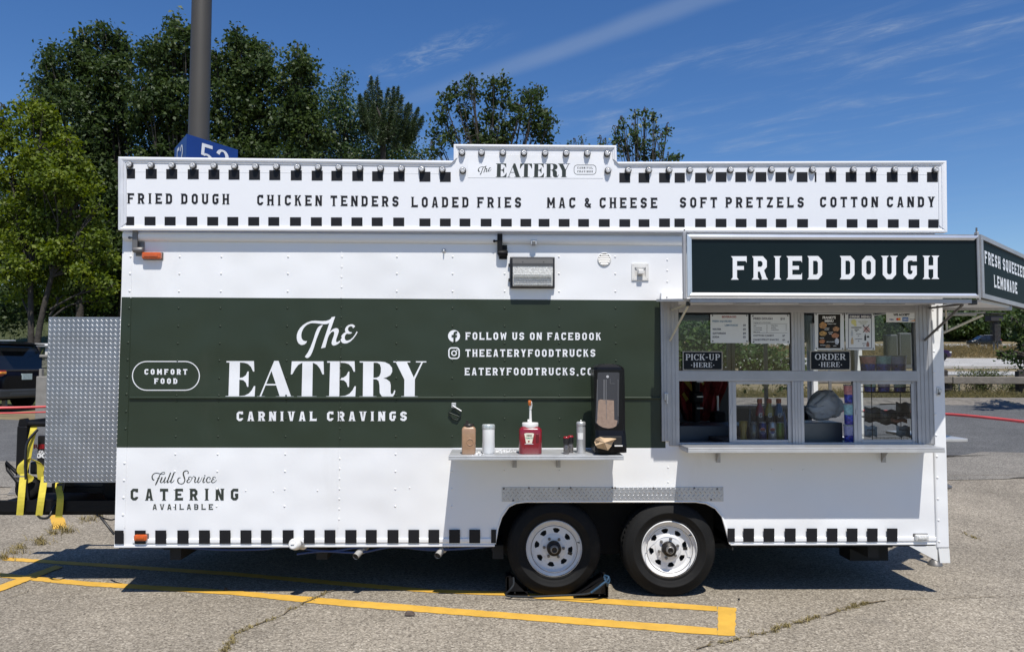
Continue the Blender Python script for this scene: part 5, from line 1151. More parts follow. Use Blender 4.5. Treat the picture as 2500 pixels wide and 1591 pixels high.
small(t, 'BEVERAGES', 1780, 775.5, 5, M_INKR, align='CENTER'); small(t, 'FRESH SQUEEZED', 1739, 786, 4.4, M_INKB); small(t, 'LEMONADE', 1769, 795.8, 4.4, M_INKB); small(t, '$8', 1814, 795.8, 4.6, M_INK)
for s, pz_, y in (('WATER', '$3', 805.5), ('GATORADE', '$4', 815.5), ('SODA', '$2', 824.5)): small(t, s, 1739.5, y, 4.4, M_INK, bold=.03); small(t, pz_, 1814, y, 4.6, M_INK, bold=.03)
tacks(t, [(1739.5, 770), (1823, 770), (1740, 832.5), (1823.5, 833)])
t = card('menu_sheet', 1834, 767.5, 1927.5, 838.5, M_PAPER, 'white fried dough price list taped beside the beverages list', 'menu', group=GL)
small(t, 'FRIED DOUGH', 1839, 780, 5.2, M_INK); small(t, '$10', 1905, 780.5, 5.2, M_INK); small(t, 'Toppings (add to Fried Dough)', 1839, 788, 2.2, M_INK, wx=1.1)
for k, (a, b) in enumerate((('Sugar', 'Whip Cream'), ('Powdered Sugar', 'Sprinkles'), ('Cinnamon Sugar', 'Cookie Butter'), ('Maple Syrup', ''))):
    y = 795.5 + k * 5.1; small(t, a, 1839.5, y, 2.3, M_INK); small(t, '$1', 1871, y, 2.3, M_INK); small(t, b, 1882.5, y, 2.3, M_INK)
    if b: small(t, '$1', 1918, y, 2.3, M_INK)
decal('rule', [quadpx(1839, 790.3, 83, .5), quadpx(1839, 812, 83, .5)], onY(YG), M_INK, t, lift=.0012, step=0)
small(t, 'COTTON CANDY', 1839, 821, 4.5, M_INK); small(t, '$7', 1910, 821.5, 4.5, M_INK); small(t, 'CANDY/FRUIT SNACKS', 1839, 831, 4.3, M_INK); small(t, '$3', 1910, 831.5, 4.5, M_INK)
tacks(t, [(1838, 771), (1923, 770), (1839.5, 834.5), (1924, 834.5)])
t = card('menu_sheet', 1990, 764.5, 2060, 854, M_PAPER, 'black food menu with dish pictures in a white border on the order window', 'menu', group=GL)
decal('menu_print', [quadpx(1997.5, 767, 54, 83)], onY(YG), mat('menu_black', (.014, .011, .010), .3, 0, (20, .2), spec=.2), t, lift=.0008)
small(t, "FRANKY'S", 2024, 778, 6.2, M_DECALW, align='CENTER', bold=.05, wx=.85); small(t, 'MENU', 2024, 786, 5.6, M_DECALW, align='CENTER', bold=.05)
fo = [(2009, 794, 9, 8, (.40, .20, .06)), (2041, 803, 8, 6, (.38, .19, .08)), (2009, 814, 9, 6, (.42, .24, .06)), (2039, 819, 9, 6, (.40, .16, .07)), (2007, 833, 7, 5, (.40, .15, .05)), (2043, 833, 5, 8, (.45, .48, .55)), (2021, 845, 6, 4, (.22, .13, .07))]
for k, (x, y, a, b, c) in enumerate(fo): decal('menu_picture', [[(x + a * math.cos(u * .3491) * (1 + .12 * math.sin(u * 2.7)), y + b * math.sin(u * .3491) * (1 + .12 * math.cos(u * 1.9))) for u in range(18)]], onY(YG), mat('food_print_%d' % k, c, .3, 0, (70, .5)), t, lift=.0016)
for s, x, y in (('TENDERS & FRIES', 2019, 791.5), ('CHICKEN', 2012, 802), ('TENDERS', 2012, 805.5), ('LOADED', 2022, 812), ('FRIES', 2024, 816), ('PRETZEL', 2001, 826), ('MAC & CHEESE', 2018, 835), ('COTTON CANDY', 2002, 843.5), ('CHIPS', 2034, 845)): small(t, s, x, y, 2.1, M_DECALW, bold=.02)
tacks(t, [(1992.5, 767), (2057, 767), (1993, 851), (2057, 851)])
t = card('menu_sheet', 2065, 764.5, 2134.5, 854, M_PAPER, 'white drink menu with navy header, taped beside the black food menu', 'menu', group=GL)
decal('menu_print', [quadpx(2071, 766, 57, 11), quadpx(2071, 777, 1.4, 72), quadpx(2126.6, 777, 1.4, 72), quadpx(2071, 849, 57, 1.6)], onY(YG), M_INK, t, lift=.0008, step=0)
small(t, 'DRINK MENU', 2099.5, 775.5, 6.0, M_DECALW, align='CENTER')
decal('menu_picture', [disc(2084, 786, 6.5, 12), disc(2088, 793, 3.5, 10)], onY(YG), mat('lemon_print', (.62, .60, .25), .4), t, lift=.0014)
small(t, 'FRESH SQUEEZED', 2095, 786, 2.2, mat('olive_ink', (.35, .36, .18), .5)); small(t, 'LEMONADE', 2099, 790.5, 2.2, MATS['olive_ink']); small(t, '$8', 2107, 795, 2.4, M_INK)
decal('menu_print', [quadpx(2078, 798.3, 25, 2), quadpx(2086, 803.5, 11, 1.8), quadpx(2088, 807.5, 5, 1.6)], onY(YG), M_DECALK, t, lift=.0014, step=0)
decal('menu_picture', [[(2109, 799), (2116, 796), (2122, 800), (2124, 808), (2116, 812), (2108, 809)]], onY(YG), mat('pink_print', (.55, .36, .36), .4, 0, (60, .3)), t, lift=.0014)
decal('crossing_out', ribbon([(2106, 794), (2123, 811)], 1.6) + ribbon([(2122, 793), (2107, 811)], 1.6), onY(YG), M_DECALK, t, lift=.002)
for x0, y0, w, h, c in ((2077.5, 804, 5, 16, (.40, .44, .50)), (2077.5, 823, 6, 17, (.48, .36, .22)), (2110, 815, 4.5, 16, (.015, .015, .02)), (2116, 819, 6, 5, (.015, .015, .02)), (2115, 833, 7, 13, (.25, .13, .10))):
    decal('menu_picture', [[(x0, y0 + h), (x0 + w, y0 + h), (x0 + w, y0 + h * .35), (x0 + w * .7, y0 + h * .2), (x0 + w * .7, y0), (x0 + w * .3, y0), (x0 + w * .3, y0 + h * .2), (x0, y0 + h * .35)]], onY(YG), mat('drink_print_%d' % int(x0 + y0), c, .4), t, lift=.0014)
for s, x, y in (('WATER', 2096, 816.5), ('$3', 2096, 821), ('GATORADE', 2096, 828.5), ('$4', 2096, 833.5), ('SODA', 2109, 839.5), ('$2', 2109, 844.5)): small(t, s, x, y, 2.4, M_INK, align='CENTER')
tacks(t, [(2067, 766), (2132, 767), (2067.5, 851), (2132, 851)])
t = card('payment_sign', 2164, 761.5, 2240, 786.5, mat('card_sign_white', (.70, .71, .72), .25, 0, (6, .02)), 'white payment cards sign in the top corner of the order window', 'sign')
small(t, 'WE ACCEPT', 2201, 770.5, 5.2, M_DECALK, align='CENTER', bold=.05)
for k, (x, c) in enumerate(((2169, (.72, .72, .73)), (2186, (.70, .70, .71)), (2203, (.03, .12, .38)), (2220, (.72, .72, .72)))): decal('card_mark', [quadpx(x, 774, 14.5, 10)], onY(YG), mat('card_%d' % k, c, .3), t, lift=.0008)
small(t, 'VISA', 2176.3, 781.5, 3.9, mat('card_navy', (.015, .03, .16), .4), align='CENTER', bold=.04); small(t, 'AMEX', 2210.3, 780.6, 3.2, M_DECALW, align='CENTER'); small(t, 'DISCOVER', 2227.2, 779.6, 2.1, M_DECALK, align='CENTER')
decal('card_mark', [disc(2191, 779, 3.3, 14)], onY(YG), mat('card_red', (.55, .02, .02), .4), t, lift=.0014); decal('card_mark', [disc(2195.4, 779, 3.3, 14)], onY(YG), mat('card_orange', (.75, .28, .02), .4), t, lift=.0020); decal('card_mark', [[(2222, 783.6), (2234, 780.2), (2234, 783.8)]], onY(YG), MATS['card_orange'], t, lift=.0020)
M_SB = mat('enamel_navy', (.006, .009, .015), .35, 0, (5, .15), spec=.15); M_SF = mat('enamel_border', (.33, .31, .27), .5, 0, (20, .15)); M_SL = mat('enamel_white', (.62, .63, .64), .4)
for x0, y0, x1, y1, big_, bx in ((1667, 857, 1764, 903.5, 'PICK-UP', (1673.5, 1757.5)), (1978, 856, 2076, 903, 'ORDER', (1989, 2064))):
    t = card('window_sign', x0, y0, x1, y1, M_SF, 'black sign with white letters reading %s HERE leaning on the window rail' % big_, 'sign', YG - .004, .006, 'black lettered signs at the serving window')
    decal('sign_face', [[(x0 + 4, y1 - 2.2), (x1 - 4, y1 - 2.2), (x1 - 2.2, y1 - 4), (x1 - 2.2, y0 + 4), (x1 - 4, y0 + 2.2), (x0 + 4, y0 + 2.2), (x0 + 2.2, y0 + 4), (x0 + 2.2, y1 - 4)]], onY(YG - .004), M_SB, t, lift=.0008)
    q, L = layoutS(big_, .07); decal('lettering', span(q, L, bx[0], y0 + 22, bx[1], y0 + 22, 15), onY(YG - .004), M_SL, t, lift=.0014)
    q, L = layoutS('*HERE*', .08); c_ = (x0 + x1) / 2; decal('lettering', span(q, L, c_ - 29.5, y0 + 39.5, c_ + 29.5, y0 + 39.5, 12), onY(YG - .004), M_SL, t, lift=.0014)
# ================================================================== inside
ZI = P(1700, 1085, .12).z
o = MB(); o.box(P(1640, 1000, .2).x, XR - .1, .075, .48, ZI - .04, ZI, 0, .004); o.build('inner_counter', mat('inner_counter_grey', (.12, .13, .145), .4, .3, (4, .12)), TR)
o = MB(); o.box(P(1625, 1050, .7).x, P(1950, 1050, .7).x, .52, .95, .42, P(1700, 1037, .6).z, 0, .006); o.build('equipment_cabinet', mat('equipment_blue_grey', (.085, .095, .12), .35, .5, (4, .15)), TR)
t = thing('hanging_jacket', 'dark red cloth with yellow bands behind the open pick-up hatch', 'jacket', P(1700, 1000, 1.4))
o = MB(); rows = []; yj = 1.4; rj = random.Random(8)
for py, xa, xb in ((918, 1655, 1770), (935, 1650, 1774), (955, 1654, 1766), (975, 1658, 1756), (995, 1662, 1752), (1012, 1668, 1746), (1026, 1672, 1730)):
    a = P(xa, py, yj); b = P(xb, py, yj); n = 13; rows.append([(a.x + (b.x - a.x) * i / n, yj - .05 - .035 * math.sin(i * 1.9 + py * .02) + rj.uniform(-.012, .012), a.z + rj.uniform(-.01, .01)) for i in range(n + 1)] + [(b.x, yj + .05, b.z), (a.x, yj + .05, a.z)])
loft(o, rows, 0, False); o.build('body', mat('dark_red_cloth', (.19, .012, .014), .85, 0, (8, .5), (14, .6, .03)), t)
t2 = thing('mixer_stand', 'black upright mixer with bright bands in front of the red cloth', 'mixer', P(1704, 1035, 1.1))
o = MB(); a, c = P(1697, 1060, 1.1), P(1709, 925, 1.1); o.box(a.x, c.x, 1.1, 1.2, a.z, c.z, 0, .01); a, c = P(1690, 985, 1.08), P(1716, 955, 1.08); o.box(a.x, c.x, 1.06, 1.2, a.z, c.z, 0, .02); a, c = P(1740, 1035, 1.15), P(1770, 1004, 1.15); o.box(a.x, c.x, 1.1, 1.25, a.z, c.z, 0, .02)
for y in (930, 966, 994): a, c = P(1699, y + 3, 1.09), P(1714, y, 1.09); o.box(a.x, c.x, 1.05, 1.06, a.z, c.z, 1)
a, c = P(1751, 1002, 1.1), P(1755, 966, 1.1); o.box(a.x, c.x, 1.1, 1.12, a.z, c.z, 1); o.build('column', [M_BLACKM, M_STEEL], t2)
decal('yellow_band', [[(1668, 930), (1690, 957), (1698, 955), (1680, 925)], [(1664, 962), (1675, 980), (1682, 974), (1670, 957)], [(1710, 930), (1716, 941), (1720, 936), (1717, 928)]], onY(yj - .11), mat('yellow_band', (.34, .25, .03), .7), t)
def bottle(name, label, cat, px, yb, yt, rpx, y, prof, group=None, z=None):
    """prof: list of (part name, [(r fraction, height fraction)...], material)"""
    p = P(px, yb, y); k = sc(y); z0 = ZI if z is None else z; H = P(px, yt, y).z - z0; t = thing(name, label, cat, (p.x, y, z0), group)
    for nm, pf, m in prof:
        mb = MB(); mb.lathe([(max(.0004, r * rpx * k), z0 + .0005 + h * H) for r, h in pf], (p.x, y, 0), 'Z', 22); mb.build(nm, m, t)
    return t, p, k, H, z0
yb_ = .17
M_CAP = mat('orange_bottle_cap', (.40, .10, .05), .4, 0, (9, .1))
M_BL = mat('bottle_label_dark', (.035, .035, .04), .35, 0, (9, .2)); M_GW = mat('bottle_print', (.55, .56, .58), .4)
for px, c, nm in ((1856, (.24, .03, .045), 'red'), (1879, (.32, .27, .05), 'yellow'), (1902.5, (.06, .14, .28), 'blue')):
    t, p, k, H, z0 = bottle('sports_bottle', 'sports drink bottle with orange cap and %s drink, behind the slider' % nm, 'bottle', px, 1072, 973, 11, yb_ + .06,
        [('bottle', [(.92, 0), (1, .03), (1, .26), (.92, .30), (.92, .36), (1, .40), (1, .64), (.93, .70), (.8, .78), (.5, .86), (.48, .90)], mat('drink_' + nm, c, .2, 0, (9, .1), coat=.6)), ('cap', [(.54, .90), (.56, .905), (.56, .99), (.5, 1.0), (0, 1.0)], M_CAP), ('label', [(1.015, .42), (1.015, .62)], M_BL)], 'sports drink bottles')
    q, L = layoutA('G'); decal('lettering', span(q, L, px - 3.5, 1019, px + 5, 1019, 11), onY(yb_ + .06 - 11 * k - .002), M_GW, t, lift=.001)
for px, c, nm, s in ((1862, (.03, .035, .16), 'blue', 'PEPSI'), (1886, (.46, .47, .50), 'silver', 'PEPSI'), (1905, (.16, .24, .06), 'green', '')):
    t, p, k, H, z0 = bottle('soda_can', '%s soda can in front of the sports bottles' % nm, 'can', px, 1072, 1030, 9.5, yb_ - .05,
        [('can', [(.80, 0), (1, .05), (1, .90), (.84, .97)], mat('can_' + nm, c, .3, .5, (60, .25 if nm == 'green' else .06))), ('rim', [(.85, .97), (.86, 1.0), (.78, 1.0), (.74, .98), (0, .98)], M_STEEL)], 'soda cans behind the slider')
    if s:
        yf = yb_ - .05 - 9.5 * k - .001; cz = 1051
        decal('logo', [disc(px, cz, 7.6, 20)], onY(yf), M_GW, t, lift=.0006); decal('logo', [[(px + 7 * math.cos(a), cz + 7 * math.sin(a)) for a in [R(190 + 16 * i) for i in range(11)]]], onY(yf), M_RED, t, lift=.0012)
        decal('logo', [[(px + 7 * math.cos(a), cz + 7 * math.sin(a)) for a in [R(22 + 13.6 * i) for i in range(11)]]], onY(yf), mat('logo_blue', (.02, .04, .20), .4), t, lift=.0012); small(t, s, px, 1053.5, 4.0, M_DECALK, yf - .0012, 'CENTER', .06, .85)
bottle('cup', 'yellow tapered cup beside the soda cans', 'cup', 1815, 1072, 1027, 10, yb_ - .02, [('cup', [(.72, 0), (.78, .3), (.70, .5), (.95, .75), (1, 1), (.9, 1), (.8, .6), (0, .55)], mat('ochre_cup', (.34, .24, .06), .35, 0, (9, .15), coat=.3))])
bottle('glass_jar', 'dim clear jar standing between the yellow cup and the cans', 'jar', 1841, 1072, 1028, 11, yb_ + .01, [('jar', [(.9, 0), (1, .05), (1, .75), (.7, .9)], mat('dim_glass', (.16, .165, .17), .12, 0, (40, .4), coat=.6)), ('lid', [(.75, .9), (.78, .91), (.78, 1), (0, 1)], M_GREY)])
t = thing('dark_board', 'dark wooden board lying inside the pick-up hatch', 'board', P(1756, 1062, .35)); o = MB(); a = P(1730, 1052, .5); o.box(a.x, P(1800, 1052, .5).x, .10, .50, ZI + .001, ZI + .035, 0, .006); o.build('board', mat('dark_board', (.045, .032, .030), .5, 0, (6, .3)), t)
# candy tubs
cols = [((.80, .34, .36), 'pink'), ((.42, .72, .76), 'mint'), ((.58, .55, .85), 'lilac')]
def candy_tub(px, yb, yt, rpx, y, ci, lbl, z, inv=False):
    c, nm = cols[ci % 3]
    t, p, k, H, z0 = bottle('candy_tub', lbl, 'tub', px, yb, yt, rpx, y, [
        ('tub', [(.84, 0), (.86, .03), (.90, .45)], mat('tub_blue_base', (.07, .10, .50), .3, 0, (45, .9), dirt=((.45, .10, .22), 30, .52, (1, 1, 1), .9))),
        ('tub_top', [(.90, .4501), (.985, .93)], mat('tub_' + nm, c, .3, 0, (60, .25), dirt=((.10, .12, .30), 34, .58, (1, 1, 1), .8))),
        ('lid', [(1.0, .93), (1.03, .935), (1.03, .99), (.97, 1.0), (.9, .985), (0, .985)], mat('tub_lid', (.50, .52, .54), .2, 0, (9, .05), coat=.3))], 'tubs of cotton candy', z)
zsh = P(2150, 903, .32).z - .006
o = MB(); o.box(P(2090, 903, .3).x, XR - .1, .20, .46, zsh - .015, zsh, 0, .003); o.build('inner_shelf', M_INT, TR)
for i, (px, l) in enumerate(((2119, 'pink topped cotton candy tub at the order sign end of the inner shelf'), (2156, 'mint topped cotton candy tub between two others on the inner shelf'), (2193.5, 'lilac topped cotton candy tub at the post end of the inner shelf'))): candy_tub(px, 904, 868, 19.5, .32, i, l, zsh)
zz0 = ZI
for i, (ya, yb2, l) in enumerate(((1036, 1080, 'bottom cotton candy tub of the stack of three beside the slider'), (984, 1032, 'middle cotton candy tub of the stack of three beside the slider'), (938, 982, 'top cotton candy tub of the stack of three beside the slider'))):
    H = P(2073, ya, .18).z - zz0; candy_tub(2073, yb2, ya, 12.5, .18, (2, 1, 0)[i], l, zz0); zz0 += H + .003
for i, (px, c) in enumerate(((1832, (.05, .05, .055)), (1849, (.17, .17, .165)), (1868, (.26, .06, .03)), (1893, (.10, .16, .05)), (1914, (.05, .07, .17)))):
    bottle('sauce_bottle', ('dark sauce bottle', 'pale grey sauce bottle', 'rusty red sauce bottle', 'green sauce bottle', 'navy sauce bottle')[i] + ' in the back row behind the sports bottles', 'bottle', px, 1070, 990 + (i % 3) * 8, 8, .38, [('bottle', [(.95, 0), (1, .04), (1, .62), (.5, .80), (.42, .90)], mat('sauce_%d' % i, c, .25, 0, (9, .2), coat=.5)), ('cap', [(.46, .90), (.46, .99), (0, 1)], M_GREY)], 'sauce bottles behind the slider')
# wire snack rack
rk = thing('wire_rack', 'black wire snack rack behind the order slider', 'rack', (P(2170, 1080, .25).x, .25, ZI))
o = MB(); xa_, xb2 = P(2112, 1000, .25).x, P(2223, 1000, .25).x
lev = [P(2170, y, .25).z for y in (1079, 1020, 958)]
for z in lev:
    for dz in (0.004, .045):
        o.tube([(xa_, .14, z + dz), (xb2, .14, z + dz), (xb2, .40, z + dz), (xa_, .40, z + dz), (xa_, .14, z + dz)], .0022, 5)
    for k in range(13): x = xa_ + (xb2 - xa_) * k / 12; o.tube([(x, .14, z + .045), (x, .14, z + .004), (x, .40, z + .004)], .0014, 4)
for x in (xa_, xb2):
    for y in (.14, .40): o.tube([(x, y, ZI + .001), (x, y, lev[2] + .07)], .003, 6)
o.build('rack_frame', M_BLACKM, rk)
for i, px in enumerate((2124, 2158, 2197)): candy_tub(px, 956, 905 + 26, 15, .27, (1, 2, 1)[i], ('cotton candy tub at the slider end of the rack top', 'cotton candy tub in the middle of the rack top', 'cotton candy tub at the post end of the rack top')[i], lev[2] + .008)
def snack_bag(px, py, w, h, y, m, lbl, word=None, g='snack bags on the rack'):
    c = P(px, py, y); k = sc(y); t = thing('snack_bag', lbl, 'snack bag', c, g); mb = MB(); nx, ny = 8, 6; vs = []
    for s_ in (-1, 1):
        for j in range(ny + 1):
            for i in range(nx + 1):
                u, v = i / nx * 2 - 1, j / ny * 2 - 1; puff = (1 - abs(u) ** 2.5) * (1 - abs(v) ** 3) * .022
                vs.append((c.x + u * w * k / 2 + random.uniform(-.001, .001), y + s_ * (puff + .0005), c.z + v * h * k / 2 + .006 * math.sin(u * 5) * abs(v)))
    n = (nx + 1) * (ny + 1); fs = []
    for j in range(ny):
        for i in range(nx):
            a = j * (nx + 1) + i; fs += [(a, a + 1, a + nx + 2, a + nx + 1), (n + a, n + a + nx + 1, n + a + nx + 2, n + a + 1)]
    mb.add(vs, fs, 0, True); mb.build('pouch', m, t)
    if word: small(t, word, px, py - 1, 5, M_INK, y - .0245, 'CENTER', .03, .9); small(t, 'fruit', px, py + 5, 3, M_INKB, y - .0245, 'CENTER', .03); small(t, 'snacks', px, py + 9.5, 3, M_INKB, y - .0245, 'CENTER', .03)
M_BAG = mat('silver_blue_pouch', (.34, .40, .44), .3, .1, (30, .35), (30, .3, .01))
snack_bag(2126, 1052, 31, 26, .20, M_BAG, 'silver blue fruit snack bag at the slider end of the bottom tier', "Welch's"); snack_bag(2205, 1052, 34, 26, .20, M_BAG, 'silver blue fruit snack bag at the post end of the bottom tier', "Welch's")
M_BROWN = mat('brown_pouch', (.105, .085, .065), .3, .1, (16, .3), (30, .3, .01))
for px, py, w, l in ((2130, 1012, 40, 'brown snack bag at the slider end of the middle tier'), (2170, 1018, 42, 'brown snack bag in the middle of the middle tier'), (2205, 1000, 36, 'brown snack bag standing at the post end of the middle tier')): snack_bag(px, py, w, 36, .30, M_BROWN, l)
snack_bag(2195, 1026, 40, 10, .17, mat('rust_pouch', (.26, .10, .05), .4, .1, (40, .5)), 'flat rust coloured snack bag at the front of the middle tier')
# a plastic bag of rolls on a steel box
o = MB(); o.boxpx(1962, 1031, 2057, 1088, .26, .52, 0, .006); o.build('prep_box', mat('prep_box_grey', (.11, .12, .13), .35, .5, (4, .15)), TR)
t = thing('plastic_bag', 'bulging cloudy white plastic bag on the inner counter', 'plastic bag', P(2010, 1030, .42)); bm = bmesh.new(); bmesh.ops.create_icosphere(bm, subdivisions=5, radius=1)
pc = P(2009, 989, .38)
from mathutils import noise as mnoise
for v in bm.verts:
    n = v.co.copy(); q = n * 1.5; f = .86 + .22 * abs(mnoise.noise(q + Vector((.3, 2, 1)))) + .05 * abs(mnoise.noise(q * 3)) + .06 * math.sin(n.x * 3 + n.z * 2)
    z = n.z * .125 * f; z = max(z, P(2010, 1030, .38).z - pc.z)
    v.co = Vector((pc.x + n.x * .140 * f * (1.1 - .15 * n.z), pc.y + n.y * .12 * f, pc.z + z + (.03 * n.x if n.z > 0 else 0)))
me = bpy.data.meshes.new('bag'); bm.to_mesh(me); bm.free()
for p in me.polygons: p.use_smooth = True
mbag = mat('cloudy_plastic', (.50, .53, .55), .6, 0, (7, .12), (14, .12, .015), spec=.3); mbag.node_tree.nodes['Principled BSDF'].inputs['Transmission Weight'].default_value = .15
me.materials.append(mbag); ob = bpy.data.objects.new('bag', me); COL.objects.link(ob); par(ob, t)
t = thing('cash_terminal', 'dark grey screens standing inside behind the candy tubs', 'terminal', P(2190, 860, .75))
for a, b, c, d, y in ((2164, 816, 2192, 900, .7), (2198, 812, 2226, 900, .72)):
    mb = MB(); u, v = P(a, d, y), P(b if False else c, b, y); mb.box(u.x, v.x, y, y + .05, u.z, v.z, 0, .008); mb.box(u.x + .012, v.x - .012, y - .003, y, u.z + .04, v.z - .015, 1, .002); mb.build('screen', [mat('terminal_grey', (.10, .105, .115), .4), mat('terminal_screen', (.03, .032, .036), .1)], t)
# ================================================================== the generator at the front of the trailer
GY0, GY1 = .48, 1.05
gen = thing('generator', 'black portable generator in a tube frame strapped to the front of the trailer', 'generator', (P(110, 1235, GY0).x, .75, dk))
gx0, gx1 = P(38, 1100, GY0).x, XL - .09; gz0, gz1 = dk + .001, P(60, 1032, GY0).z
o = MB()
o.box(gx0 + .16, gx1, GY0 + .05, GY1 - .05, gz0 + .13, gz1 - .12, 0, .03); o.box(gx0 + .30, gx1 - .05, GY0 + .06, GY1 - .06, gz0 + .05, gz0 + .129, 0, .01); o.build('engine_case', M_BLACK, gen)
o = MB(); o.box(gx0 + .15, gx1 - .05, GY0 + .028, GY0 + .049, gz1 - .40, gz1 - .10, 0, .012); o.build('control_panel', mat('control_panel', (.016, .016, .018), .3, 0, (9, .2)), gen)
o = MB()
for y in (GY0, GY1):
    o.box(gx0, gx0 + .085, y, y + .055, gz0 + .10, gz1 - .02, 0, .015); o.box(gx1 - .05, gx1, y, y + .05, gz0 + .06, gz1 - .02, 0, .01)
    o.prism([(gx0 + .01, y + .002, gz1 - .0205), (gx0 + .085, y + .002, gz1 - .0205), (gx0 + .085, y + .002, gz1), (gx0 + .06, y + .002, gz1 + .035), (gx0 + .02, y + .002, gz1 + .03)], (0, .05, 0))
    o.tube([(gx0 + .08, y + .027, gz1 - .01), (gx1 - .02, y + .027, gz1 - .01)], .022, 10); o.box(gx0 + .086, gx1 - .051, y + .01, y + .045, gz0 + .06, gz0 + .10)
o.tube([(gx0 + .045, GY0 + .05, gz1 + .0), (gx0 + .045, GY1, gz1)], .020, 10); o.build('tube_frame', M_BLACKM, gen)
o = MB(); o.box(gx0 + .10, gx1 - .06, GY0 + .02, GY0 + .05, gz0 + .20, gz0 + .30, 0, .015)
for k in range(4): z = gz0 + .30 + k * .03; o.box(gx0 + .17, gx1 - .06, GY0 + .034, GY0 + .049, z, z + .016, 0, .004)
for k in range(5): x = gx0 + .20 + k * .13; o.box(x, x + .03, GY0 + .028, GY0 + .05, gz0 + .20, gz0 + .31, 1, .006)
o.build('lower_panel', [M_BLACK, M_BLACKM], gen)
for x in (gx0 + .10, gx1 - .16):
    w = MB(); w.lathe([(.03, .02), (.06, .025), (.085, .02), (.095, .0), (.095, -.04), (.085, -.06), (.03, -.06)], (x + .02, GY0 - .03, gz0 + .097), 'Y', 30); w.build('wheel', M_RUBBER, gen)
o = MB(); o.tube([(gx0 + .02, GY0 - .01, gz0 + .22), (gx0 - .06, GY0 - .02, gz0 + .30), (gx0 - .04, GY0 - .02, gz0 + .24), (gx0 + .04, GY0 - .03, gz0 + .15), (gx0 + .18, GY0 - .03, gz0 + .16)], .014, 8); o.build('handle', M_BLACKM, gen)
GYT = GY0 + .027
for s, x0, x1, yb, h, m in (('REE', 82, 112, 1094, 10, M_RED), ('ER QU', 79, 111, 1105, 6, M_DECALW), ('500', 76, 114, 1117, 11.5, M_DECALW)):
    q = plain(s, 1.0, 0, 0, 'LEFT', .05); L = max(p[0] for f in q for p in f); decal('lettering', [[(x0 + p[0] / L * (x1 - x0), yb - p[1] * h * 1.38) for p in f] for f in q], onY(GYT), m, gen, lift=.001, step=0)
# webbing straps: over the frame and down to the platform
G2 = 'yellow straps over the generator'
def webbing(label, pts, w):
    """pts: (px, py, Y); flat band facing the camera, folding over the top at the end"""
    p0 = P(*pts[-1][:2], pts[-1][2]); t = thing('tie_down_strap', label, 'strap', p0, G2); mb = MB(); q = [P(*p) for p in smooth(pts, 5)]
    mb.strip(q, (w, 0, 0), (0, .003, 0)); mb.build('webbing', M_YEL, t); return t
t = webbing('yellow strap with a loose twisted tail and ratchet, farthest from the trailer', [(80, 1040, GY0 + .2), (82, 1046, GY0 - .01), (74, 1080, GY0 - .045), (68, 1115, GY0 - .06), (57, 1160, GY0 - .10), (52, 1212, .285), (48, 1257, .280)], .026)
o = MB(); q = [P(*p) for p in smooth([(66, 1118, GY0 - .07), (52, 1132, GY0 - .10), (50, 1148, GY0 - .10), (62, 1160, GY0 - .09), (74, 1168, GY0 - .08), (70, 1178, GY0 - .085)], 5)]; o.strip(q, (.026, 0, .012), (0, .003, 0)); q = [P(*p) for p in smooth([(76, 1122, GY0 - .08), (88, 1124, GY0 - .11), (97, 1135, GY0 - .10), (98, 1160, GY0 - .09), (100, 1172, GY0 - .085)], 5)]; o.strip(q, (.024, 0, -.010), (0, .003, 0)); o.build('loose_tail', M_YEL, t)
o = MB(); a = P(54, 1166, GY0 - .075); o.box(a.x - .03, a.x + .035, a.y - .02, a.y, a.z - .03, a.z + .035, 0, .006); o.lathe([(.012, -.045), (.012, .045)], a + Vector((0, -.02, .01)), 'X', 10); o.build('ratchet', M_GREY, t)
webbing('straight yellow strap in the middle of the three over the generator', [(128, 1036, GY0 + .2), (128, 1045, GY0 - .01), (120, 1110, GY0 - .04), (108, 1170, GY0 - .10), (101, 1214, .285), (95, 1258, .280)], .026)
t = webbing('yellow strap with a black ratchet under the tread plate, nearest the trailer', [(146, 1120, GY0 - .02), (144, 1170, GY0 - .03), (143, 1190, GY0 - .10), (147, 1216, .285), (143, 1263, .280)], .026)
o = MB(); a = P(150, 1188, GY0 - .06); o.box(a.x - .028, a.x + .028, a.y - .02, a.y + .01, a.z - .03, a.z + .03, 0, .006); o.build('ratchet', M_BLACK, t)
o = MB(); o.tube(smooth([P(*p) for p in ((92, 1048, .45), (68, 1078, .40), (62, 1120, .38), (64, 1180, .37), (70, 1225, .36))], 6), .010, 7); o.tube(smooth([P(*p) for p in ((160, 1170, .38), (150, 1210, .36), (130, 1240, .28), (118, 1262, .24), (100, 1264, .25), (92, 1256, .3))], 6), .009, 7); o.build('power_cord', M_BLACK, gen)
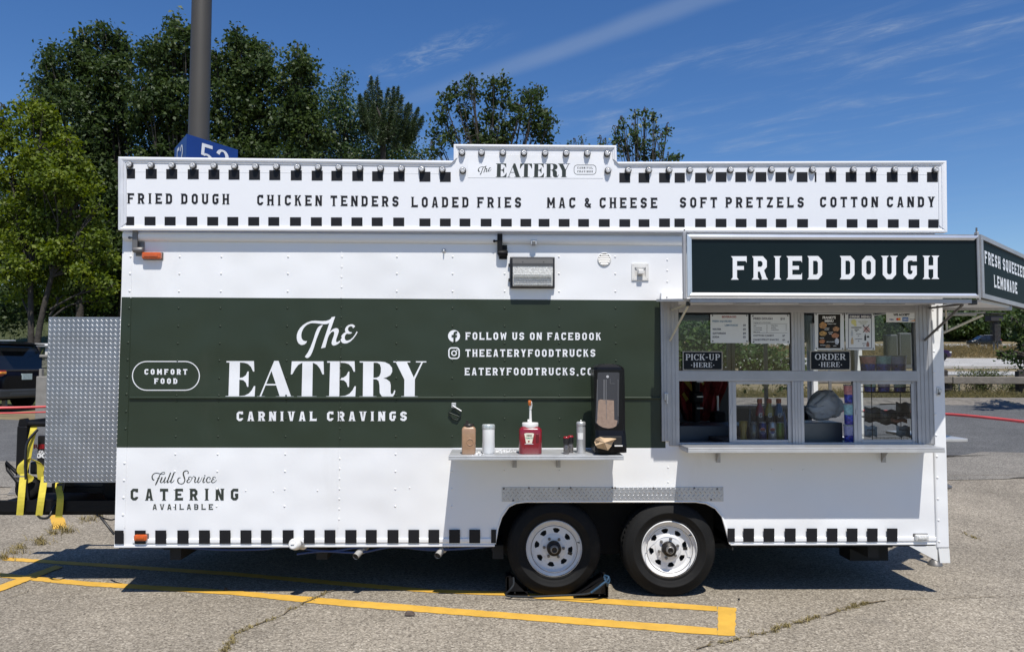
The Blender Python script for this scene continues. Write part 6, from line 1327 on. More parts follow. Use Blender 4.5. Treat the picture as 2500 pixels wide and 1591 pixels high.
# ================================================================== the chocks at the front wheel
t = thing('wheel_chock', 'black metal wheel chock pair joined by a blue rope at the front tyre', 'wheel chock', (P(1353, 1450, .0).x, .05, 0))
def chock(x0, x1, flip):
    mb = MB(); y0, y1 = (.04, .18) if flip else (-.03, .15); s = -1 if flip else 1
    mb.box(min(x0, x1), max(x0, x1), y0, y1, .006, .016, 0, .002)
    for y in (y0, y1 - .01):
        mb.prism([(x1, y, .016), (x1, y, .150), (x1 - s * .030, y, .155), (x1 - s * .045, y, .125), (x0, y, .016)], (0, .008, 0)) ; mb.box(min(x0, x1), max(x0, x1), y, y + .008, .016, .04)
    mb.box(x1 - .016, x1 + .006, y0, y1, .016, .145) if not flip else mb.box(x1 - .006, x1 + .016, y0, y1, .016, .145)
    mb.prism([(x1 - s * .03, y0 + .009, .149), (x1 - s * .045, y0 + .009, .125), (x0 + s * .02, y0 + .009, .03), (x0 + s * .03, y0 + .009, .02)], (0, y1 - y0 - .02, 0))
    mb.dome((x1 - s * .02, y0 - .001, .04), .008, .006); mb.dome((x1 - s * .06, y0 - .001, .028), .008, .006)
    return mb.build('chock', M_BLACKM, t)
cx = P(1353, 1450, 0).x
chock(cx + .14, P(1482, 1450, 0).x, False); chock(cx - .19, P(1237, 1450, 0).x, True)
o = MB(); g = lambda px, py, y, dz=0: P(px, py, y)
o.tube(smooth([P(1480, 1411, -.06), P(1478, 1420, -.09), P(1462, 1432, -.10), P(1440, 1447, -.10), P(1410, 1451, -.08), P(1360, 1453, -.06), P(1290, 1456, -.06), P(1243, 1454, -.04), P(1236, 1449, -.03), P(1246, 1438, -.05), P(1254, 1425, -.04), P(1253, 1408, -.03)], 6), .0075, 8); 
o.build('rope', mat('dark_rope', (.012, .016, .02), .7, 0, (40, .3), (200, .4, .004)), t)
o = MB(); o.tube(smooth([P(1474, 1408, -.05), P(1487, 1412, -.07), P(1484, 1424, -.08), P(1478, 1420, -.095), P(1462, 1432, -.105), P(1443, 1446, -.105)], 6), .009, 8); o.tube(smooth([P(1476, 1404, -.05), P(1486, 1408, -.08), P(1480, 1418, -.09), P(1476, 1412, -.08), P(1484, 1430, -.07)], 5), .008, 8); o.build('blue_rope', M_ROPE, t)
# small litter
t = MB()
def rock(px, py, w, h, m, name, label, cat):
    p = G(px, py); k = (p.y - CAM.y) / F; mb = MB(); rs_ = random.Random(int(px)); n = 9; z0 = p.z + .013
    ring = [(p.x + w * k / 2 * math.cos(a) * rs_.uniform(.8, 1.1), p.y + w * k / 3 * math.sin(a) * rs_.uniform(.8, 1.1)) for a in [2 * math.pi * i / n for i in range(n)]]
    vs = [(x, y, z0) for x, y in ring] + [(p.x + (x - p.x) * .7, p.y + (y - p.y) * .7, z0 + h * k * rs_.uniform(.6, 1.1)) for x, y in ring]
    mb.add(vs, [(i, (i + 1) % n, n + (i + 1) % n, n + i) for i in range(n)] + [tuple(range(n, 2 * n))]); tag(mb.build(name, m), label, cat)
rock(1000, 1504, 27, 8, mat('dead_leaf', (.10, .075, .06), .8, 0, (40, .3)), 'dead_leaf', 'curled dead leaf on the asphalt below the lower yellow line', 'leaf')
rock(1804, 1468, 6, 5, M_DARK, 'pebble', 'dark pebble on the asphalt right of the yellow box end', 'pebble'); rock(551, 1444, 9, 6, M_DARK, 'stone', 'dark stone on the upper edge of the yellow line', 'stone')
# ================================================================== beyond the trailer
# lamp post with the lot sign
pb = P(486, 300, 6.6); YP = 6.6; rp = 24.3 * sc(YP)
t = thing('light_pole', 'tall brown lamp post carrying a blue lot sign numbered 52', 'lamp post', (pb.x, YP, tz(YP, pb.x)))
o = MB(); o.lathe([(rp * 1.05, tz(YP, pb.x) - .1), (rp * 1.02, 5), (rp * .93, 9.5)], (pb.x, YP, 0), 'Z', 36)
o.lathe([(rp * 1.9, tz(YP, pb.x)), (rp * 1.9, tz(YP, pb.x) + .75), (rp * 1.5, tz(YP, pb.x) + .8)], (pb.x, YP, 0), 'Z', 30, 1); o.box(pb.x - .9, pb.x + .9, YP - .12, YP + .12, 9.5, 9.65); o.build('post', [M_POLE, M_GRAVEL], t)
Yc = YP - .62; c0 = P(456, 327, Yc); c1 = P(581, 357.6, Yc + .86); c2 = P(427, 338, Yc + .80)
zt2 = c0.z; hgt = .70
sg = sub('lot_sign', t, c0)
A = Vector((c0.x, c0.y, 0)); B = Vector((c1.x, c1.y, 0)); C2 = Vector((c2.x, c2.y, 0)); Dd = B + (C2 - A)
o = MB(); o.prism([Vector((p.x, p.y, zt2)) for p in (A, B, Dd, C2)], (0, 0, -hgt)); o.build('sign_box', M_SBLUE, sg)
def face(a, b, nn, txt, u0, u1, v0, h):
    U = (b - a)
    q, L = layoutS(txt, .10); decal('lettering', [[(u0 + (u1 - u0) * p[0] / L, v0 + p[1] * h) for p in f] for f in q], lambda u, v: a + U * u + Vector((0, 0, zt2 + v)), M_DECALW, sg, nn, .004)
n1 = Vector(((B - A).y, -(B - A).x, 0)).normalized(); n2 = Vector((-(C2 - A).y, (C2 - A).x, 0)).normalized()
face(A, B, n1, '52', .24, .82, -.47, .40); face(C2, A, n2, '52', .20, .74, -.47, .40)
# --------------------------------------------------------------- leaves
def leaf_mat(name, col, tr=.35, rough=.45, spec=.5):
    m = bpy.data.materials.new(name); m.use_nodes = True; N = m.node_tree.nodes; L = m.node_tree.links; b = N['Principled BSDF']
    at = N.new('ShaderNodeAttribute'); at.attribute_name = 'tone'
    cr = N.new('ShaderNodeValToRGB'); e = cr.color_ramp.elements; e[0].color = (col[0] * .55, col[1] * .62, col[2] * .6, 1); e[1].color = (min(1, col[0] * 1.7), min(1, col[1] * 1.45), col[2] * 1.2, 1); x = e.new(.5); x.color = (*col, 1)
    L.new(at.outputs['Fac'], cr.inputs[0]); L.new(cr.outputs[0], b.inputs['Base Color']); b.inputs['Roughness'].default_value = rough; b.inputs['Specular IOR Level'].default_value = spec
    t_ = N.new('ShaderNodeBsdfTranslucent'); hs = N.new('ShaderNodeHueSaturation'); hs.inputs['Value'].default_value = 1.3; hs.inputs['Saturation'].default_value = 1.1; L.new(cr.outputs[0], hs.inputs['Color']); L.new(hs.outputs[0], t_.inputs[0])
    mx = N.new('ShaderNodeMixShader'); mx.inputs[0].default_value = tr; L.new(b.outputs[0], mx.inputs[1]); L.new(t_.outputs[0], mx.inputs[2]); L.new(mx.outputs[0], N['Material Output'].inputs[0]); return m
M_OAK = leaf_mat('oak_leaf', (.050, .080, .024), .32, .50, .25); M_MAPLE = leaf_mat('maple_leaf', (.122, .168, .018), .36, .55, .3); M_SOFT = leaf_mat('soft_leaf', (.048, .088, .026), .3, .45)
M_PINE = leaf_mat('pine_needle', (.045, .075, .028), .2, .5); M_FAR = leaf_mat('thicket_leaf', (.055, .095, .022), .35, .5); M_SHRUB = leaf_mat('shrub_leaf', (.10, .125, .045), .35, .55); M_GRASS = leaf_mat('grass_blade', (.08, .095, .025), .35, .6)
M_BARK = mat('bark', (.050, .043, .036), .9, 0, (5, .3), (16, .8, .03))
rng = np.random.default_rng(11)
def leaves(name, cen, nrm, size, m, parent, aspect=.55, tone=None, needle=False):
    """one quad per leaf; cen (n,3), nrm (n,3)"""
    n = len(cen); nrm = nrm / np.linalg.norm(nrm, axis=1, keepdims=True)
    a = rng.normal(size=(n, 3)); a -= nrm * (a * nrm).sum(1, keepdims=True); a /= np.linalg.norm(a, axis=1, keepdims=True); b = np.cross(nrm, a)
    s = (size * rng.uniform(.6, 1.3, n))[:, None]
    v = np.empty((n, 4, 3)); v[:, 0] = cen - a * s * .5; v[:, 1] = cen + b * s * aspect * .5 + nrm * s * .08 - a * s * .05; v[:, 2] = cen + a * s * .5 - nrm * s * .06; v[:, 3] = cen - b * s * aspect * .5 + nrm * s * .08 - a * s * .05
    me = bpy.data.meshes.new(name); me.vertices.add(n * 4); me.vertices.foreach_set('co', v.reshape(-1).astype(np.float32))
    me.loops.add(n * 4); me.loops.foreach_set('vertex_index', np.arange(n * 4, dtype=np.int32)); me.polygons.add(n); me.polygons.foreach_set('loop_start', np.arange(0, n * 4, 4, dtype=np.int32))
    me.update(calc_edges=True); at = me.attributes.new('tone', 'FLOAT', 'FACE'); tone = rng.uniform(.2, .8, n) if tone is None else tone; at.data.foreach_set('value', np.clip(tone, 0, 1).astype(np.float32))
    me.materials.append(m); o = bpy.data.objects.new(name, me); COL.objects.link(o); return par(o, parent)
def cloud(lobes, per, cl_r, density, up=.5, shell=.55):
    """leaf centres in sprays inside ellipsoid lobes (cx, cy, cz, rx, ry, rz)"""
    C, Nn, T = [], [], []
    for (cx, cy, cz, rx, ry, rz) in lobes:
        k = max(3, int(density * (rx * ry * rz) ** (2 / 3)))
        d = rng.normal(size=(k, 3)); d /= np.linalg.norm(d, axis=1, keepdims=True); r = shell + (1 - shell) * rng.random(k) ** .6; r *= rng.uniform(.7, 1.08, k)
        c = np.array([cx, cy, cz]) + d * np.array([rx, ry, rz]) * r[:, None]; tone = rng.normal(.5, .16, k)
        m = rng.poisson(per, k) + 2; idx = np.repeat(np.arange(k), m); off = rng.normal(size=(len(idx), 3)) * cl_r * np.array([1, 1, .75]); p = c[idx] + off
        nn = d[idx] * .5 + rng.normal(size=(len(idx), 3)) * .75 + np.array([0, -.1, up]); C.append(p); Nn.append(nn); T.append(tone[idx] + rng.normal(0, .12, len(idx)))
    return np.concatenate(C), np.concatenate(Nn), np.concatenate(T)
def tree(name, label, base, lobes_px, Y, m, leaf, per, cl_r, dens, trunk_r=.16, stems=1, depth=.75, yj=.6, group='trees behind the trailer', shell=.5, up=.5, fork=.45):
    rs = random.Random(int(lobes_px[0][0] * 7 + Y * 13)); lobes = []
    bpx = 1250 + (base[0] - CAM.x) / sc(Y) - 33
    if Y > 19: lobes_px = list(lobes_px) + [(bpx + dx, py, 62, 52) for dx, py in ((-70, 455), (60, 470), (-30, 540), (75, 570), (-85, 600), (20, 640), (-40, 690))]
    for (px, py, rx, ry) in lobes_px:
        if rx >= 56 and Y > 19: rx *= .90
        y = Y + rs.uniform(-yj, yj); c = P(px, py, y); k = sc(y); lobes.append((c.x, y, c.z, rx * k, max(rx, ry) * k * depth, ry * k))
    bx, by = base; t = thing(name, label, 'tree', (bx, by, tz(by, bx)), group)
    mb = MB(); zmin = min(l[2] for l in lobes); zb = tz(by, bx) - .1; top = max(l[2] + l[5] for l in lobes); fk = zb + (top - zb) * fork
    st = []
    for s in range(stems):
        ox = (s - (stems - 1) / 2) * trunk_r * 2.4; pts = [(bx + ox, by, zb), (bx + ox + rs.uniform(-.1, .1), by, zb + (fk - zb) * .5), (bx + ox * 1.6 + rs.uniform(-.2, .2), by, fk), ]; mb.tube(smooth(pts, 4), [trunk_r * 1.25 - trunk_r * .5 * i / 8 for i in range(9)], 10); st.append(Vector(pts[2]))
    for l in lobes:
        s_ = min(st, key=lambda q: abs(q.x - l[0])); e = Vector(l[:3]); start = s_.copy()
        if e.z < fk: start = Vector((s_.x, s_.y, max(zb + .8, e.z - .6)))
        mid = start.lerp(e, .5) + Vector((rs.uniform(-.2, .2), rs.uniform(-.2, .2), .15)); tip = e + Vector((rs.uniform(-.1, .1), 0, l[5] * .55)); pts = smooth([tuple(start), tuple(mid), tuple(e), tuple(tip)], 4); n = len(pts)
        r0_ = trunk_r * .42; mb.tube(pts, [max(.009, r0_ * (1 - i / n) ** 1.3) for i in range(n)], 6)
        for _ in range(7):
            q = e + Vector((rs.uniform(-1, 1) * l[3], rs.uniform(-1, 1) * l[4], rs.uniform(-.6, .9) * l[5])) * .85; a = Vector(pts[rs.randrange(n // 3, n)]); mb.tube([a, a.lerp(q, .5) + Vector((0, 0, .08)), q], [.022, .014, .006], 4, 0, True, False)
    mb.build('trunk', M_BARK, t); C, Nn, T = cloud(lobes, per, cl_r, dens, up, shell); leaves('crown', C, Nn, leaf, m, t, .6, T); return t
gx = lambda px, Y: P(px, 900, Y).x
YO = 22.0
OAK = dict(m=M_OAK, leaf=.165, per=38, cl_r=.19, dens=66, trunk_r=.13)
tree('oak_tree', 'dark oak with one narrow pointed top, leftmost of the tall oaks', (gx(190, YO), YO), [(125, 126, 12, 22), (125, 158, 24, 34), (98, 235, 14, 26), (122, 200, 46, 50), (150, 255, 62, 55), (105, 265, 30, 40), (190, 340, 80, 70), (145, 420, 80, 80), (225, 430, 70, 70)], YO, **OAK)
tree('oak_tree', 'tall dark oak with three leafy points left of the lamp post', (gx(290, YO + 1), YO + 1), [(203, 88, 12, 22), (251, 74, 12, 20), (284, 98, 12, 22), (312, 128, 10, 22), (205, 122, 24, 30), (185, 150, 30, 40), (252, 95, 26, 36), (285, 125, 26, 36), (225, 165, 60, 50), (275, 190, 55, 55), (315, 150, 20, 30), (235, 250, 70, 70), (300, 270, 70, 70), (240, 350, 80, 70), (300, 380, 70, 60), (265, 470, 70, 60), (255, 560, 40, 60)], YO + 1, **OAK)
tree('oak_tree', 'tallest dark oak, its top right beside the lamp post', (gx(420, YO), YO), [(426, 58, 11, 18), (384, 106, 12, 22), (366, 128, 10, 20), (428, 84, 20, 28), (418, 115, 40, 36), (452, 100, 22, 36), (375, 140, 36, 36), (400, 185, 66, 55), (470, 150, 40, 50), (360, 235, 50, 50), (440, 250, 80, 70), (375, 310, 70, 60), (450, 340, 80, 60), (400, 400, 90, 50)], YO, **OAK)
tree('oak_tree', 'dark oak with a bulky crown right of the lamp post', (gx(580, YO + 1), YO + 1), [(578, 84, 10, 20), (522, 140, 10, 26), (622, 112, 11, 20), (656, 132, 10, 22), (580, 104, 18, 26), (572, 130, 40, 34), (525, 175, 28, 42), (620, 140, 36, 36), (655, 165, 28, 36), (590, 190, 72, 48), (545, 250, 60, 60), (630, 240, 70, 60), (570, 320, 80, 60), (650, 320, 70, 60), (600, 380, 110, 40)], YO + 1, **OAK)
tree('oak_tree', 'dark oak with a slim rounded top at the edge of the oak row', (gx(720, YO), YO), [(726, 122, 10, 20), (757, 162, 9, 24), (692, 190, 12, 24), (726, 152, 20, 28), (722, 180, 36, 36), (705, 230, 46, 46), (752, 210, 24, 46), (735, 270, 52, 52), (700, 310, 60, 50), (755, 330, 50, 60), (730, 390, 70, 40)], YO, **OAK)
tree('ash_tree', 'soft mid green tree with feathery leaves beside the pine', (gx(850, YO + 3), YO + 3), [(838, 200, 16, 24), (826, 240, 30, 34), (800, 270, 24, 40), (845, 285, 46, 40), (790, 330, 50, 50), (880, 330, 70, 44), (820, 380, 90, 40), (950, 350, 70, 36), (1000, 385, 60, 30), (900, 390, 90, 30)], YO + 3, m=M_SOFT, leaf=.12, per=28, cl_r=.25, dens=95)
tree('oak_tree', 'open crowned oak with separate leafy sprays behind the raised sign', (gx(1210, YO - 2), YO - 2), [(1148, 195, 15, 20), (1150, 225, 24, 26), (1112, 225, 22, 24), (1085, 245, 11, 26), (1082, 285, 17, 34), (1125, 270, 24, 26), (1205, 205, 12, 24), (1228, 212, 17, 28), (1203, 240, 24, 26), (1235, 250, 15, 26), (1190, 280, 26, 30), (1312, 225, 14, 22), (1300, 250, 24, 28), (1282, 235, 16, 22), (1268, 275, 30, 32), (1320, 285, 24, 30), (1340, 300, 14, 24), (1300, 315, 34, 30), (1235, 320, 40, 30), (1150, 320, 34, 34), (1100, 335, 26, 30), (1330, 335, 26, 24), (1190, 345, 90, 22), (1065, 330, 12, 26), (1060, 360, 20, 22)], YO - 2, m=M_OAK, leaf=.145, per=20, cl_r=.14, dens=95, trunk_r=.08, fork=.35, shell=.2)
tree('maple_sapling', 'young maple with upright twiggy shoots behind the marquee step', (gx(1570, YO - 3), YO - 3), [(1503, 325, 12, 26), (1520, 300, 8, 18), (1552, 285, 7, 22), (1548, 320, 14, 28), (1576, 278, 6, 16), (1572, 305, 9, 20), (1596, 290, 6, 18), (1600, 325, 10, 24), (1628, 320, 7, 18), (1615, 345, 16, 18), (1560, 355, 30, 26), (1525, 360, 26, 30), (1590, 380, 40, 16), (1632, 385, 12, 12), (1655, 388, 8, 8)], YO - 3, m=M_SOFT, leaf=.13, per=15, cl_r=.085, dens=95, trunk_r=.045, fork=.3, shell=.2)
tree('maple_sapling', 'low leafy top just showing above the raised sign', (gx(1440, YO + 4), YO + 4), [(1400, 352, 12, 8), (1422, 345, 8, 10), (1465, 345, 10, 12), (1478, 352, 12, 12), (1440, 375, 50, 16)], YO + 4, m=M_SOFT, leaf=.13, per=7, cl_r=.12, dens=34, trunk_r=.06, fork=.3)
YMp = 17.6
tree('maple_tree', 'bright yellow green maple with two trunks at the left edge of the car park', (gx(88, YMp), YMp), [(5, 275, 14, 26), (0, 330, 30, 40), (48, 268, 14, 20), (80, 255, 16, 26), (100, 275, 24, 30), (72, 310, 40, 40), (118, 330, 36, 40), (30, 370, 50, 40), (95, 385, 56, 46), (160, 360, 30, 34), (30, 440, 50, 44), (130, 445, 56, 40), (190, 410, 26, 34), (185, 475, 40, 36), (70, 500, 60, 40), (225, 440, 18, 26), (10, 540, 40, 44), (120, 540, 60, 40), (240, 515, 16, 20), (205, 545, 36, 34), (60, 590, 60, 36), (150, 610, 56, 36), (230, 590, 28, 26), (265, 645, 30, 34), (205, 670, 40, 30), (110, 670, 60, 30), (30, 660, 50, 36), (262, 705, 26, 24), (240, 735, 24, 14), (60, 720, 50, 16), (140, 725, 40, 14)], YMp, m=M_MAPLE, leaf=.135, per=36, cl_r=.15, dens=96, trunk_r=.09, stems=2, group='trees behind the trailer', shell=.55, fork=.40, depth=.8)
# the dark lower trees between the maple and the trailer
tree('oak_tree', 'shaded low oak whose branches hang behind the maple and the trailer corner', (gx(300, YO + 2), YO + 2), [(250, 620, 60, 50), (300, 680, 60, 50), (200, 700, 60, 40), (120, 640, 60, 60), (50, 700, 60, 40), (10, 600, 50, 80), (330, 600, 50, 50), (270, 750, 60, 30), (190, 755, 60, 26), (100, 750, 70, 26), (20, 765, 60, 30), (40, 520, 70, 80), (110, 480, 70, 70), (180, 560, 70, 70), (230, 660, 60, 50), (60, 620, 70, 60)], YO + 2, m=M_OAK, leaf=.16, per=24, cl_r=.28, dens=95, fork=.3)
# pine: shoots crowded with needles
t = thing('pine_tree', 'pine with upright needled shoots beside the soft green tree', 'tree', (gx(930, YO + 1), YO + 1, tz(YO + 1)), 'trees behind the trailer')
mb = MB(); bx = gx(930, YO + 1); Yp = YO + 1; mb.tube([(bx, Yp, tz(Yp) - .1), (bx, Yp, P(925, 300, Yp).z), (P(920, 262, Yp).x, Yp, P(920, 262, Yp).z)], [.18, .09, .02], 10); C, Nn, T = [], [], []
sh = [(906, 186, 905, 300), (921, 188, 915, 300), (893, 222, 898, 320), (878, 232, 890, 300), (930, 222, 925, 310), (948, 215, 938, 320), (962, 212, 948, 320), (972, 212, 955, 330), (982, 232, 962, 330), (998, 250, 972, 340), (1003, 255, 985, 340), (1022, 262, 990, 350), (1033, 284, 1000, 350), (912, 250, 910, 340), (938, 262, 930, 350), (958, 268, 948, 350), (885, 262, 892, 320), (1012, 290, 990, 360), (975, 282, 965, 360)]
rs = random.Random(5)
for x0, y0, x1, y1 in sh:
    y = Yp + rs.uniform(-.6, .6); a, b = P(x0, y0, y), P(x1, y1, y); mid = a.lerp(b, .5) + Vector((rs.uniform(-.08, .08), 0, 0)); mb.tube([b, mid, a], [.03, .02, .008], 5); n = 900
    u = rng.random(n) ** .8; base = np.array(a)[None] * (1 - u)[:, None] + np.array(b)[None] * u[:, None]; d = rng.normal(size=(n, 3)); d /= np.linalg.norm(d, axis=1, keepdims=True); rad = (.05 + .13 * np.minimum(1, u * 3)) ; C.append(base + d * (rad * rng.random(n) ** .5)[:, None]); Nn.append(np.cross(d, rng.normal(size=(n, 3)))); T.append(rng.normal(.5, .2, n))
mb.build('trunk', M_BARK, t); leaves('crown', np.concatenate(C), np.concatenate(Nn), .17, M_PINE, t, .15, np.concatenate(T))
# tree reaching in from the right edge
tree('crab_apple_tree', 'dark leaved branch reaching in at the right edge under the side awning', (gx(2600, 10.5), 10.5), [(2480, 785, 20, 16), (2500, 800, 26, 20), (2505, 830, 30, 24), (2490, 850, 12, 8), (2468, 868, 12, 6), (2445, 866, 9, 5), (2452, 872, 10, 5), (2480, 878, 12, 8), (2498, 885, 12, 14), (2540, 800, 40, 40), (2550, 860, 40, 40), (2500, 760, 24, 18)], 10.5, m=M_OAK, leaf=.10, per=12, cl_r=.08, dens=330, trunk_r=.05, fork=.4, yj=.3, group=None, shell=.35)
# grass bank at the left, with the pale guard rail and block wall in front of it
def bank(x, y): return tz(y, x) + 2.7 * max(0, min(1, (y - 16) / 16)) * max(0, min(1, (-6 - x) / 4))
sheet('grass_bank', -45, -5.5, 15.5, 40, .02, mat('bank_grass', (.060, .072, .02), .95, 0, (1.2, .35), (25, .8, .05), dirt=((.03, .038, .01), 2.2, .5)), 40, 40, 0, bank)  # grass colour darkened: the trees' shade is put into it
o = MB(); YR = 15.2
a, b = P(-20, 842, YR), P(118, 842, YR); o.box(a.x, b.x, YR, YR + .05, a.z - .05, a.z + .045, 0, .01); o.box(a.x, b.x, YR - .02, YR, a.z - .018, a.z - .005)
for px in (10, 70, 112): p = P(px, 842, YR); o.box(p.x - .05, p.x + .05, YR + .06, YR + .15, tz(YR, -10) - .05, p.z + .02)
tag(o.build('guard_rail', mat('white_rail_paint', (.70, .70, .68), .45, 0, (4, .06))), 'pale metal guard rail behind the dark maple trunks', 'guard rail')
M_BLOCK = mat('mossy_block', (.15, .147, .11), .9, 0, (4, .3), (12, .9, .04), dirt=((.10, .115, .05), 3, .5, (1, 1, 1), .7))
w = thing('block_wall', 'mossy grey block wall with pale caps beside the tread plate', 'wall', (gx(112, 11.6), 11.6, tz(11.6, -8)))
o = MB(); x0, x1 = P(101, 880, 11.6).x, P(330, 880, 11.6).x; zt_w = P(110, 872, 11.6).z; z = tz(11.6, -8) - .05; r_ = 0
while z < zt_w - .02:
    x = x0 - (r_ % 2) * .0
    while x < x1: l_ = .42; o.box(x + .004, min(x + l_, x1) - .004, 11.6, 11.9, z + .004, min(z + .20, zt_w) - .004, 0, .02); x += l_ if (r_ % 2 == 0 or x > x0) else .21
    z += .20; r_ += 1
o.build('courses', M_BLOCK, w); o = MB(); o.box(x0 - .03, x1, 11.56, 11.94, zt_w, zt_w + .06, 0, .015); a, b = P(95, 900, 11.3), P(128, 918, 11.3); o.box(a.x, b.x + .5, 11.2, 11.55, tz(11.2, -8) - .02, P(100, 918, 11.3).z, 0, .02); o.box(a.x, a.x + .06, 11.3, 11.4, tz(11.2, -8) - .02, a.z, 0, .01); o.build('cap', mat('pale_coping', (.24, .225, .20), .85, 0, (5, .15), (20, .5, .01)), w)
# ------------------------------------------------------------------ cars
def car(name, label, loc, rot, paint, L=4.65, Wd=1.86, H=1.70, plate=True, z=0, lower=None, group=None):
    """a hatchback estate: x forward, y left"""
    t = thing(name, label, 'car', (loc[0], loc[1], z), group); fr = Matrix.Translation((loc[0], loc[1], z)) @ Matrix.Rotation(rot, 4, 'Z'); hw = Wd / 2
    def put(mb, nm, m, parent=t): mb.v = [tuple(fr @ Vector(v)) for v in mb.v]; return mb.build(nm, m, parent)
    sec = [(-L / 2, .45, .88, .72), (-L / 2 + .06, .34, .98, .90), (-L / 2 + .35, .27, 1.04, .97), (-L * .25, .25, 1.06, 1.0), (0, .25, 1.04, 1.0), (L * .22, .25, 1.02, 1.0), (L * .30, .26, .99, .99), (L * .42, .28, .90, .93), (L / 2 - .06, .36, .78, .80), (L / 2, .45, .66, .62)]
    rows = []
    for x, zb, zt3, k in sec:
        w_ = hw * k; rows.append([(x, -w_ * .92, zb), (x, -w_, zb + .12), (x, -w_ * 1.0, (zb + zt3) / 2 + .05), (x, -w_ * .96, zt3 - .05), (x, -w_ * .90, zt3), (x, w_ * .90, zt3), (x, w_ * .96, zt3 - .05), (x, w_, (zb + zt3) / 2 + .05), (x, w_, zb + .12), (x, w_ * .92, zb)])
    mb = MB(); loft(mb, rows, 0, True); put(mb, 'body', paint)
    rows = []
    for x, zb, zt3, w0, w1 in ((-L / 2 + .14, 1.00, 1.03, .84, .80), (-L / 2 + .42, 1.03, H - .06, .90, .68), (-L / 2 + .70, 1.04, H, .92, .70), (0, 1.03, H + .01, .93, .71), (L * .10, 1.02, H - .03, .93, .70), (L * .285, 1.0, 1.02, .90, .84)):
        rows.append([(x, -hw * w0, zb), (x, -hw * w1, zt3), (x, hw * w1, zt3), (x, hw * w0, zb)])
    mb = MB(); loft(mb, rows, 0, False); put(mb, 'greenhouse', M_CARGL)
    mb = MB(); rr = [((-L / 2 + .36), H - .045), (-L / 2 + .72, H + .012), (0, H + .028), (L * .10, H - .012)]
    loft(mb, [[(x, -hw * .69, z_ - .03), (x, -hw * .66, z_ + .012), (x, hw * .66, z_ + .012), (x, hw * .69, z_ - .03)] for x, z_ in rr]); put(mb, 'roof', paint)
    for s in (-1, 1):
        mb = MB()
        for (xa, za, ya), (xb, zb, yb2) in ((((-L / 2 + .16), 1.02, .86), (-L / 2 + .44, H - .05, .70)), ((-L * .22, 1.04, .945), (-L * .20, H - .02, .72)), ((.06, 1.04, .945), (.06, H - .01, .725)), ((L * .285, 1.01, .90), (L * .10, H - .03, .715))): mb.tube([(xa, s * hw * ya, za), (xb, s * hw * yb2, zb)], .032, 6)
        put(mb, 'pillar_trim', paint)
        mb = MB(); mb.tube([(-L * .30, s * hw * .60, H + .05), (L * .05, s * hw * .60, H + .05)], .018, 6); put(mb, 'roof_bar', M_STEEL)
        mb = MB(); mb.box(-L / 2 + .02, -L / 2 + .26, s * hw * .62, s * hw * .93, .86, 1.02, 0, .03); put(mb, 'tail_light', mat('tail_lens', (.22, .006, .008), .15, 0, (20, .2), coat=.7))
        mb = MB(); mb.box(-L / 2 - .012, -L / 2 + .1, s * hw * .66, s * hw * .84, .93, .985, 0, .01); put(mb, 'signal', mat('signal_lens', (.8, .30, .04), .15, 0, (20, .2), coat=.6))
        mb = MB(); mb.box(L / 2 - .34, L / 2 - .06, s * hw * .52, s * hw * .86, .68, .80, 0, .03); put(mb, 'headlight', M_CLEAR)
        mb = MB(); mb.box(L * .20, L * .20 + .12, s * hw * .98, s * hw * 1.12, 1.02, 1.16, 0, .03); put(mb, 'mirror', paint)
        for x in (-L * .305, L * .295):
            e = fr @ Vector((x, s * (hw - .10), .34)); wh = MB(); wh.lathe([(.20, -.11), (.33, -.10), (.345, -.06), (.345, .06), (.33, .10), (.20, .11)], (x, s * (hw - .10), .345), 'Y', 28, 0); wh.lathe([(.22, -s * .105), (.20, -s * .09), (.06, -s * .10), (.05, -s * .115)], (x, s * (hw - .10), .345), 'Y', 20, 1); put(wh, 'wheel', [M_RUBBER, M_STEEL])
            ar = MB(); ar.tube([(x + .40 * math.cos(R(a)), s * (hw - .02), .345 + .40 * math.sin(R(a))) for a in range(-5, 186, 12)], .022, 6); put(ar, 'arch_trim', M_BLACK)
    mb = MB(); mb.box(-L / 2 - .03, -L / 2 + .14, -hw * .90, hw * .90, .32, .56, 0, .05); mb.box(-L / 2 - .04, -L / 2 + .02, -hw * .55, hw * .55, .36, .46, 0, .02); put(mb, 'bumper', lower or M_BLACK)
    mb = MB(); mb.box(-L / 2 + .02, -L / 2 + .30, -hw * .60, hw * .60, H - .08, H - .045, 0, .012); put(mb, 'spoiler', paint)
    if plate: mb = MB(); mb.box(-L / 2 - .014, -L / 2 + .05, -.155, .155, .78, .93, 0, .005); put(mb, 'license_plate', mat('pale_plate', (.38, .46, .46), .4, 0, (40, .25)))
    return t
M_NAVY = mat('black_blue_paint', (.003, .003, .006), .2, 0, (3, .2), spec=.22); M_NAVY2 = mat('dark_car_paint', (.007, .009, .010), .2, 0, (3, .2), spec=.35)
ang = R(167); YS = 14.2; gl = P(63, 1000, YS); back = Vector((gl.x, gl.y, 0)) + Vector((math.cos(ang), math.sin(ang), 0)) * 2.35
car('parked_suv', 'black blue SUV parked at the left edge, its rear and plate showing', (back.x, back.y), ang, M_NAVY, 4.7, 1.88, 1.74, True, tz(YS, -9) + .012, mat('grey_bumper', (.035, .037, .04), .4, 0, (4, .1)))
p = P(2402, 855, 109.0); car('passing_suv', 'dark SUV driving on the far carriageway under the side awning', (p.x, 109.0), R(180), M_NAVY2, 4.5, 1.8, 1.62, False, tz(109) + .014)
p = P(2252, 893, 62); car('passing_car', 'dark car mostly hidden behind the trailer corner post on the near carriageway', (p.x, 62), R(0), mat('plum_paint', (.03, .015, .04), .15, .2, (3, .2), spec=.3), 4.5, 1.8, 1.5, False, tz(62) + .014)
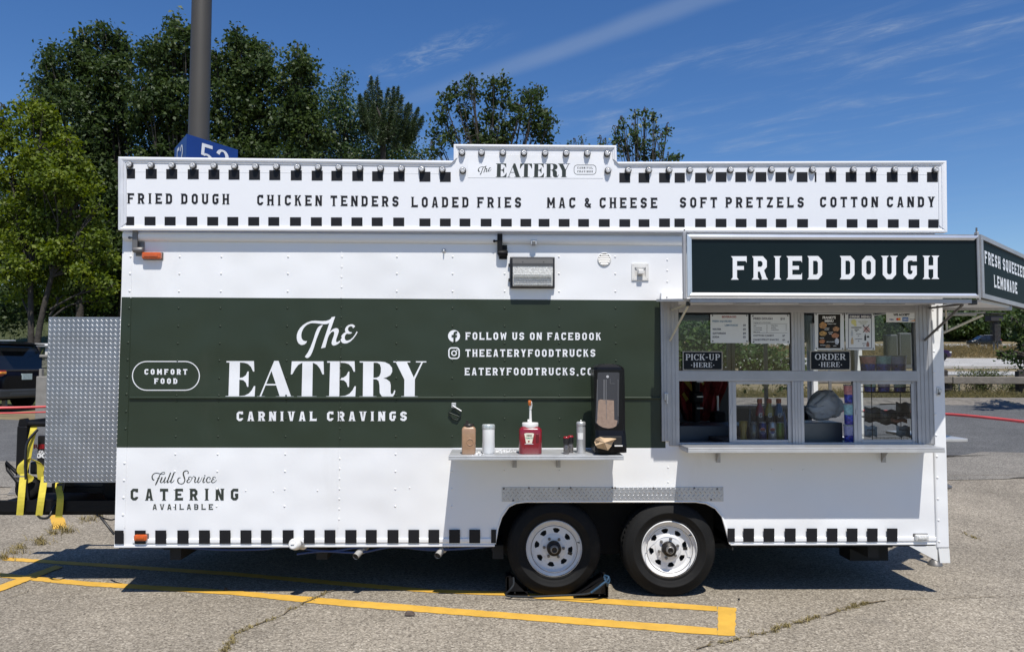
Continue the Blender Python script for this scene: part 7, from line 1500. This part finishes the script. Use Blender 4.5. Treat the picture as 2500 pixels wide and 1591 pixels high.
# ------------------------------------------------------------------ timber barrier, chain link, scrub, sign post
YT = 14.0
t = thing('timber_barrier', 'weathered timber guard rail on dark square posts beyond the car park', 'guard rail', (P(2400, 950, YT).x, YT, tz(YT)))
a, b = P(2302, 938, YT), P(2560, 918, YT); zr0, zr1 = P(2400, 937, YT).z, P(2400, 919, YT).z
o = MB(); xx = P(2322, 930, YT).x; o.box(xx, xx + 4.5, YT - .10, YT + .02, zr0, zr1, 0, .02); o.build('rail', M_WOOD, t); o = MB(); o.box(xx - 3.6, xx - .015, YT - .10, YT + .02, zr0 + .01, zr1 + .01, 0, .02); o.build('rail', M_WOOD, t)
M_POSTW = mat('dark_timber', (.035, .030, .026), .85, 0, (5, .3), (20, .5, .02))
for px in (2309, 2498): p = P(px, 930, YT); o = MB(); o.box(p.x - .085, p.x + .085, YT + .03, YT + .2, tz(YT) - .1, zr1 + .14, 0, .015); o.prism([(p.x - .085, YT + .03, zr1 + .141), (p.x + .085, YT + .03, zr1 + .141), (p.x + .085, YT + .115, zr1 + .18), (p.x - .085, YT + .115, zr1 + .18)], (0, .0, -.02)); o.build('post', M_POSTW, t)
p = P(2316, 945, YT); o = MB(); o.box(p.x - .10, p.x + .10, YT - .02, YT + .03, zr0 - .16, zr0 - .005, 0, .01); o.build('bracket_block', M_POSTW, t)
YC = 15.4; M_WIRE = mat('galvanised_wire', (.36, .37, .37), .5, .4, (9, .2))
t = thing('chain_link_fence', 'low chain link fence standing behind the timber guard rail', 'fence', (P(2400, 930, YC).x, YC, tz(YC)))
zc1 = P(2400, 912, YC).z; zc0 = tz(YC) + .05; xs, xe = P(2150, 900, YC).x, P(2570, 900, YC).x
o = MB(); o.tube([(xs, YC, zc1 - .03), (xe, YC, zc1 - .03)], .022, 8); o.build('top_rail', M_WIRE, t)
for px in (2190, 2342, 2495): p = P(px, 920, YC); o = MB(); o.tube([(p.x, YC + .03, tz(YC) - .1), (p.x, YC + .03, zc1 + .05)], .03, 8); o.build('fence_post', M_WIRE, t)
o = MB(); hh = zc1 - zc0 + .06; st = .085; x = xs - hh
def seg(xa, za, xb, zb):
    o.add([(xa - .003, YC - .01, za), (xa + .003, YC - .01, za), (xb + .003, YC - .01, zb), (xb - .003, YC - .01, zb), (xa, YC - .005, za), (xb, YC - .005, zb)], [(0, 1, 2, 3), (0, 3, 5, 4), (1, 4, 5, 2)])
while x < xe:
    for s in (1, -1):
        xa, xb = (x, x + hh * .55) if s > 0 else (x + hh * .55, x)
        if xs < min(xa, xb) and max(xa, xb) < xe: seg(xa, zc0, xb, zc0 + hh)
    x += st
o.build('mesh', M_WIRE, t)
def shrub(label, px0, px1, py0, py1, Y, n, m, leaf=.055):
    a, b = P(px0, py1, Y), P(px1, py0, Y); cx_ = (a.x + b.x) / 2; t = thing('shrub', label, 'shrub', (cx_, Y, tz(Y)), 'scrub along the fence'); mb = MB(); C = []; rs_ = random.Random(int(px0)); zb = tz(Y)
    for _ in range(n):
        x0 = rs_.gauss(cx_, (b.x - a.x) * .16); tip = Vector((rs_.gauss(cx_, (b.x - a.x) * .30), Y + rs_.uniform(-.3, .3), zb + (b.z - zb) * rs_.uniform(.5, 1.0))); q = Vector((x0, Y, zb - .02)); mid = q.lerp(tip, .5) + Vector((0, 0, .1)); mb.tube([q, mid, tip], [.010, .007, .003], 4, 0, True, False)
        for _ in range(46): u = rs_.uniform(.2, 1); c = (q.lerp(mid, u * 2) if u < .5 else mid.lerp(tip, u * 2 - 1)); C.append((c.x + rs_.gauss(0, .06), c.y + rs_.gauss(0, .06), c.z + rs_.gauss(0, .05)))
    C = np.array(C); mb.build('stems', M_BARK, t); leaves('foliage', C, rng.normal(size=C.shape) + np.array([0, -.2, .6]), leaf, m, t, .5)
shrub('tall grey green shrub growing through the chain link fence', 2340, 2450, 892, 968, YC - .35, 40, M_SHRUB); shrub('thin low shrub beside the dark barrier post near the trailer', 2300, 2345, 925, 972, YC - .5, 10, M_SHRUB); shrub('sparse low shrub at the right end of the chain link fence', 2430, 2500, 930, 970, YC - .4, 12, M_SHRUB)
YQ = 84.0; t = thing('roadside_post', 'dark louvred signal box on a thin post between the carriageways', 'sign post', (P(2430, 860, YQ).x, YQ, tz(YQ)))
o = MB()
for px in (2427, 2436): p = P(px, 840, YQ); o.box(p.x - .06, p.x + .06, YQ, YQ + .12, tz(YQ) - .1, P(px, 770, YQ).z)
o.build('post', M_GREY, t); o = MB(); a, b = P(2424, 832, YQ), P(2437, 777, YQ)
n_ = 18
for k in range(n_): z0 = a.z + (b.z - a.z) * k / n_; o.box(a.x, b.x, YQ - .4, YQ + .5, z0, z0 + (b.z - a.z) / n_ * .72, 0, .02)
a, b = P(2412, 784, YQ), P(2441, 770, YQ); o.box(a.x, b.x, YQ - .6, YQ + .6, a.z, b.z, 0, .03); a, b = P(2410, 772, YQ), P(2446, 765, YQ); o.box(a.x, b.x, YQ - .8, YQ + .8, b.z - .12, b.z, 0, .03); o.build('signal_box', mat('dark_box_metal', (.028, .026, .028), .6, 0, (6, .2)), t)
# ------------------------------------------------------------------ red barrier tape
M_TAPE = mat('red_tape', (.72, .10, .10), .5, 0, (2, .15))
def tape(label, pts, w):
    mb = MB(); q = [P(*p) for p in smooth(pts, 6)]; q = [Vector(v) for v in q]; vs = []
    for i, v in enumerate(q): tw = .35 * math.sin(i * .4); vs += [v + Vector((0, w * tw, w)), v - Vector((0, w * tw, w)), v + Vector((0, w * tw + .002, w)), v + Vector((0, -w * tw + .002, -w))]
    f = []
    for i in range(len(q) - 1): k = 4 * i; f += [(k, k + 1, k + 5, k + 4), (k + 3, k + 2, k + 6, k + 7), (k, k + 4, k + 6, k + 2), (k + 1, k + 3, k + 7, k + 5)]
    mb.add(vs, f, 0, True); tag(mb.build('barrier_tape', M_TAPE), label, 'barrier tape', 'red tape strung across the car park')
tape('upper red tape running in from the left edge behind the tread plate', [(-80, 995.5, 3.4), (40, 994.5, 3.6), (160, 991, 3.9), (300, 988, 4.4)], .014)
tape('lower thinner red tape under the first one at the left edge', [(-80, 1009, 3.2), (40, 1007.5, 3.5), (160, 1004, 3.9), (300, 1000, 4.4)], .009)
tape('red tape sagging across the grey road to the right of the trailer', [(1900, 1003, 8.6), (2100, 1002, 8.0), (2300, 1010, 7.0), (2400, 1018, 6.3), (2500, 1029, 5.6), (2620, 1043, 4.9)], .022)
p = P(2306, 1182, .9); t = thing('stool', 'dark round stool top peeking out behind the white corner post', 'stool', (p.x, .9, 0)); o = MB(); o.lathe([(.06, -.03), (.14, -.02), (.145, -.006), (.12, .006), (.0005, .010)], (p.x - .10, .9, p.z), 'Z', 26); o.build('seat', M_GREY, t)
o = MB(); o.tube([(p.x - .10, .9, .012), (p.x - .10, .9, p.z - .02)], .025, 10); o.lathe([(.06, .006), (.055, .02), (.03, .05)], (p.x - .10, .9, 0), 'Z', 24); o.build('pedestal', M_GREY, t)
# ------------------------------------------------------------------ the far wood, dry verge grass
C, Nn, T = [], [], []
rs = random.Random(21); lob = []
for i in range(330):
    x = rs.uniform(10, 122); y = rs.uniform(127, 158); h = rs.uniform(3.5, 9.5) + (y - 127) * .25; r_ = rs.uniform(1.6, 3.4); lob.append((x, y, tz(y) + h * rs.uniform(.10, .85), r_, r_, r_ * rs.uniform(.8, 1.3)))
for i in range(110):
    x = rs.uniform(-150, 12); y = rs.uniform(125, 160); r_ = rs.uniform(2.2, 4.2); lob.append((x, y, tz(y, x) + rs.uniform(.5, 7.0), r_, r_, r_ * 1.1))
for i in range(26):
    x = rs.uniform(-30, 6); y = rs.uniform(40, 60); lob.append((x, y, tz(y, x) + rs.uniform(.6, 4.5), 1.6, 1.6, 1.8))
C, Nn, T = cloud(lob, 13, .55, 16, .5, .5); struct(leaves('far_woods', C, Nn, .60, M_FAR, None, .65, T), 'stuff')
# tree and hedge seen through the trailer's windows
tree('hedge_tree', 'sunlit leafy bush seen through the pick-up window and the far window', (gx(1700, 8.0), 8.0), [(1680, 830, 40, 50), (1730, 850, 40, 50), (1780, 860, 50, 50), (1850, 880, 60, 50), (1650, 880, 40, 40), (1920, 900, 60, 40), (1700, 800, 40, 30)], 8.0, m=M_FAR, leaf=.09, per=15, cl_r=.14, dens=420, trunk_r=.04, fork=.2, yj=.3, group=None)
n = 30000; gxs = rng.uniform(3, 46, n); gys = rng.uniform(70.5, 103.5, n); gxs = rng.uniform(20, 85, n); C = np.stack([gxs, gys, np.array([tz(v) for v in gys]) + rng.random(n) ** 2 * .6], 1); Nn = rng.normal(size=(n, 3)) * np.array([1, 1, .15]); struct(leaves('verge_grass', C, Nn, .75, leaf_mat('dry_grass', (.19, .145, .06), .35, .7), None, .07), 'stuff')
n = 26000; gxs = rng.uniform(3, 30, n); gys = 12.7 + np.abs(rng.normal(0, 1.4, n)); C = np.stack([gxs, gys, np.array([tz(v) for v in gys]) + rng.random(n) ** 2 * .14], 1); struct(leaves('kerb_grass', C, rng.normal(size=(n, 3)) * np.array([1, 1, .15]), .20, MATS.get('x') or leaf_mat('kerb_grass_blade', (.17, .15, .06), .35, .7), None, .07), 'stuff')
n = 16000; gxs = rng.uniform(-34, -7, n); gys = rng.uniform(17, 36, n); C = np.stack([gxs, gys, np.array([bank(a, b) for a, b in zip(gxs, gys)]) + rng.random(n) ** 2 * .3], 1); struct(leaves('bank_grass_tufts', C, rng.normal(size=(n, 3)) * np.array([1, 1, .15]), .30, M_GRASS, None, .08), 'stuff')
